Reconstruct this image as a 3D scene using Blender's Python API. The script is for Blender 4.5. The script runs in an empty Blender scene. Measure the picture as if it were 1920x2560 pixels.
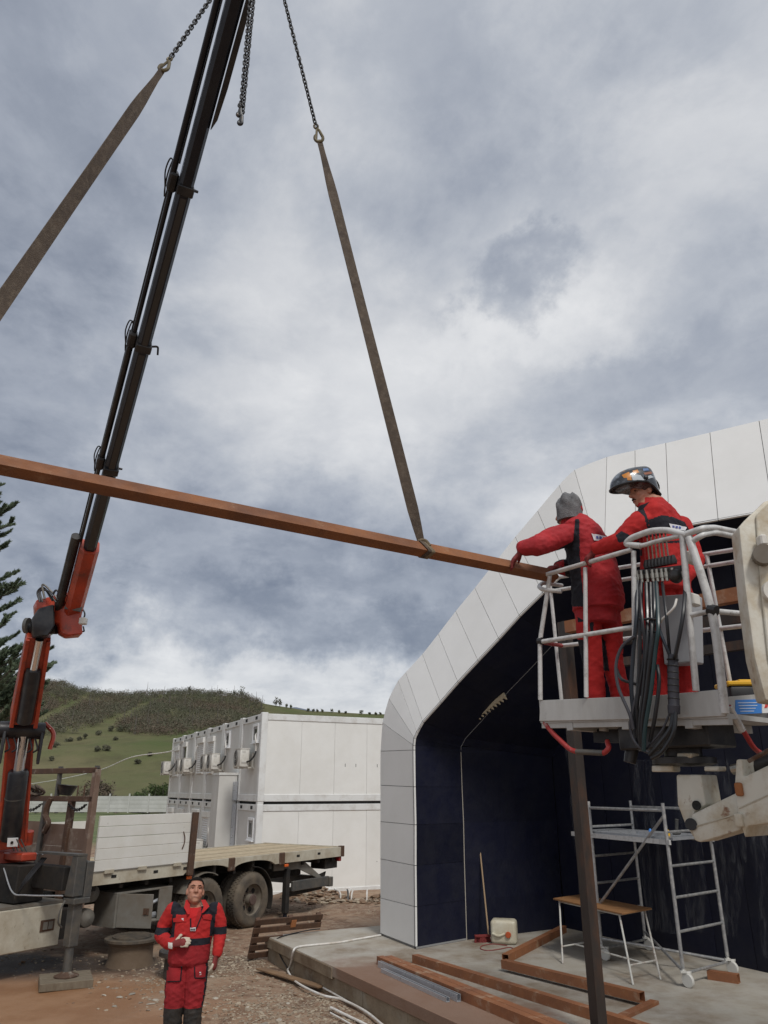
import bpy, bmesh, math, random
import numpy as np
from mathutils import Vector, Matrix, noise as mnoise

R = math.radians
scene = bpy.context.scene
# ------------------------------------------------------------------ camera, sky, sun, exposure
PITCH, CAM_H, F_PX = R(20.55), 2.6, 2560 * 26.0 / 36.0
cam_d = bpy.data.cameras.new('camera')
cam_d.sensor_fit = 'VERTICAL'; cam_d.sensor_height = 36.0; cam_d.lens = 26.0
cam_d.clip_start = 0.05; cam_d.clip_end = 3000
cam = bpy.data.objects.new('camera', cam_d)
scene.collection.objects.link(cam)
cam.location = (0, 0, CAM_H); cam.rotation_euler = (R(90) + PITCH, 0, 0)
scene.camera = cam

SUN_EL, SUN_AZ = R(52), R(158)          # azimuth from +Y clockwise: behind the camera, to the right
sun_d = bpy.data.lights.new('sun', 'SUN'); sun_d.energy = 1.5; sun_d.angle = R(13); sun_d.color = (1.0, .965, .91)
sun = bpy.data.objects.new('sun', sun_d); scene.collection.objects.link(sun)
sdir = Vector((math.sin(SUN_AZ) * math.cos(SUN_EL), math.cos(SUN_AZ) * math.cos(SUN_EL), math.sin(SUN_EL)))
sun.rotation_euler = (-sdir).to_track_quat('-Z', 'Y').to_euler(); sun.location = (0, 0, 40)

vs = scene.view_settings
vs.view_transform = 'Standard'; vs.look = 'None'; vs.gamma = 1.0; vs.use_curve_mapping = False; vs.exposure = 0.4

_c, _s = math.cos(PITCH), math.sin(PITCH)
CAM = Vector((0, 0, CAM_H))
def ray(px, py):
    u = (px - 960) / F_PX; v = (1280 - py) / F_PX
    return Vector((u, _c - v * _s, _s + v * _c))
def PY(px, py, y):                       # point seen at a photograph pixel, at distance y
    r = ray(px, py); return CAM + r * (y / r.y)
def PZ(px, py, z):                       # ... at height z
    r = ray(px, py); return CAM + r * ((z - CAM_H) / r.z)
def PP(px, py, p, n):                    # ... on a plane
    r = ray(px, py); n = Vector(n); return CAM + r * ((Vector(p) - CAM).dot(n) / r.dot(n))

def build_world():
    w = bpy.data.worlds.new('World'); scene.world = w; w.use_nodes = True
    nt = w.node_tree; nt.nodes.clear(); N = nt.nodes.new; L = nt.links.new
    out = N('ShaderNodeOutputWorld'); bg = N('ShaderNodeBackground'); L(bg.outputs[0], out.inputs[0])
    bg.inputs[1].default_value = 0.1
    sky = N('ShaderNodeTexSky'); sky.sky_type = 'NISHITA'; sky.sun_disc = False
    sky.sun_elevation = SUN_EL; sky.sun_rotation = SUN_AZ; sky.air_density = 1.0; sky.dust_density = 1.5
    tc = N('ShaderNodeTexCoord')
    def math_(op, a, b=None, clamp=False):
        m = N('ShaderNodeMath'); m.operation = op; m.use_clamp = clamp
        for i, x in enumerate((a, b)):
            if x is None: continue
            if isinstance(x, (int, float)): m.inputs[i].default_value = x
            else: L(x, m.inputs[i])
        return m.outputs[0]
    def vmath(op, a, b=None):
        m = N('ShaderNodeVectorMath'); m.operation = op
        for i, x in enumerate((a, b)):
            if x is None: continue
            if isinstance(x, (tuple, list, Vector)): m.inputs[i].default_value = tuple(x)
            else: L(x, m.inputs[i])
        return m.outputs[1] if op in ('LENGTH', 'DOT_PRODUCT') else m.outputs[0]
    def ntex(vec, scale, detail=6, rough=.55, dist=0):
        n = N('ShaderNodeTexNoise'); L(vec, n.inputs['Vector'])
        n.inputs['Scale'].default_value = scale; n.inputs['Detail'].default_value = detail
        n.inputs['Roughness'].default_value = rough; n.inputs['Distortion'].default_value = dist
        return n
    d = vmath('NORMALIZE', tc.outputs['Generated'])
    sep = N('ShaderNodeSeparateXYZ'); L(d, sep.inputs[0])
    zc = math_('MAXIMUM', sep.outputs[2], 0.0)
    den = math_('ADD', zc, 0.34)
    comb = N('ShaderNodeCombineXYZ')
    L(math_('DIVIDE', sep.outputs[0], den), comb.inputs[0]); L(math_('DIVIDE', sep.outputs[1], den), comb.inputs[1])
    flat = comb.outputs[0]
    n1 = ntex(vmath('ADD', flat, (3.1, 7.7, 0)), 0.70, 9, .55, .2).outputs[0]
    n2 = ntex(vmath('ADD', flat, (11.3, 2.2, 4)), 2.5, 10, .60, .25).outputs[0]
    n3 = ntex(vmath('ADD', flat, (1.3, 9.2, 8)), 6.0, 9, .62, .3).outputs[0]
    # warped direction, so that each cloud bank has a ragged edge
    wa = vmath('SCALE', vmath('SUBTRACT', ntex(d, 5.5, 9, .62).outputs[1], (.5, .5, .5))); wa.node.inputs[3].default_value = .26
    wb = vmath('SCALE', vmath('SUBTRACT', ntex(d, 16, 7, .6).outputs[1], (.5, .5, .5))); wb.node.inputs[3].default_value = .15
    dw = vmath('ADD', vmath('ADD', d, wa), wb)
    lum = math_('ADD', math_('MULTIPLY', math_('SUBTRACT', n1, .5), .8), 0.625)
    lum = math_('ADD', lum, math_('MULTIPLY', math_('SUBTRACT', n2, .5), .35))
    lum = math_('ADD', lum, math_('MULTIPLY', math_('SUBTRACT', n3, .5), .26))
    def crisp(off, sc, lo, hi, amp, det=10):
        w = ntex(vmath('ADD', flat, off), sc, det, .60, .30).outputs[0]
        r = N('ShaderNodeMapRange'); r.interpolation_type = 'SMOOTHSTEP'; L(w, r.inputs[0]); r.inputs[1].default_value = lo; r.inputs[2].default_value = hi
        return math_('MULTIPLY', math_('SUBTRACT', r.outputs[0], .5), amp)
    lum = math_('ADD', lum, crisp((5.2, 1.7, 2.0), .95, .43, .57, .17))
    lum = math_('ADD', lum, crisp((2.9, 6.1, 5.0), 2.2, .45, .57, .10))
    lum = math_('ADD', lum, crisp((8.3, 3.3, 7.0), 5.0, .47, .58, .04))
    # cloud banks: direction, half sizes (across, up), brightness change, edge hardness
    banks = [((1310, 700), .065, .04, -.24, 2.0), ((1180, 890), .20, .12, .10, 1.6), ((1060, 1010), .20, .14, .05, 1.0), ((1330, 810), .16, .05, .10, 2.0),
             ((1760, 950), .26, .10, -.24, 1.5), ((1700, 480), .25, .14, -.11, 1.0), ((330, 1090), .18, .08, -.10, 1.3),
             ((500, 1370), .42, .08, -.19, 1.3), ((620, 1555), .38, .05, -.21, 1.5), ((900, 1450), .18, .05, -.08, 1.5),
             ((430, 1650), .40, .045, .13, 1.2), ((700, 1450), .22, .035, .13, 1.2), ((620, 1130), .22, .09, .10, 1.0),
             ((860, 1620), .20, .035, -.10, 1.5), ((60, 480), .22, .24, -.16, .9), ((640, 380), .16, .3, .07, .8),
             ((330, 1430), .20, .05, -.08, 1.5), ((800, 1790), .9, .06, .08, 1.0), ((1000, 300), .3, .2, -.05, .8)]
    for (px, py), a, b, amp, hard in banks:
        cdir = ray(px, py).normalized()
        right = cdir.cross(Vector((0, 0, 1))).normalized(); up = right.cross(cdir)
        dd = vmath('SUBTRACT', dw, cdir)
        x = math_('DIVIDE', vmath('DOT_PRODUCT', dd, right), a); y = math_('DIVIDE', vmath('DOT_PRODUCT', dd, up), b)
        z = math_('DIVIDE', vmath('DOT_PRODUCT', dd, cdir), .5)
        r2 = math_('ADD', math_('ADD', math_('MULTIPLY', x, x), math_('MULTIPLY', y, y)), math_('MULTIPLY', z, z))
        g = math_('POWER', math_('EXPONENT' if False else 'POWER', 2.718, math_('MULTIPLY', math_('POWER', r2, hard), -.7)), 1.0)
        lum = math_('ADD', lum, math_('MULTIPLY', g, amp))
    ramp = N('ShaderNodeValToRGB'); L(lum, ramp.inputs[0]); cr = ramp.color_ramp
    cr.elements[0].position = .06; cr.elements[0].color = (.110, .132, .185, 1)
    cr.elements[1].position = 1.0; cr.elements[1].color = (.66, .662, .665, 1)
    for p, c in ((.24, (.178, .202, .252)), (.40, (.275, .300, .350)), (.55, (.368, .390, .430)), (.70, (.475, .488, .512))):
        e = cr.elements.new(p); e.color = (*c, 1)
    cl = vmath('SCALE', ramp.outputs[0]); cl.node.inputs[3].default_value = 10.0
    mix = N('ShaderNodeMix'); mix.data_type = 'RGBA'; mix.inputs[0].default_value = .93
    L(sky.outputs[0], mix.inputs[6]); L(cl, mix.inputs[7])
    L(mix.outputs[2], bg.inputs[0])
build_world()

# ------------------------------------------------------------------ materials
MATS = {}
def M(name, col, rough=.6, metal=0.0, var=.18, scale=3.0, dirt=None, dirt2=None, bump=0.0, bscale=40.0, coat=0.0,
      spec=.5, rand=.0, coord='Object', stretch=(1, 1, 1), alpha=1.0, rvar=.12, trans=0.0):
    """procedural paint/metal/stone: base colour with uneven tone, up to two kinds of dirt or wear, fine relief"""
    m = bpy.data.materials.new(name); m.use_nodes = True
    nt = m.node_tree; N = nt.nodes.new; L = nt.links.new
    b = nt.nodes['Principled BSDF']
    tc = N('ShaderNodeTexCoord'); src = tc.outputs[coord] if coord != 'World' else None
    if src is None:
        g = N('ShaderNodeNewGeometry'); src = g.outputs['Position']
    mp = N('ShaderNodeMapping'); mp.inputs['Scale'].default_value = stretch; L(src, mp.inputs[0])
    def nz(sc, det=6, ro=.6, off=0.0):
        a = N('ShaderNodeVectorMath'); a.operation = 'ADD'; L(mp.outputs[0], a.inputs[0]); a.inputs[1].default_value = (off, off * .7, off * 1.3)
        n = N('ShaderNodeTexNoise'); n.inputs['Scale'].default_value = sc; n.inputs['Detail'].default_value = det
        n.inputs['Roughness'].default_value = ro; L(a.outputs[0], n.inputs['Vector']); return n.outputs[0]
    def mixc(fac, a, c):
        x = N('ShaderNodeMix'); x.data_type = 'RGBA'
        for i, v in ((0, fac), (6, a), (7, c)):
            if isinstance(v, tuple): x.inputs[i].default_value = (*v[:3], 1)
            elif isinstance(v, (int, float)): x.inputs[i].default_value = v
            else: L(v, x.inputs[i])
        return x.outputs[2]
    lo = tuple(max(0, k * (1 - var)) for k in col); hi = tuple(min(1, k * (1 + var)) for k in col)
    c = mixc(nz(scale), lo, hi)
    c = mixc(nz(scale * 7, 4, .6, 5.0), c, tuple(k * (1 - var * .6) for k in col)) if var > .1 else c
    rf = None
    for i, dd in enumerate((dirt, dirt2)):
        if not dd: continue
        dcol, amt, dsc = dd[:3]; soft = dd[3] if len(dd) > 3 else .12
        mr = N('ShaderNodeMapRange'); L(nz(dsc, 9, .65, 13.0 + 9 * i), mr.inputs[0])
        t = .5 + (.5 - amt) * .55
        mr.inputs[1].default_value = t - soft; mr.inputs[2].default_value = t + soft
        mr.inputs[3].default_value = 0; mr.inputs[4].default_value = 1
        c = mixc(mr.outputs[0], c, dcol); rf = mr.outputs[0]
    if rand:
        oi = N('ShaderNodeObjectInfo'); h = N('ShaderNodeHueSaturation'); L(c, h.inputs['Color'])
        mm = N('ShaderNodeMapRange'); L(oi.outputs['Random'], mm.inputs[0]); mm.inputs[3].default_value = 1 - rand; mm.inputs[4].default_value = 1 + rand
        L(mm.outputs[0], h.inputs['Value']); c = h.outputs[0]
    L(c, b.inputs['Base Color'])
    mr = N('ShaderNodeMapRange'); L(nz(scale * 3, 5, .6, 31.0), mr.inputs[0]); mr.inputs[1].default_value = .3; mr.inputs[2].default_value = .7
    mr.inputs[3].default_value = max(.02, rough - rvar); mr.inputs[4].default_value = min(1, rough + rvar); L(mr.outputs[0], b.inputs['Roughness'])
    b.inputs['Metallic'].default_value = metal; b.inputs['Coat Weight'].default_value = coat
    b.inputs['Specular IOR Level'].default_value = spec; b.inputs['Alpha'].default_value = alpha
    b.inputs['Transmission Weight'].default_value = trans
    if bump:
        bp = N('ShaderNodeBump'); bp.inputs['Strength'].default_value = min(1, bump); bp.inputs['Distance'].default_value = .02
        L(nz(bscale, 7, .65, 3.0), bp.inputs['Height']); L(bp.outputs[0], b.inputs['Normal'])
    MATS[name] = m
    return m

RUSTC = (.16, .055, .022)
M('acm_panel', (.76, .76, .745), .42, .0, .04, .8, bump=.03, bscale=300, rvar=.06, dirt=((.69, .69, .67), .25, 1.6, .25), rand=.025)
M('panel_backing', (.27, .27, .27), .7)
M('navy_panel', (.0070, .0085, .023), .6, 0, .18, 2, rand=.18, dirt=((.016, .017, .026), .28, 2.5, .2), spec=.3)
M('trim_pale', (.42, .38, .32), .7)
M('foam', (.48, .42, .30), .9, bump=.5, bscale=60)
M('container_white', (.77, .77, .745), .45, 0, .05, .7, dirt=((.66, .65, .61), .22, 1.2, .25), rand=.03)
M('container_rail', (.70, .71, .70), .4, 0, .05, 1.5, dirt=((.45, .42, .38), .22, 3, .2))
M('container_grey', (.60, .595, .57), .5, 0, .06, .8, dirt=((.50, .49, .46), .25, 1.4, .25), rand=.05)
M('black_hole', (.012, .012, .012), .8)
M('shutter', (.70, .70, .68), .5, 0, .05, 2)
M('pvc_white', (.78, .79, .80), .35, 0, .04, 2)
M('glass_dark', (.03, .035, .04), .06, 0, .1, 2, spec=.8)
M('ac_body', (.66, .645, .60), .45, 0, .08, 3, dirt=((.40, .37, .31), .30, 5, .2))
M('ac_grille', (.30, .295, .28), .6, 0, .1)
M('conduit_white', (.70, .69, .66), .5, 0, .1, 4, dirt=((.40, .33, .26), .35, 6, .2))
M('cable_black', (.018, .018, .020), .45)
M('concrete', (.30, .275, .235), .85, 0, .22, 1.1, dirt=((.17, .125, .085), .42, .55, .16), dirt2=((.37, .35, .31), .35, 1.7, .2), bump=.35, bscale=45, rvar=.2)
M('concrete_side', (.32, .255, .175), .9, 0, .22, 2.0, dirt=((.13, .085, .05), .48, 1.1, .15), dirt2=((.33, .30, .24), .28, 2.2, .12), bump=.5, bscale=30)
M('concrete_fence', (.52, .52, .50), .85, 0, .12, .6, dirt=((.36, .36, .33), .35, .5, .2), rand=.06)
M('rust_beam', (.300, .118, .044), .75, .1, .3, 6, dirt=((.13, .058, .034), .47, 3.0, .16), dirt2=((.33, .20, .12), .20, 8, .08), bump=.15, bscale=120, stretch=(.6, .6, 1))
M('rust_tube', (.33, .130, .052), .7, .1, .28, 5, dirt=((.185, .080, .044), .42, 2.5, .2), dirt2=((.40, .28, .19), .22, 6, .10), bump=.15, bscale=120)
M('dark_steel', (.050, .040, .035), .5, .3, .35, 5, dirt=((.13, .060, .032), .27, 2.6, .14), bump=.12, bscale=100, stretch=(1.6, 1.6, .5))
M('galvanised', (.50, .52, .55), .35, .45, .2, 6, dirt=((.55, .56, .58), .28, 9, .1))
M('scaffold_alu', (.33, .335, .34), .45, .45, .2, 9, dirt=((.50, .49, .47), .38, 16, .12), dirt2=((.10, .08, .07), .12, 12, .1))
M('caster_white', (.60, .59, .55), .5, 0, .12, 8)
M('plywood', (.33, .165, .062), .7, 0, .25, 3, dirt=((.17, .078, .035), .35, 2.5, .25), stretch=(1, 5, 1), bump=.1)
M('table_leg', (.55, .54, .50), .5, .1, .15, 8, dirt=((.20, .09, .05), .24, 9, .12))
M('jerrycan', (.58, .55, .44), .4, 0, .12, 5, dirt=((.42, .36, .25), .35, 6, .2))
M('orange_plastic', (.42, .075, .02), .45)
M('broom_red', (.22, .030, .028), .8, 0, .3, 30, bump=.6, bscale=200)
M('broom_wood', (.36, .25, .15), .7, 0, .2, 4)
M('cord_red', (.25, .06, .05), .6)
M('crane_red', (.50, .058, .020), .42, 0, .16, 3, dirt=((.15, .022, .014), .34, 2.6, .2), dirt2=((.05, .03, .025), .20, 5, .12), coat=.2)
M('crane_black', (.016, .017, .021), .42, .2, .3, 4, dirt=((.06, .055, .05), .30, 4, .2))
M('boom_steel', (.010, .012, .020), .36, .15, .3, 3, dirt=((.030, .032, .038), .36, 1.6, .22), spec=.35, stretch=(1, 1, .4))
M('boom_worn', (.052, .052, .052), .4, .2, .3, 4, dirt=((.05, .048, .045), .35, 3, .2))
M('chrome', (.72, .73, .75), .16, 1.0, .06, 5)
M('chain_steel', (.045, .046, .048), .45, .7, .3, 30, dirt=((.12, .07, .04), .2, 20))
M('hook_yellow', (.15, .125, .065), .6, .2, .3, 14, dirt=((.08, .06, .045), .35, 12))
M('webbing', (.115, .088, .066), .9, 0, .25, 12, dirt=((.055, .042, .033), .38, 7, .2), dirt2=((.17, .135, .10), .25, 25, .15), bump=.4, bscale=160)
M('webbing_pale', (.21, .165, .105), .9, 0, .25, 12, dirt=((.12, .09, .06), .4, 9, .2), bump=.4, bscale=160)
M('truck_white', (.67, .665, .63), .5, 0, .08, 1.2, dirt=((.57, .55, .49), .30, 2.0, .22), dirt2=((.13, .085, .05), .10, 10, .05), rand=.03)
M('truck_cream', (.53, .50, .41), .55, 0, .12, 2, dirt=((.28, .22, .14), .34, 3, .2), dirt2=((.10, .06, .035), .14, 12, .08))
M('truck_grey', (.20, .195, .175), .65, 0, .2, 2, dirt=((.12, .09, .06), .42, 2.6, .2))
M('truck_rust', (.115, .060, .035), .8, .1, .35, 5, dirt=((.06, .04, .03), .4, 5, .2), dirt2=((.33, .30, .25), .2, 6, .08))
M('headboard_steel', (.24, .17, .13), .7, .1, .25, 1.6, dirt=((.12, .068, .045), .42, 1.4, .25), dirt2=((.40, .36, .30), .22, 3, .12))
M('chassis_black', (.012, .0115, .011), .75, 0, .3, 3, dirt=((.045, .034, .024), .3, 3, .2))
M('deck_wood', (.47, .39, .26), .8, 0, .2, 2, dirt=((.28, .20, .12), .36, 3, .2), rand=.16, stretch=(3, 3, 1))
M('tyre', (.040, .037, .034), .85, 0, .25, 5, dirt=((.17, .135, .095), .46, 3.2, .25), bump=.2, bscale=60)
M('rim', (.20, .175, .14), .7, .1, .2, 5, dirt=((.11, .085, .06), .40, 5, .2))
M('hub', (.10, .065, .055), .7, .1, .2, 6)
M('lamp_orange', (.70, .13, .02), .35)
M('lamp_red', (.35, .015, .012), .3)
M('stabil_grey', (.085, .088, .088), .5, .3, .25, 4, dirt=((.17, .15, .12), .35, 5, .2))
M('pad_wood', (.21, .175, .125), .85, 0, .25, 4, dirt=((.12, .09, .06), .4, 5, .2), stretch=(1, 6, 1), bump=.3)
M('pallet_wood', (.115, .058, .032), .85, 0, .3, 5, dirt=((.055, .032, .022), .4, 4, .2), stretch=(4, 4, 1), rand=.2, bump=.2)
M('pallet_orange', (.36, .14, .05), .8, 0, .25, 6)
M('plank_wood', (.24, .145, .075), .85, 0, .25, 4, dirt=((.13, .08, .05), .4, 4, .2))
M('cast_iron', (.075, .068, .058), .6, .3, .3, 8, dirt=((.18, .14, .10), .40, 8, .2))
M('manhole_concrete', (.15, .105, .070), .9, 0, .2, 5, dirt=((.12, .085, .055), .45, 3, .2), bump=.4)
M('bucket_black', (.022, .023, .025), .5, 0, .2, 6, dirt=((.12, .09, .06), .22, 6, .2))
M('stone', (.36, .325, .27), .9, 0, .25, 6, rand=.35, bump=.3, bscale=30)
M('lift_white', (.62, .60, .52), .5, 0, .10, 3, dirt=((.42, .34, .22), .40, 5, .12), dirt2=((.20, .085, .035), .24, 9, .05), bump=.1, bscale=60)
M('basket_grey', (.50, .50, .485), .5, .1, .12, 2, dirt=((.34, .33, .31), .40, 2.5, .2), dirt2=((.08, .07, .06), .10, 6, .06), stretch=(2, 2, .4))
M('rail_white', (.60, .60, .59), .45, .1, .12, 5, dirt=((.36, .35, .34), .32, 14, .12), dirt2=((.09, .06, .045), .17, 26, .05))
M('rail_red', (.36, .03, .028), .5, 0, .2, 6, dirt=((.45, .40, .38), .2, 9, .1))
M('hose_black', (.011, .012, .015), .38)
M('hose_blue', (.012, .019, .030), .38)
M('hose_green', (.011, .035, .040), .4)
M('hose_grey', (.045, .045, .055), .45)
M('sleeve', (.034, .034, .045), .6, 0, .2, 10)
M('fitting', (.42, .40, .35), .35, .8, .25, 20)
M('box_grey', (.37, .38, .40), .5, 0, .05, 2)
M('tool_yellow', (.75, .42, .02), .4)
M('sticker_blue', (.05, .22, .62), .45, 0, .1)
M('sticker_white', (.75, .76, .76), .45, 0, .05)
M('sticker_red', (.62, .06, .05), .45, 0, .1)
M('patch_white', (.72, .72, .74), .8, 0, .06)
M('patch_blue', (.10, .13, .38), .8)
M('hoarding', (.6, .6, .6), .6)
M('bark', (.075, .060, .048), .9, 0, .3, 6, bump=.5)
M('twig', (.13, .115, .10), .9, 0, .3, 3)
M('needles', (.150, .195, .120), .75, 0, .45, .9, rand=.0, spec=.3)
M('needles_dark', (.095, .130, .088), .8, 0, .4, 1.2, spec=.3)
M('scrub', (.112, .122, .078), .95, 0, .35, .06, dirt=((.145, .130, .100), .45, .11, .15), coord='World', spec=.15)
M('scrub_green', (.075, .105, .042), .95, 0, .45, .3, coord='World', spec=.15)
M('scrub_brown', (.150, .120, .090), .95, 0, .4, .4, coord='World', spec=.15)
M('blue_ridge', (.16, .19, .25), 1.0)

def sheet_mat():
    m = M('plastic_sheet', (.30, .31, .32), .3, 0, .2, 4, bump=.3, bscale=20); nt = m.node_tree; b = nt.nodes['Principled BSDF']
    tc = nt.nodes.new('ShaderNodeTexCoord'); mp = nt.nodes.new('ShaderNodeMapping'); mp.inputs['Scale'].default_value = (9, 9, 1.4); nt.links.new(tc.outputs['Object'], mp.inputs[0])
    n = nt.nodes.new('ShaderNodeTexNoise'); n.inputs['Scale'].default_value = 1.6; n.inputs['Detail'].default_value = 8; n.inputs['Roughness'].default_value = .65; nt.links.new(mp.outputs[0], n.inputs[0])
    r = nt.nodes.new('ShaderNodeMapRange'); nt.links.new(n.outputs[0], r.inputs[0]); r.inputs[1].default_value = .47; r.inputs[2].default_value = .75; r.inputs[3].default_value = .01; r.inputs[4].default_value = .20
    nt.links.new(r.outputs[0], b.inputs['Alpha'])
sheet_mat()
# ------------------------------------------------------------------ mesh helpers
COL = scene.collection
ORG = {}
def V(*a): return Vector(a if len(a) == 3 else a[0])
def axes(d, up=(0, 0, 1)):
    d = Vector(d).normalized(); up = Vector(up)
    if abs(d.dot(up.normalized())) > .995: up = Vector((0, 1, 0)) if abs(d.y) < .9 else Vector((1, 0, 0))
    x = d.cross(up).normalized(); y = x.cross(d).normalized()
    return x, y, d                       # side, up, along
class MB:
    def __init__(s): s.v = []; s.f = []; s.mi = []; s.cm = 0
    def add(s, vs_, fs):
        o = len(s.v); s.v += [Vector(p) for p in vs_]; s.f += [[i + o for i in f] for f in fs]; s.mi += [s.cm] * len(fs); return s
    def box(s, c, size, ax=None):
        c = Vector(c); x, y, z = ax if ax else (Vector((1, 0, 0)), Vector((0, 1, 0)), Vector((0, 0, 1)))
        x, y, z = x * size[0] / 2, y * size[1] / 2, z * size[2] / 2
        p = [c - x - y - z, c + x - y - z, c + x + y - z, c - x + y - z, c - x - y + z, c + x - y + z, c + x + y + z, c - x + y + z]
        return s.add(p, [(0, 3, 2, 1), (4, 5, 6, 7), (0, 1, 5, 4), (1, 2, 6, 5), (2, 3, 7, 6), (3, 0, 4, 7)])
    def beam(s, a, b, w, h, up=(0, 0, 1), w2=None, h2=None):
        a, b = Vector(a), Vector(b); x, y, d = axes(b - a, up); w2 = w if w2 is None else w2; h2 = h if h2 is None else h2
        p = []
        for q, ww, hh in ((a, w, h), (b, w2, h2)):
            p += [q - x * ww / 2 - y * hh / 2, q + x * ww / 2 - y * hh / 2, q + x * ww / 2 + y * hh / 2, q - x * ww / 2 + y * hh / 2]
        return s.add(p, [(0, 1, 2, 3), (7, 6, 5, 4), (0, 4, 5, 1), (1, 5, 6, 2), (2, 6, 7, 3), (3, 7, 4, 0)])
    def hollow(s, a, b, w, h, t=.006, up=(0, 0, 1)):       # open square tube
        a, b = Vector(a), Vector(b); x, y, d = axes(b - a, up)
        def ring(q, ww, hh): return [q - x * ww - y * hh, q + x * ww - y * hh, q + x * ww + y * hh, q - x * ww + y * hh]
        o = ring(a, w / 2, h / 2) + ring(b, w / 2, h / 2) + ring(a, w / 2 - t, h / 2 - t) + ring(b, w / 2 - t, h / 2 - t)
        fs = []
        for i in range(4):
            j = (i + 1) % 4
            fs += [(i, i + 4, j + 4, j), (8 + i, 8 + j, 12 + j, 12 + i), (i, j, 8 + j, 8 + i), (4 + i, 12 + i, 12 + j, 4 + j)]
        return s.add(o, fs)
    def tube(s, pts, r, n=8, closed=False, cap=True):
        pts = [Vector(p) for p in pts]; m = len(pts); rr = r if isinstance(r, (list, tuple)) else [r] * m
        vs_, fs = [], []; nx = None
        for i, p in enumerate(pts):
            a = pts[(i - 1) % m] if (closed or i > 0) else p; b = pts[(i + 1) % m] if (closed or i < m - 1) else p
            d = (b - a)
            if d.length < 1e-9: d = Vector((0, 0, 1))
            d.normalize()
            if nx is None: nx = axes(d)[0]
            nx = (nx - d * nx.dot(d))
            if nx.length < 1e-5: nx = axes(d)[0]
            nx.normalize(); ny = d.cross(nx)
            for k in range(n):
                t = 2 * math.pi * k / n; vs_.append(p + nx * rr[i] * math.cos(t) + ny * rr[i] * math.sin(t))
        for i in range(m if closed else m - 1):
            j = (i + 1) % m
            for k in range(n):
                l = (k + 1) % n; fs.append((i * n + k, i * n + l, j * n + l, j * n + k))
        if cap and not closed:
            fs.append(tuple(reversed(range(n)))); fs.append(tuple((m - 1) * n + k for k in range(n)))
        return s.add(vs_, fs)
    def cyl(s, a, b, r, r2=None, n=14): return s.tube([a, b], [r, r if r2 is None else r2], n)
    def lathe(s, prof, c, ax=(0, 0, 1), n=24, close=False, cap0=True):   # profile of (radius, distance along axis)
        x, y, d = axes(ax); c = Vector(c); vs_, fs = [], []; m = len(prof)
        for r, h in prof:
            for k in range(n):
                t = 2 * math.pi * k / n; vs_.append(c + d * h + (x * math.cos(t) + y * math.sin(t)) * r)
        for i in range(m - 1 if not close else m):
            j = (i + 1) % m
            for k in range(n):
                l = (k + 1) % n; fs.append((i * n + k, i * n + l, j * n + l, j * n + k))
        if not close:
            if prof[0][0] > 1e-4 and cap0: fs.append(tuple(reversed(range(n))))
            if prof[-1][0] > 1e-4: fs.append(tuple((m - 1) * n + k for k in range(n)))
        return s.add(vs_, fs)
    def prism(s, poly, vec):
        poly = [Vector(p) for p in poly]; vec = Vector(vec); n = len(poly)
        return s.add(poly + [p + vec for p in poly], [tuple(reversed(range(n))), tuple(range(n, 2 * n))] + [(i, (i + 1) % n, (i + 1) % n + n, i + n) for i in range(n)])
    def loft(s, rings, cap=True, closed=True):
        n = len(rings[0]); vs_ = [Vector(p) for r in rings for p in r]; fs = []
        for i in range(len(rings) - 1):
            for k in range(n if closed else n - 1):
                l = (k + 1) % n; fs.append((i * n + k, i * n + l, (i + 1) * n + l, (i + 1) * n + k))
        if cap and closed: fs.append(tuple(reversed(range(n)))); fs.append(tuple((len(rings) - 1) * n + k for k in range(n)))
        return s.add(vs_, fs)
    def ell(s, c, rad, ax=None, nu=14, nv=9):
        c = Vector(c); x, y, z = ax if ax else (Vector((1, 0, 0)), Vector((0, 1, 0)), Vector((0, 0, 1)))
        vs_, fs = [c - z * rad[2]], []
        for i in range(1, nv):
            ph = math.pi * i / nv - math.pi / 2
            for k in range(nu):
                t = 2 * math.pi * k / nu
                vs_.append(c + x * rad[0] * math.cos(ph) * math.cos(t) + y * rad[1] * math.cos(ph) * math.sin(t) + z * rad[2] * math.sin(ph))
        vs_.append(c + z * rad[2]); top = len(vs_) - 1
        for k in range(nu):
            l = (k + 1) % nu; fs.append((0, 1 + l, 1 + k)); fs.append((top, 1 + (nv - 2) * nu + k, 1 + (nv - 2) * nu + l))
            for i in range(nv - 2): fs.append((1 + i * nu + k, 1 + i * nu + l, 1 + (i + 1) * nu + l, 1 + (i + 1) * nu + k))
        return s.add(vs_, fs)
    def build(s, name, mat, parent=None, label=None, cat=None, group=None, kind=None, bevel=0, smooth=35, origin=None, seg=1, fix=True):
        if parent is not None: org = ORG[parent.name]
        elif origin is not None: org = Vector(origin)
        else:
            org = Vector((sum(p.x for p in s.v) / len(s.v), sum(p.y for p in s.v) / len(s.v), min(p.z for p in s.v)))
        me = bpy.data.meshes.new(name)
        me.from_pydata([tuple(p - org) for p in s.v], [], s.f)
        mats = mat if isinstance(mat, (list, tuple)) else [mat]
        for mm in mats: me.materials.append(MATS[mm])
        if len(mats) > 1: me.polygons.foreach_set('material_index', s.mi)
        if fix:
            bm = bmesh.new(); bm.from_mesh(me); bmesh.ops.recalc_face_normals(bm, faces=bm.faces)
            if bevel:
                es = [e for e in bm.edges if len(e.link_faces) == 2 and e.calc_face_angle(0) > R(30)]
                bmesh.ops.bevel(bm, geom=es, offset=bevel, segments=seg, affect='EDGES', profile=.5, clamp_overlap=True)
            bm.to_mesh(me); bm.free()
        if smooth:
            me.shade_smooth(); me.set_sharp_from_angle(angle=R(smooth))
        me.update()
        return link(name, me, parent, org, label, cat, group, kind)
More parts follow.
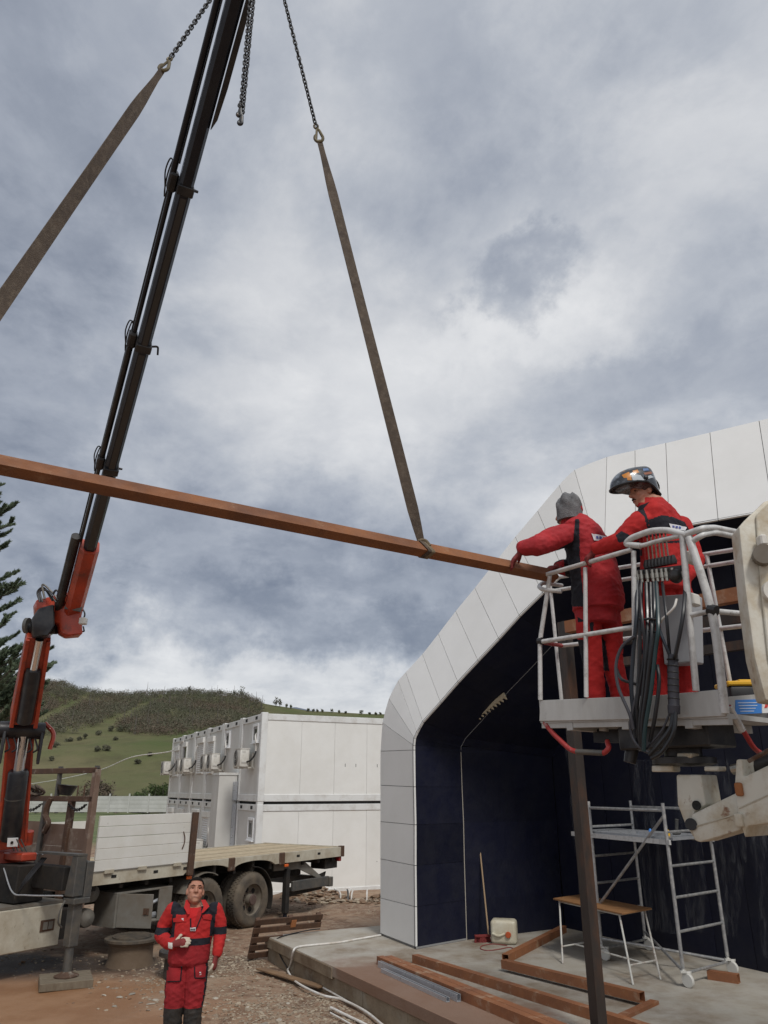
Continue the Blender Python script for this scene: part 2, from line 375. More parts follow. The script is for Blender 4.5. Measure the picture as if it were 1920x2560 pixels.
def link(name, me, parent=None, org=None, label=None, cat=None, group=None, kind=None):
    o = bpy.data.objects.new(name, me); COL.objects.link(o)
    if parent is not None: o.parent = parent; ORG[o.name] = ORG[parent.name]
    else: o.location = org if org is not None else (0, 0, 0); ORG[o.name] = Vector(o.location)
    return tag(o, label, cat, group, kind)
def tag(o, label=None, cat=None, group=None, kind=None):
    for k, v in (('label', label), ('category', cat), ('group', group), ('kind', kind)):
        if v: o[k] = v
    return o
def thing(name, label, cat, loc, group=None, kind=None):
    o = bpy.data.objects.new(name, None); COL.objects.link(o); o.location = Vector(loc); o.empty_display_size = .1
    ORG[o.name] = Vector(loc); return tag(o, label, cat, group, kind)
def lerp(a, b, t): return a + (b - a) * t
def bez(pts, n=12):                       # smooth curve through points (Catmull-Rom)
    pts = [Vector(p) for p in pts]; out = []
    P = [pts[0] * 2 - pts[1]] + pts + [pts[-1] * 2 - pts[-2]]
    for i in range(1, len(P) - 2):
        for k in range(n):
            t = k / n; a, b, c, d = P[i - 1], P[i], P[i + 1], P[i + 2]
            out.append(.5 * ((2 * b) + (c - a) * t + (2 * a - 5 * b + 4 * c - d) * t * t + (3 * b - a - 3 * c + d) * t ** 3))
    out.append(pts[-1]); return out
def fillet(pts, r, n=5):                  # polyline with rounded corners
    pts = [Vector(p) for p in pts]; out = [pts[0]]
    for a, b, c in zip(pts, pts[1:], pts[2:]):
        l = min(r, (a - b).length * .45, (c - b).length * .45)
        p, q = b + (a - b).normalized() * l, b + (c - b).normalized() * l
        for k in range(n + 1):
            t = k / n; out.append(p * (1 - t) ** 2 + b * 2 * t * (1 - t) + q * t * t)
    out.append(pts[-1]); return out
def sm(a, b, x):
    t = max(0., min(1., (x - a) / (b - a))); return t * t * (3 - 2 * t)
def fbm(p, o=4): return mnoise.fractal(Vector(p), 1.0, 2.0, o)
# ------------------------------------------------------------------ ground, slab, hill
random.seed(7)
TK = Vector((.545, .839, 0)).normalized(); TL = Vector((-TK.y, TK.x, 0)); TO = Vector((-2.66, 16.8, 0))
def tk(s, l, z): return TO + TK * s + TL * l + Vector((0, 0, z))      # truck frame: along to the rear, across to the far side, up
SLAB_Z = .35
def gz(x, y):
    z = fbm((x * .35, y * .35, 1.0)) * .05 + fbm((x * 1.7, y * 1.7, 4.0), 3) * .018
    z -= .30 * sm(19, 24, y) * sm(-9, -5, x)                            # falls to the container yard
    q = Vector((x, y, 0)) - TO; s, l = q.dot(TK), q.dot(TL)
    near = sm(5.0, 3.0, abs(x + 4.6)) * sm(4.5, 2, abs(y - 10.4))
    z = lerp(z, -.03 + fbm((x * .8, y * .8, 9)) * .02, .8 * near)        # the muddy pool in front of the truck
    if y > 17 and x > -3: z += math.sin((x * .55 + y) * 5.2) * .022 * sm(17, 18.5, y) * sm(24, 22, y)  # tyre ruts
    far = sm(30, 90, y)
    return lerp(z, -.35 + fbm((x * .03, y * .03, 2)) * .25, far)
def ground_mat():
    m = bpy.data.materials.new('ground'); m.use_nodes = True; nt = m.node_tree; N = nt.nodes.new; L = nt.links.new
    b = nt.nodes['Principled BSDF']; g = N('ShaderNodeNewGeometry'); P = g.outputs['Position']
    def nz(sc, det=8, ro=.62, off=0.):
        a = N('ShaderNodeVectorMath'); a.operation = 'ADD'; L(P, a.inputs[0]); a.inputs[1].default_value = (off, off, off)
        n = N('ShaderNodeTexNoise'); n.inputs['Scale'].default_value = sc; n.inputs['Detail'].default_value = det; n.inputs['Roughness'].default_value = ro
        L(a.outputs[0], n.inputs[0]); return n.outputs[0]
    def rng(x, a, b_, lo=0, hi=1):
        r = N('ShaderNodeMapRange'); r.interpolation_type = 'SMOOTHSTEP'; L(x, r.inputs[0]); r.inputs[1].default_value = a; r.inputs[2].default_value = b_; r.inputs[3].default_value = lo; r.inputs[4].default_value = hi; return r.outputs[0]
    def mixc(f, a, c):
        x = N('ShaderNodeMix'); x.data_type = 'RGBA'
        for i, v in ((0, f), (6, a), (7, c)):
            if isinstance(v, tuple): x.inputs[i].default_value = (*v, 1)
            else: L(v, x.inputs[i])
        return x.outputs[2]
    def mth(op, a, b_):
        x = N('ShaderNodeMath'); x.operation = op
        for i, v in enumerate((a, b_)):
            if isinstance(v, (int, float)): x.inputs[i].default_value = v
            else: L(v, x.inputs[i])
        return x.outputs[0]
    c = mixc(rng(nz(.9), .35, .65), (.200, .118, .074), (.310, .205, .134))
    c = mixc(rng(nz(5.0, 8, .7, 3), .45, .62), c, (.335, .250, .175))       # pale grit
    c = mixc(rng(nz(2.2, 8, .7, 8), .54, .66), c, (.140, .086, .055))      # damp clods
    def spot(x, y, rx, ry, edge=.35):
        s = N('ShaderNodeVectorMath'); s.operation = 'SUBTRACT'; L(P, s.inputs[0]); s.inputs[1].default_value = (x, y, 0)
        q = N('ShaderNodeVectorMath'); q.operation = 'MULTIPLY'; L(s.outputs[0], q.inputs[0]); q.inputs[1].default_value = (1 / rx, 1 / ry, 0)
        l = N('ShaderNodeVectorMath'); l.operation = 'LENGTH'; L(q.outputs[0], l.inputs[0])
        return rng(mth('ADD', l.outputs[1], mth('MULTIPLY', mth('SUBTRACT', nz(.8, 6, .6, 21), .5), 1.3)), 1 + edge, 1 - edge)
    mud = spot(-4.9, 10.0, 2.7, 3.0)
    c = mixc(mud, c, mixc(rng(nz(1.3, 6, .6, 2), .35, .65), (.250, .125, .058), (.320, .180, .098)))
    wet_shade = mth('MULTIPLY', spot(-5.6, 13.6, 3.0, .8, .5), .85)  # damp strip, blackened mostly to paint in the shadow under the truck
    c = mixc(wet_shade, c, (.020, .016, .014))
    sp = N('ShaderNodeSeparateXYZ'); L(P, sp.inputs[0])
    gr = rng(mth('ADD', sp.outputs[1], mth('MULTIPLY', mth('SUBTRACT', nz(.12, 5, .6, 6), .5), 18)), 34, 46)
    c = mixc(gr, c, mixc(rng(nz(.5, 6, .6, 4), .35, .65), (.085, .115, .038), (.135, .150, .060)))
    L(c, b.inputs['Base Color'])
    ro = mth('SUBTRACT', .92, mth('ADD', mth('MULTIPLY', mud, .38), mth('MULTIPLY', wet_shade, .30)))
    L(mth('MAXIMUM', ro, .12), b.inputs['Roughness'])
    bp = N('ShaderNodeBump'); bp.inputs['Distance'].default_value = .035
    L(mth('SUBTRACT', 1.0, mth('MULTIPLY', mud, .45)), bp.inputs['Strength']); L(mth('ADD', nz(9, 9, .7), mth('MULTIPLY', nz(30, 6, .7), .5)), bp.inputs['Height']); L(bp.outputs[0], b.inputs['Normal'])
    MATS['ground'] = m
ground_mat()
def build_ground():
    def span(a, b, n): return [a + (b - a) * i / n for i in range(n)]
    xs = span(-420, -60, 12) + span(-60, -14, 23) + span(-14, 6, 160) + span(6, 30, 24) + span(30, 420, 14) + [420]
    ys = span(-80, 2, 16) + span(2, 25, 180) + span(25, 60, 50) + span(60, 130, 24) + [130]
    mb = MB(); n = len(xs)
    mb.v = [Vector((x, y, gz(x, y) if -20 < x < 40 and y < 100 else gz(x, min(y, 99)))) for y in ys for x in xs]
    mb.f = [(j * n + i, j * n + i + 1, (j + 1) * n + i + 1, (j + 1) * n + i) for j in range(len(ys) - 1) for i in range(n - 1)]; mb.mi = [0] * len(mb.f)
    mb.build('ground', 'ground', kind='structure', label='brown muddy building site ground with gravel', origin=(0, 0, 0), smooth=180, fix=False)
build_ground()

# hill: ridge line read from the photograph, at 330 m
RIDGE = [(-900, 1712), (-200, 1702), (0, 1706), (104, 1706), (154, 1708), (204, 1724), (289, 1735), (330, 1735), (474, 1729), (602, 1737), (640, 1750), (698, 1760), (769, 1773), (955, 1781), (1200, 1800), (2000, 1840), (3000, 1880)]
RY = 330.0
RID = [(PY(px, py, RY).x, PY(px, py, RY).z) for px, py in RIDGE]
def ridge_h(x):
    if x <= RID[0][0]: return RID[0][1]
    for (a, b), (c, d) in zip(RID, RID[1:]):
        if x <= c: return lerp(b, d, sm(0, 1, (x - a) / (c - a)))
    return RID[-1][1]
def hz(x, y):
    t = (y - 104) / (RY - 104)
    h = ridge_h(x * (RY / max(y, 60)) * .6 + x * .4)
    if t <= 1: p = max(0, t) ** 1.12 if t > 0 else t * .3
    else: p = 1 - (t - 1) * .55
    w = sm(0, .25, t) * sm(1.0, .8, t)
    return -.6 + h * p + w * (fbm((x * .012, y * .012, 3)) * 5.0)
def hill_mat():
    m = bpy.data.materials.new('hill_grass'); m.use_nodes = True; nt = m.node_tree; N = nt.nodes.new; L = nt.links.new
    b = nt.nodes['Principled BSDF']; g = N('ShaderNodeNewGeometry'); P = g.outputs['Position']
    def nz(sc, det=8, ro=.65):
        n = N('ShaderNodeTexNoise'); n.inputs['Scale'].default_value = sc; n.inputs['Detail'].default_value = det; n.inputs['Roughness'].default_value = ro; L(P, n.inputs[0]); return n.outputs[0]
    r = N('ShaderNodeValToRGB'); L(nz(.024), r.inputs[0]); e = r.color_ramp.elements
    e[0].position = .36; e[0].color = (.086, .106, .042, 1); e[1].position = .64; e[1].color = (.150, .135, .075, 1)
    x = N('ShaderNodeMix'); x.data_type = 'RGBA'; x.inputs[7].default_value = (.085, .080, .045, 1); L(r.outputs[0], x.inputs[6])
    rr = N('ShaderNodeMapRange'); L(nz(.13), rr.inputs[0]); rr.inputs[1].default_value = .48; rr.inputs[2].default_value = .68; rr.inputs[4].default_value = .8; L(rr.outputs[0], x.inputs[0])
    L(x.outputs[2], b.inputs['Base Color']); b.inputs['Roughness'].default_value = 1; b.inputs['Specular IOR Level'].default_value = .1
    bp = N('ShaderNodeBump'); bp.inputs['Distance'].default_value = .8; bp.inputs['Strength'].default_value = .5; L(nz(.9), bp.inputs['Height']); L(bp.outputs[0], b.inputs['Normal'])
    MATS['hill_grass'] = m
hill_mat()
def build_hill():
    mb = MB(); xs = [-560 + i * 8 for i in range(141)]; ys = [100 + i * 6 for i in range(70)]; n = len(xs)
    mb.v = [Vector((x, y, hz(x, y))) for y in ys for x in xs]
    mb.f = [(j * n + i, j * n + i + 1, (j + 1) * n + i + 1, (j + 1) * n + i) for j in range(len(ys) - 1) for i in range(n - 1)]; mb.mi = [0] * len(mb.f)
    mb.build('hill', 'hill_grass', kind='structure', label='grassy green hillside with dark scrub', origin=(0, 300, 0), smooth=180, fix=False)
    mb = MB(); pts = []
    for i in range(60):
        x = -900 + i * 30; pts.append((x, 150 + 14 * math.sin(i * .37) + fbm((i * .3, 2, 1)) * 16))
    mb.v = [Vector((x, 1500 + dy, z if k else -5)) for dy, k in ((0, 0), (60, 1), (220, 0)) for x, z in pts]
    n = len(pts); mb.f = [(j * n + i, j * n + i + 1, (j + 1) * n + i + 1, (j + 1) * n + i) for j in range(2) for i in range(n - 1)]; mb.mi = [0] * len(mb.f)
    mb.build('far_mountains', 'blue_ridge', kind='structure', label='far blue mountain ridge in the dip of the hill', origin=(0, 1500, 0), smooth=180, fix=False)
build_hill()

def project(p):
    q = Vector(p) - CAM; d = q.y * _c + q.z * _s
    return 960 + F_PX * q.x / d, 1280 - F_PX * (q.z * _c - q.y * _s) / d
def inpoly(x, y, poly):
    c = False; j = len(poly) - 1
    for i in range(len(poly)):
        (a, b), (e, f) = poly[i], poly[j]
        if (b > y) != (f > y) and x < (e - a) * (y - b) / (f - b) + a: c = not c
        j = i
    return c
def cz(pts, k=.3858): return [(k * x, 1690 + k * y) for x, y in pts]
WOOD = [cz([(1130, 95), (1230, 70), (1580, 90), (1690, 180), (1720, 300), (1500, 330), (1090, 400), (1000, 385), (870, 385), (740, 350), (790, 300), (900, 235), (1010, 175)]),
        cz([(-700, 20), (200, 20), (530, 60), (620, 60), (520, 150), (400, 200), (250, 270), (-600, 420)]),
        cz([(600, 60), (760, 80), (1110, 85), (1080, 120), (900, 195), (640, 320), (480, 375), (330, 400), (-300, 480), (-300, 400), (250, 340), (440, 240), (560, 165)]),
        cz([(1640, 80), (1700, 110), (1760, 150), (1680, 160)])]
def tuft(mb, c, r, n, size, flat=1.0, rnd=random):
    """a ragged clump of small leaf faces"""
    for _ in range(n):
        d = Vector((rnd.gauss(0, 1), rnd.gauss(0, 1), rnd.gauss(0, 1))).normalized() * (rnd.random() ** .45) * r
        d.z *= flat; p = c + d
        a = Vector((rnd.gauss(0, 1), rnd.gauss(0, 1), rnd.gauss(0, 1))).normalized() * size * rnd.uniform(.6, 1.2)
        b = Vector((rnd.gauss(0, 1), rnd.gauss(0, 1), rnd.gauss(0, 1))).normalized() * size * rnd.uniform(.6, 1.2)
        o = len(mb.v); mb.v += [p, p + a, p + b]; mb.f.append([o, o + 1, o + 2]); mb.mi.append(mb.cm)
def build_scrub():
    rnd = random.Random(3); mb = MB(); cnt = 0
    while cnt < 9000:
        x = rnd.uniform(-330, 40); y = rnd.uniform(112, 345); z = hz(x, y)
        px, py = project((x, y, z))
        if px < -260 or px > 720: continue
        if not any(inpoly(px, py, w) for w in WOOD):
            continue
        r = rnd.uniform(.9, 2.3); cnt += 1
        mb.cm = 0 if fbm((x * .03, y * .03, 5)) + rnd.gauss(0, .25) > -.1 else 1
        tuft(mb, Vector((x, y, z + r * .7)), r, 30, .36, .75, rnd)
        if rnd.random() < .012 and py > 1745:
            o = Vector((x, y, z)); h = rnd.uniform(4, 7)
            mb.cm = 2; mb.tube([o, o + Vector((rnd.uniform(-.3, .3), 0, h))], [.14, .04], 4)
    mb.build('hillside_scrub', ['scrub', 'scrub_brown', 'twig'], kind='stuff', label='dark leafless scrub covering the upper hillside', cat='scrub', origin=(0, 250, 0), smooth=0, fix=False)
build_scrub()
def shrub(name, x, y, z, r, h, mat, label, cat, group, rnd, n=170, trunk=.5, size=.28):
    t = thing(name, label, cat, (x, y, z - .1), group)
    mb = MB()
    for _ in range(6):
        a = rnd.uniform(0, 6.28); q = rnd.uniform(.2, .75) * r
        mb.tube([Vector((x, y, z - .2)), Vector((x + q * .4 * math.cos(a), y + q * .4 * math.sin(a), z + h * .4)), Vector((x + q * math.cos(a), y + q * math.sin(a), z + h * rnd.uniform(.6, .95)))], [.05 * trunk * 2, .03, .012], 4)
    mb.build('trunk', 'twig', t, smooth=0, fix=False)
    mb = MB()
    for _ in range(9):
        a = rnd.uniform(0, 6.28); q = rnd.uniform(0, .65) * r
        tuft(mb, Vector((x + q * math.cos(a), y + q * math.sin(a), z + h * rnd.uniform(.3, .8))), r * .45, n // 9, size, .8, rnd)
    mb.build('crown', mat, t, smooth=0, fix=False)
def hill_at(px, py):                     # where a line of sight meets the hill
    r = ray(px, py); lo = 101.0
    while lo < 345:
        p = CAM + r * (lo / r.y)
        if p.z < hz(p.x, p.y): return p
        lo += .5
    return CAM + r * (RY / r.y)
M('bush_mix', (.150, .150, .105), .95, 0, .4, .5, coord='World', spec=.15)
def build_bushes():
    rnd = random.Random(11)
    for cx, cy, rr in ((360, 462, 26), (445, 437, 26), (512, 420, 20), (550, 402, 18), (640, 385, 22), (712, 362, 26), (632, 492, 24), (685, 490, 30), (748, 418, 16), (332, 545, 14), (890, 570, 20), (970, 520, 16), (845, 360, 34), (780, 360, 26)):
        p = hill_at(.3858 * cx, 1690 + .3858 * cy); r = rr * .3858 / F_PX * p.y
        shrub('hillside_bush', p.x, p.y, hz(p.x, p.y), r * 1.15, r * 1.3, 'bush_mix' if rnd.random() < .6 else 'scrub', 'round dark bush standing alone on the green hillside meadow', 'bush', 'single bushes on the meadow', rnd, 420, .8, .30)
    for px, py, hh in ((474, 1732, 26), (536, 1735, 18), (552, 1735, 24), (585, 1738, 22), (604, 1740, 34)):
        p = PY(px, py, RY - 6); p.z = hz(p.x, p.y); h = hh / F_PX * p.y
        shrub('ridge_tree', p.x, p.y, p.z, h * .28, h * .95, 'scrub', 'small bare tree on the wooded crest above the containers', 'tree', 'trees on the wooded crest', rnd, 90, 1.0, .6)
    for px, py, hh in ((690, 1764, 30), (700, 1765, 22), (716, 1765, 10), (727, 1768, 10)):
        p = PY(px, py, RY - 6); p.z = hz(p.x, p.y); h = hh / F_PX * p.y
        shrub('ridge_tree', p.x, p.y, p.z, h * .30, h * .95, 'scrub', 'slender bare tree in the small cluster where the ridge begins to fall', 'tree', 'cluster on the falling ridge', rnd, 90, 1.0, .6)
    for px, py, hh in ((770, 1777, 11), (783, 1777, 10), (793, 1778, 8), (806, 1779, 12), (830, 1782, 13), (848, 1782, 9), (864, 1782, 8), (903, 1784, 16), (925, 1784, 8), (940, 1784, 8), (952, 1784, 10)):
        p = PY(px, py, RY - 6); p.z = hz(p.x, p.y); h = hh * .8 / F_PX * p.y
        shrub('ridge_bush', p.x, p.y, p.z, h * .5, h * .9, 'scrub', 'small dark bush on the bare skyline above the white containers', 'bush', 'bushes on the bare skyline', rnd, 100, 1.0, .5)
    # thicket between the fence and the meadow
    for i in range(13):
        px = 205 + i * 11 + rnd.uniform(-4, 4); p = PY(px, 1992, 104 + rnd.uniform(0, 6)); z = hz(p.x, p.y); h = (38 + 24 * math.sin(i * .5)) / F_PX * p.y
        shrub('thicket_bush', p.x, p.y, z, h * .5, h * 1.25, 'scrub_brown', 'leafless brown bush in the thicket just behind the concrete fence', 'bush', 'brown thicket behind the fence', rnd, 330, .6, .30)
    for i in range(9):
        px = 340 + i * 9 + rnd.uniform(-3, 3); p = PY(px, 1992, 103 + rnd.uniform(0, 5)); z = hz(p.x, p.y); h = (44 + 22 * (i / 8)) / F_PX * p.y
        shrub('thicket_bush', p.x, p.y, z, h * .45, h * 1.2, 'scrub_green', 'dark green bush behind the fence beside the container stack', 'bush', 'green thicket beside the containers', rnd, 330, .6, .32)
    for i in range(5):
        px = 70 + i * 26; p = PY(px, 1992, 104); z = hz(p.x, p.y); h = 26 / F_PX * p.y
        shrub('thicket_bush', p.x, p.y, z, h * .6, h * 1.1, 'scrub_brown', 'low straw coloured bush behind the fence beside the crane column', 'bush', 'low bushes behind the fence', rnd, 200, .6, .3)
build_bushes()
def build_fence():
    y = 99.0; step = 2.45
    x0 = PY(30, 1990, y).x; n = 20
    t = thing('concrete_fence', 'pale precast concrete panel fence at the foot of the hill', 'fence', (x0, y, gz(x0, y) - .2))
    zt, zb = PY(250, 1990, y).z, PY(250, 2024, y).z - .3
    for i in range(n):
        a = x0 + i * step
        MB().box((a, y, (zt + zb) / 2 + .1), (.16, .16, zt - zb + .35)).build('fence_post', 'concrete_fence', t)
        for k in range(4):
            h = (zt - zb) / 4
            MB().box((a + step / 2, y, zb + h * (k + .5)), (step - .18, .07, h - .02)).build('fence_panel', 'concrete_fence', t)
build_fence()

# concrete slab in front of the arched building
def slab_mat():
    m = M('slab_concrete', (.37, .335, .275), .85, 0, .18, 1.3, dirt=((.185, .135, .088), .46, .8, .10), dirt2=((.42, .40, .36), .38, 1.9, .2), bump=.4, bscale=45, coord='World'); nt = m.node_tree; N = nt.nodes.new; L = nt.links.new
    b = nt.nodes['Principled BSDF']; src = b.inputs['Base Color'].links[0].from_socket; g = N('ShaderNodeNewGeometry')
    side = Vector((SD.y, -SD.x, 0)); side = side if side.x > 0 else -side          # into the slab
    def dot(v, o):
        s = N('ShaderNodeVectorMath'); s.operation = 'SUBTRACT'; L(g.outputs['Position'], s.inputs[0]); s.inputs[1].default_value = tuple(SA)
        d = N('ShaderNodeVectorMath'); d.operation = 'DOT_PRODUCT'; L(s.outputs[0], d.inputs[0]); d.inputs[1].default_value = tuple(v); return d.outputs[1]
    def mr(x, a, c):
        r = N('ShaderNodeMapRange'); r.interpolation_type = 'SMOOTHSTEP'; L(x, r.inputs[0]); r.inputs[1].default_value = a; r.inputs[2].default_value = c; return r.outputs[0]
    def mt(op, a, c):
        x = N('ShaderNodeMath'); x.operation = op
        for i, v in enumerate((a, c)):
            if isinstance(v, float): x.inputs[i].default_value = v
            else: L(v, x.inputs[i])
        return x.outputs[0]
    n = N('ShaderNodeTexNoise'); n.inputs['Scale'].default_value = 1.1; n.inputs['Detail'].default_value = 9; n.inputs['Roughness'].default_value = .68; L(g.outputs['Position'], n.inputs[0])
    wob = mt('MULTIPLY', mt('SUBTRACT', n.outputs[0], .5), 2.4)
    band = mt('MULTIPLY', mr(mt('ADD', dot(side, 0), wob), 1.35, .55), mr(mt('ADD', dot(SD, 0), wob), 1.9, 2.9))
    x = N('ShaderNodeMix'); x.data_type = 'RGBA'; L(mt('MULTIPLY', band, .85), x.inputs[0]); L(src, x.inputs[6]); x.inputs[7].default_value = (.190, .098, .058, 1); L(x.outputs[2], b.inputs['Base Color'])
SA, SB = PZ(665, 2339, SLAB_Z), PZ(1148, 2560, SLAB_Z)         # corner, and along the front edge
SD = (SB - SA).normalized()
slab_mat()
def build_slab():
    far = SA + SD * 9.5
    bk = PZ(905, 2318, SLAB_Z)                                  # left rear edge direction
    bd = (bk - SA).normalized()
    rear = SA + bd * 9
    poly = [SA, far, far + Vector((11, 3.5, 0)), rear + Vector((10, 1, 0)), rear]
    t = thing('concrete_slab', 'stained concrete slab that the arched building stands on', 'slab', (SA.x, SA.y, -.4), kind='structure')
    # surface with slight unevenness
    mb = MB(); top = [p.copy() for p in poly]
    mb.prism([Vector((p.x, p.y, SLAB_Z - .13)) for p in poly], (0, 0, .13)); mb.build('slab_top', 'slab_concrete', t, bevel=.006)
    ins = [p + Vector((.05, .05, 0)) for p in poly]
    side = SD.cross(Vector((0, 0, 1))).normalized()
    if side.x > 0: side = -side
    mb = MB()                                                   # thicker nosing of the first part, and the blocks below
    mb.prism([Vector((p.x, p.y, -.45)) for p in [SA - side * .04 + SD * .03, far - side * .04, far + Vector((11, 3.5, 0)), rear + Vector((10, 1, 0)), rear - bd.cross(Vector((0, 0, 1))) * -.04]], (0, 0, .45 + SLAB_Z - .131))
    mb.build('slab_footing', 'concrete_side', t)
    p0 = SA + side * .012 + Vector((0, 0, -.16)); 
    MB().prism([p0 - SD * .012, p0 + SD * 2.55, p0 + SD * 2.55 - side * .1, p0 - SD * .012 - side * .1], (0, 0, .148)).build('slab_nosing', 'concrete_side', t, bevel=.01)
    for i in range(8):
        a = SA + SD * (.04 + i * 1.12) - side * .03; b = a + SD * 1.09
        MB().prism([Vector((q.x, q.y, -.4)) for q in (a, b, b - side * .08, a - side * .08)], (0, 0, SLAB_Z - .135 + .4)).build('footing_block', 'concrete_side', t, bevel=.008)
build_slab()
def build_stones():
    rnd = random.Random(5)
    ico = []; ph = (1 + 5 ** .5) / 2
    for a in (-1, 1):
        for b in (-ph, ph): ico += [(0, a, b), (a, b, 0), (b, 0, a)]
    ico = [Vector(p).normalized() for p in ico]
    bm = bmesh.new(); [bm.verts.new(p) for p in ico]; bmesh.ops.convex_hull(bm, input=bm.verts); bm.verts.ensure_lookup_table(); bm.verts.index_update()
    tri = [[v.index for v in f.verts] for f in bm.faces]; iv = [v.co.copy() for v in bm.verts]; bm.free()
    def rock(mb, x, y, z, s):
        e = Matrix.Rotation(rnd.uniform(0, 6.28), 3, 'Z') @ Matrix.Rotation(rnd.gauss(0, .25), 3, 'X')
        sx, sy, sz = s * rnd.uniform(.7, 1.4), s * rnd.uniform(.6, 1.0), s * rnd.uniform(.18, .45)
        mb.add([e @ Vector((v.x * sx * rnd.uniform(.75, 1.15), v.y * sy * rnd.uniform(.75, 1.15), v.z * sz)) + Vector((x, y, z + sz * .35)) for v in iv], tri)
    M('gravel_pale', (.375, .310, .230), .9, 0, .35, 1.7, coord='World'); M('gravel_mid', (.270, .212, .155), .9, 0, .3, 2, coord='World'); M('gravel_brown', (.21, .135, .085), .9, 0, .3, 2, coord='World')
    mb = MB(); n = 0
    side = SD.cross(Vector((0, 0, 1)));  side = side if side.x < 0 else -side
    while n < 17000:
        if rnd.random() < .80: x = rnd.uniform(-4.2, .3); y = 7.2 + 7.0 * rnd.random() ** 1.35
        else: x = rnd.uniform(-9, 1.5); y = rnd.uniform(12, 24)
        q = Vector((x, y, 0)) - SA
        if q.dot(side) < .04 and y < 14.6 and q.dot(SD) > -.05: continue
        mudd = sm(3.2, 1.9, math.hypot((x + 4.9), (y - 10.0)))
        dens = .25 + .9 * sm(-.15, .3, fbm((x * .6, y * .6, 14))) + .5 * sm(2.4, .5, abs(x + 1.2)) * sm(12, 8, y)
        if rnd.random() > dens * (1 - mudd * .97): continue
        mb.cm = rnd.choice((0, 0, 1, 1, 2)); rock(mb, x, y, gz(x, y), min(.05, abs(rnd.gauss(.008, .011)) + .006)); n += 1
    mb.build('gravel', ['gravel_pale', 'gravel_mid', 'gravel_brown'], kind='stuff', label='pale broken gravel strewn over the mud', cat='gravel', origin=(0, 10, 0), smooth=0, fix=False)
    spots = [(352, 2497), (378, 2500), (390, 2492), (402, 2512), (415, 2500), (372, 2515), (405, 2470), (420, 2455), (270, 2460), (262, 2480), (300, 2484), (640, 2380), (668, 2425), (530, 2435), (566, 2390), (540, 2490), (620, 2510), (585, 2470), (700, 2540), (660, 2550), (720, 2500), (330, 2475), (288, 2505), (585, 2350), (570, 2345)]
    for px, py in spots:
        p = PZ(px, py, .02); m_ = MB(); s = rnd.uniform(.03, .055); rock(m_, p.x, p.y, gz(p.x, p.y) - .004, s)
        m_.build('stone', 'stone', label='fist sized pale stone lying loose on the gravel', cat='stone', group='larger stones on the gravel', smooth=40)
    # rubble heap along the foot of the containers
    mb = MB()
    for _ in range(900):
        x = rnd.uniform(-2.6, 1.2); y = 21.6 + rnd.gauss(0, .45) + (x + 1) * .0
        h = .42 * math.exp(-((y - 21.7) / .55) ** 2) * (.6 + .4 * math.sin(x * 2.3)); mb.cm = rnd.choice((0, 1, 2, 2))
        rock(mb, x, y, gz(x, y) + max(0, h) * rnd.uniform(.5, 1), abs(rnd.gauss(.04, .035)) + .015)
    ys = [20.6 + i * .12 for i in range(20)]; xs = [-6 + i * .2 for i in range(40)]; o = len(mb.v); mb.cm = 2
    mb.v += [Vector((x, y, gz(x, y) - .03 + .40 * math.exp(-((y - 21.75) / .55) ** 2) * (.6 + .4 * math.sin(x * 2.3)) + fbm((x * 3, y * 3, 1)) * .06)) for y in ys for x in xs]
    for j in range(len(ys) - 1):
        for i in range(len(xs) - 1):
            mb.f.append([o + j * 40 + i, o + j * 40 + i + 1, o + (j + 1) * 40 + i + 1, o + (j + 1) * 40 + i]); mb.mi.append(2)
    mb.build('earth_heap', ['gravel_pale', 'gravel_mid', 'gravel_brown'], kind='stuff', label='low heap of dug earth and rubble along the foot of the containers', cat='earth heap', origin=(0, 21, 0), smooth=0, fix=False)
build_stones()
# ------------------------------------------------------------------ arched building
I0, O0 = PZ(1039, 2373, SLAB_Z), PZ(948, 2338, SLAB_Z)
FE = Vector((math.cos(R(34)), -math.sin(R(34)), 0)); FN = Vector((math.sin(R(34)), math.cos(R(34)), 0))
OD = (O0 - I0).dot(FN)
def fb(t, d, z): return I0 + FE * t + FN * d + Vector((0, 0, z - SLAB_Z))
def on_plane(px, py, d):
    p = PP(px, py, fb(0, d, 1), FN); return ((p - I0).dot(FE), p.z)
OUT_PX = [(951, 2338), (951, 2245), (951, 2147), (951, 2054), (951, 1963), (951.4, 1878), (956, 1807), (972, 1747), (995, 1702), (1014, 1681), (1055.7, 1635.5), (1095.5, 1585), (1139, 1528), (1187, 1470), (1236, 1408), (1287.8, 1342.4), (1343.5, 1277), (1397.7, 1213), (1436, 1175)]
IN_PX = [(1039, 2373), (1038, 2267), (1037, 2164), (1037, 2062), (1035, 1967), (1034, 1875), (1034, 1864), (1036, 1846), (1042, 1832), (1057, 1805), (1100.8, 1756), (1144.5, 1705.8), (1195, 1652), (1246.7, 1597), (1298.4, 1540), (1356.7, 1483)]
OUTP = [on_plane(x, y, OD) for x, y in OUT_PX]; INP = [on_plane(x, y, 0) for x, y in IN_PX]
INP[0] = (0, SLAB_Z); OUTP[0] = (OUTP[1][0], SLAB_Z + .0)
INP += [(2.82, 5.76), (3.18, 6.03), (3.36, 6.13)]
OZ, IZ = 7.81, 6.17
OUTP += [(3.50, OZ)]; INP += [(3.50, IZ)]
for t in (3.97, 4.46, 5.13, 5.83, 6.55): OUTP.append((t, OZ)); INP.append((t, IZ))
TC = 6.91
nl = len(OUTP)
for i in range(nl - 1, -1, -1): OUTP.append((2 * TC - OUTP[i][0], OUTP[i][1])); INP.append((2 * TC - INP[i][0], INP[i][1]))
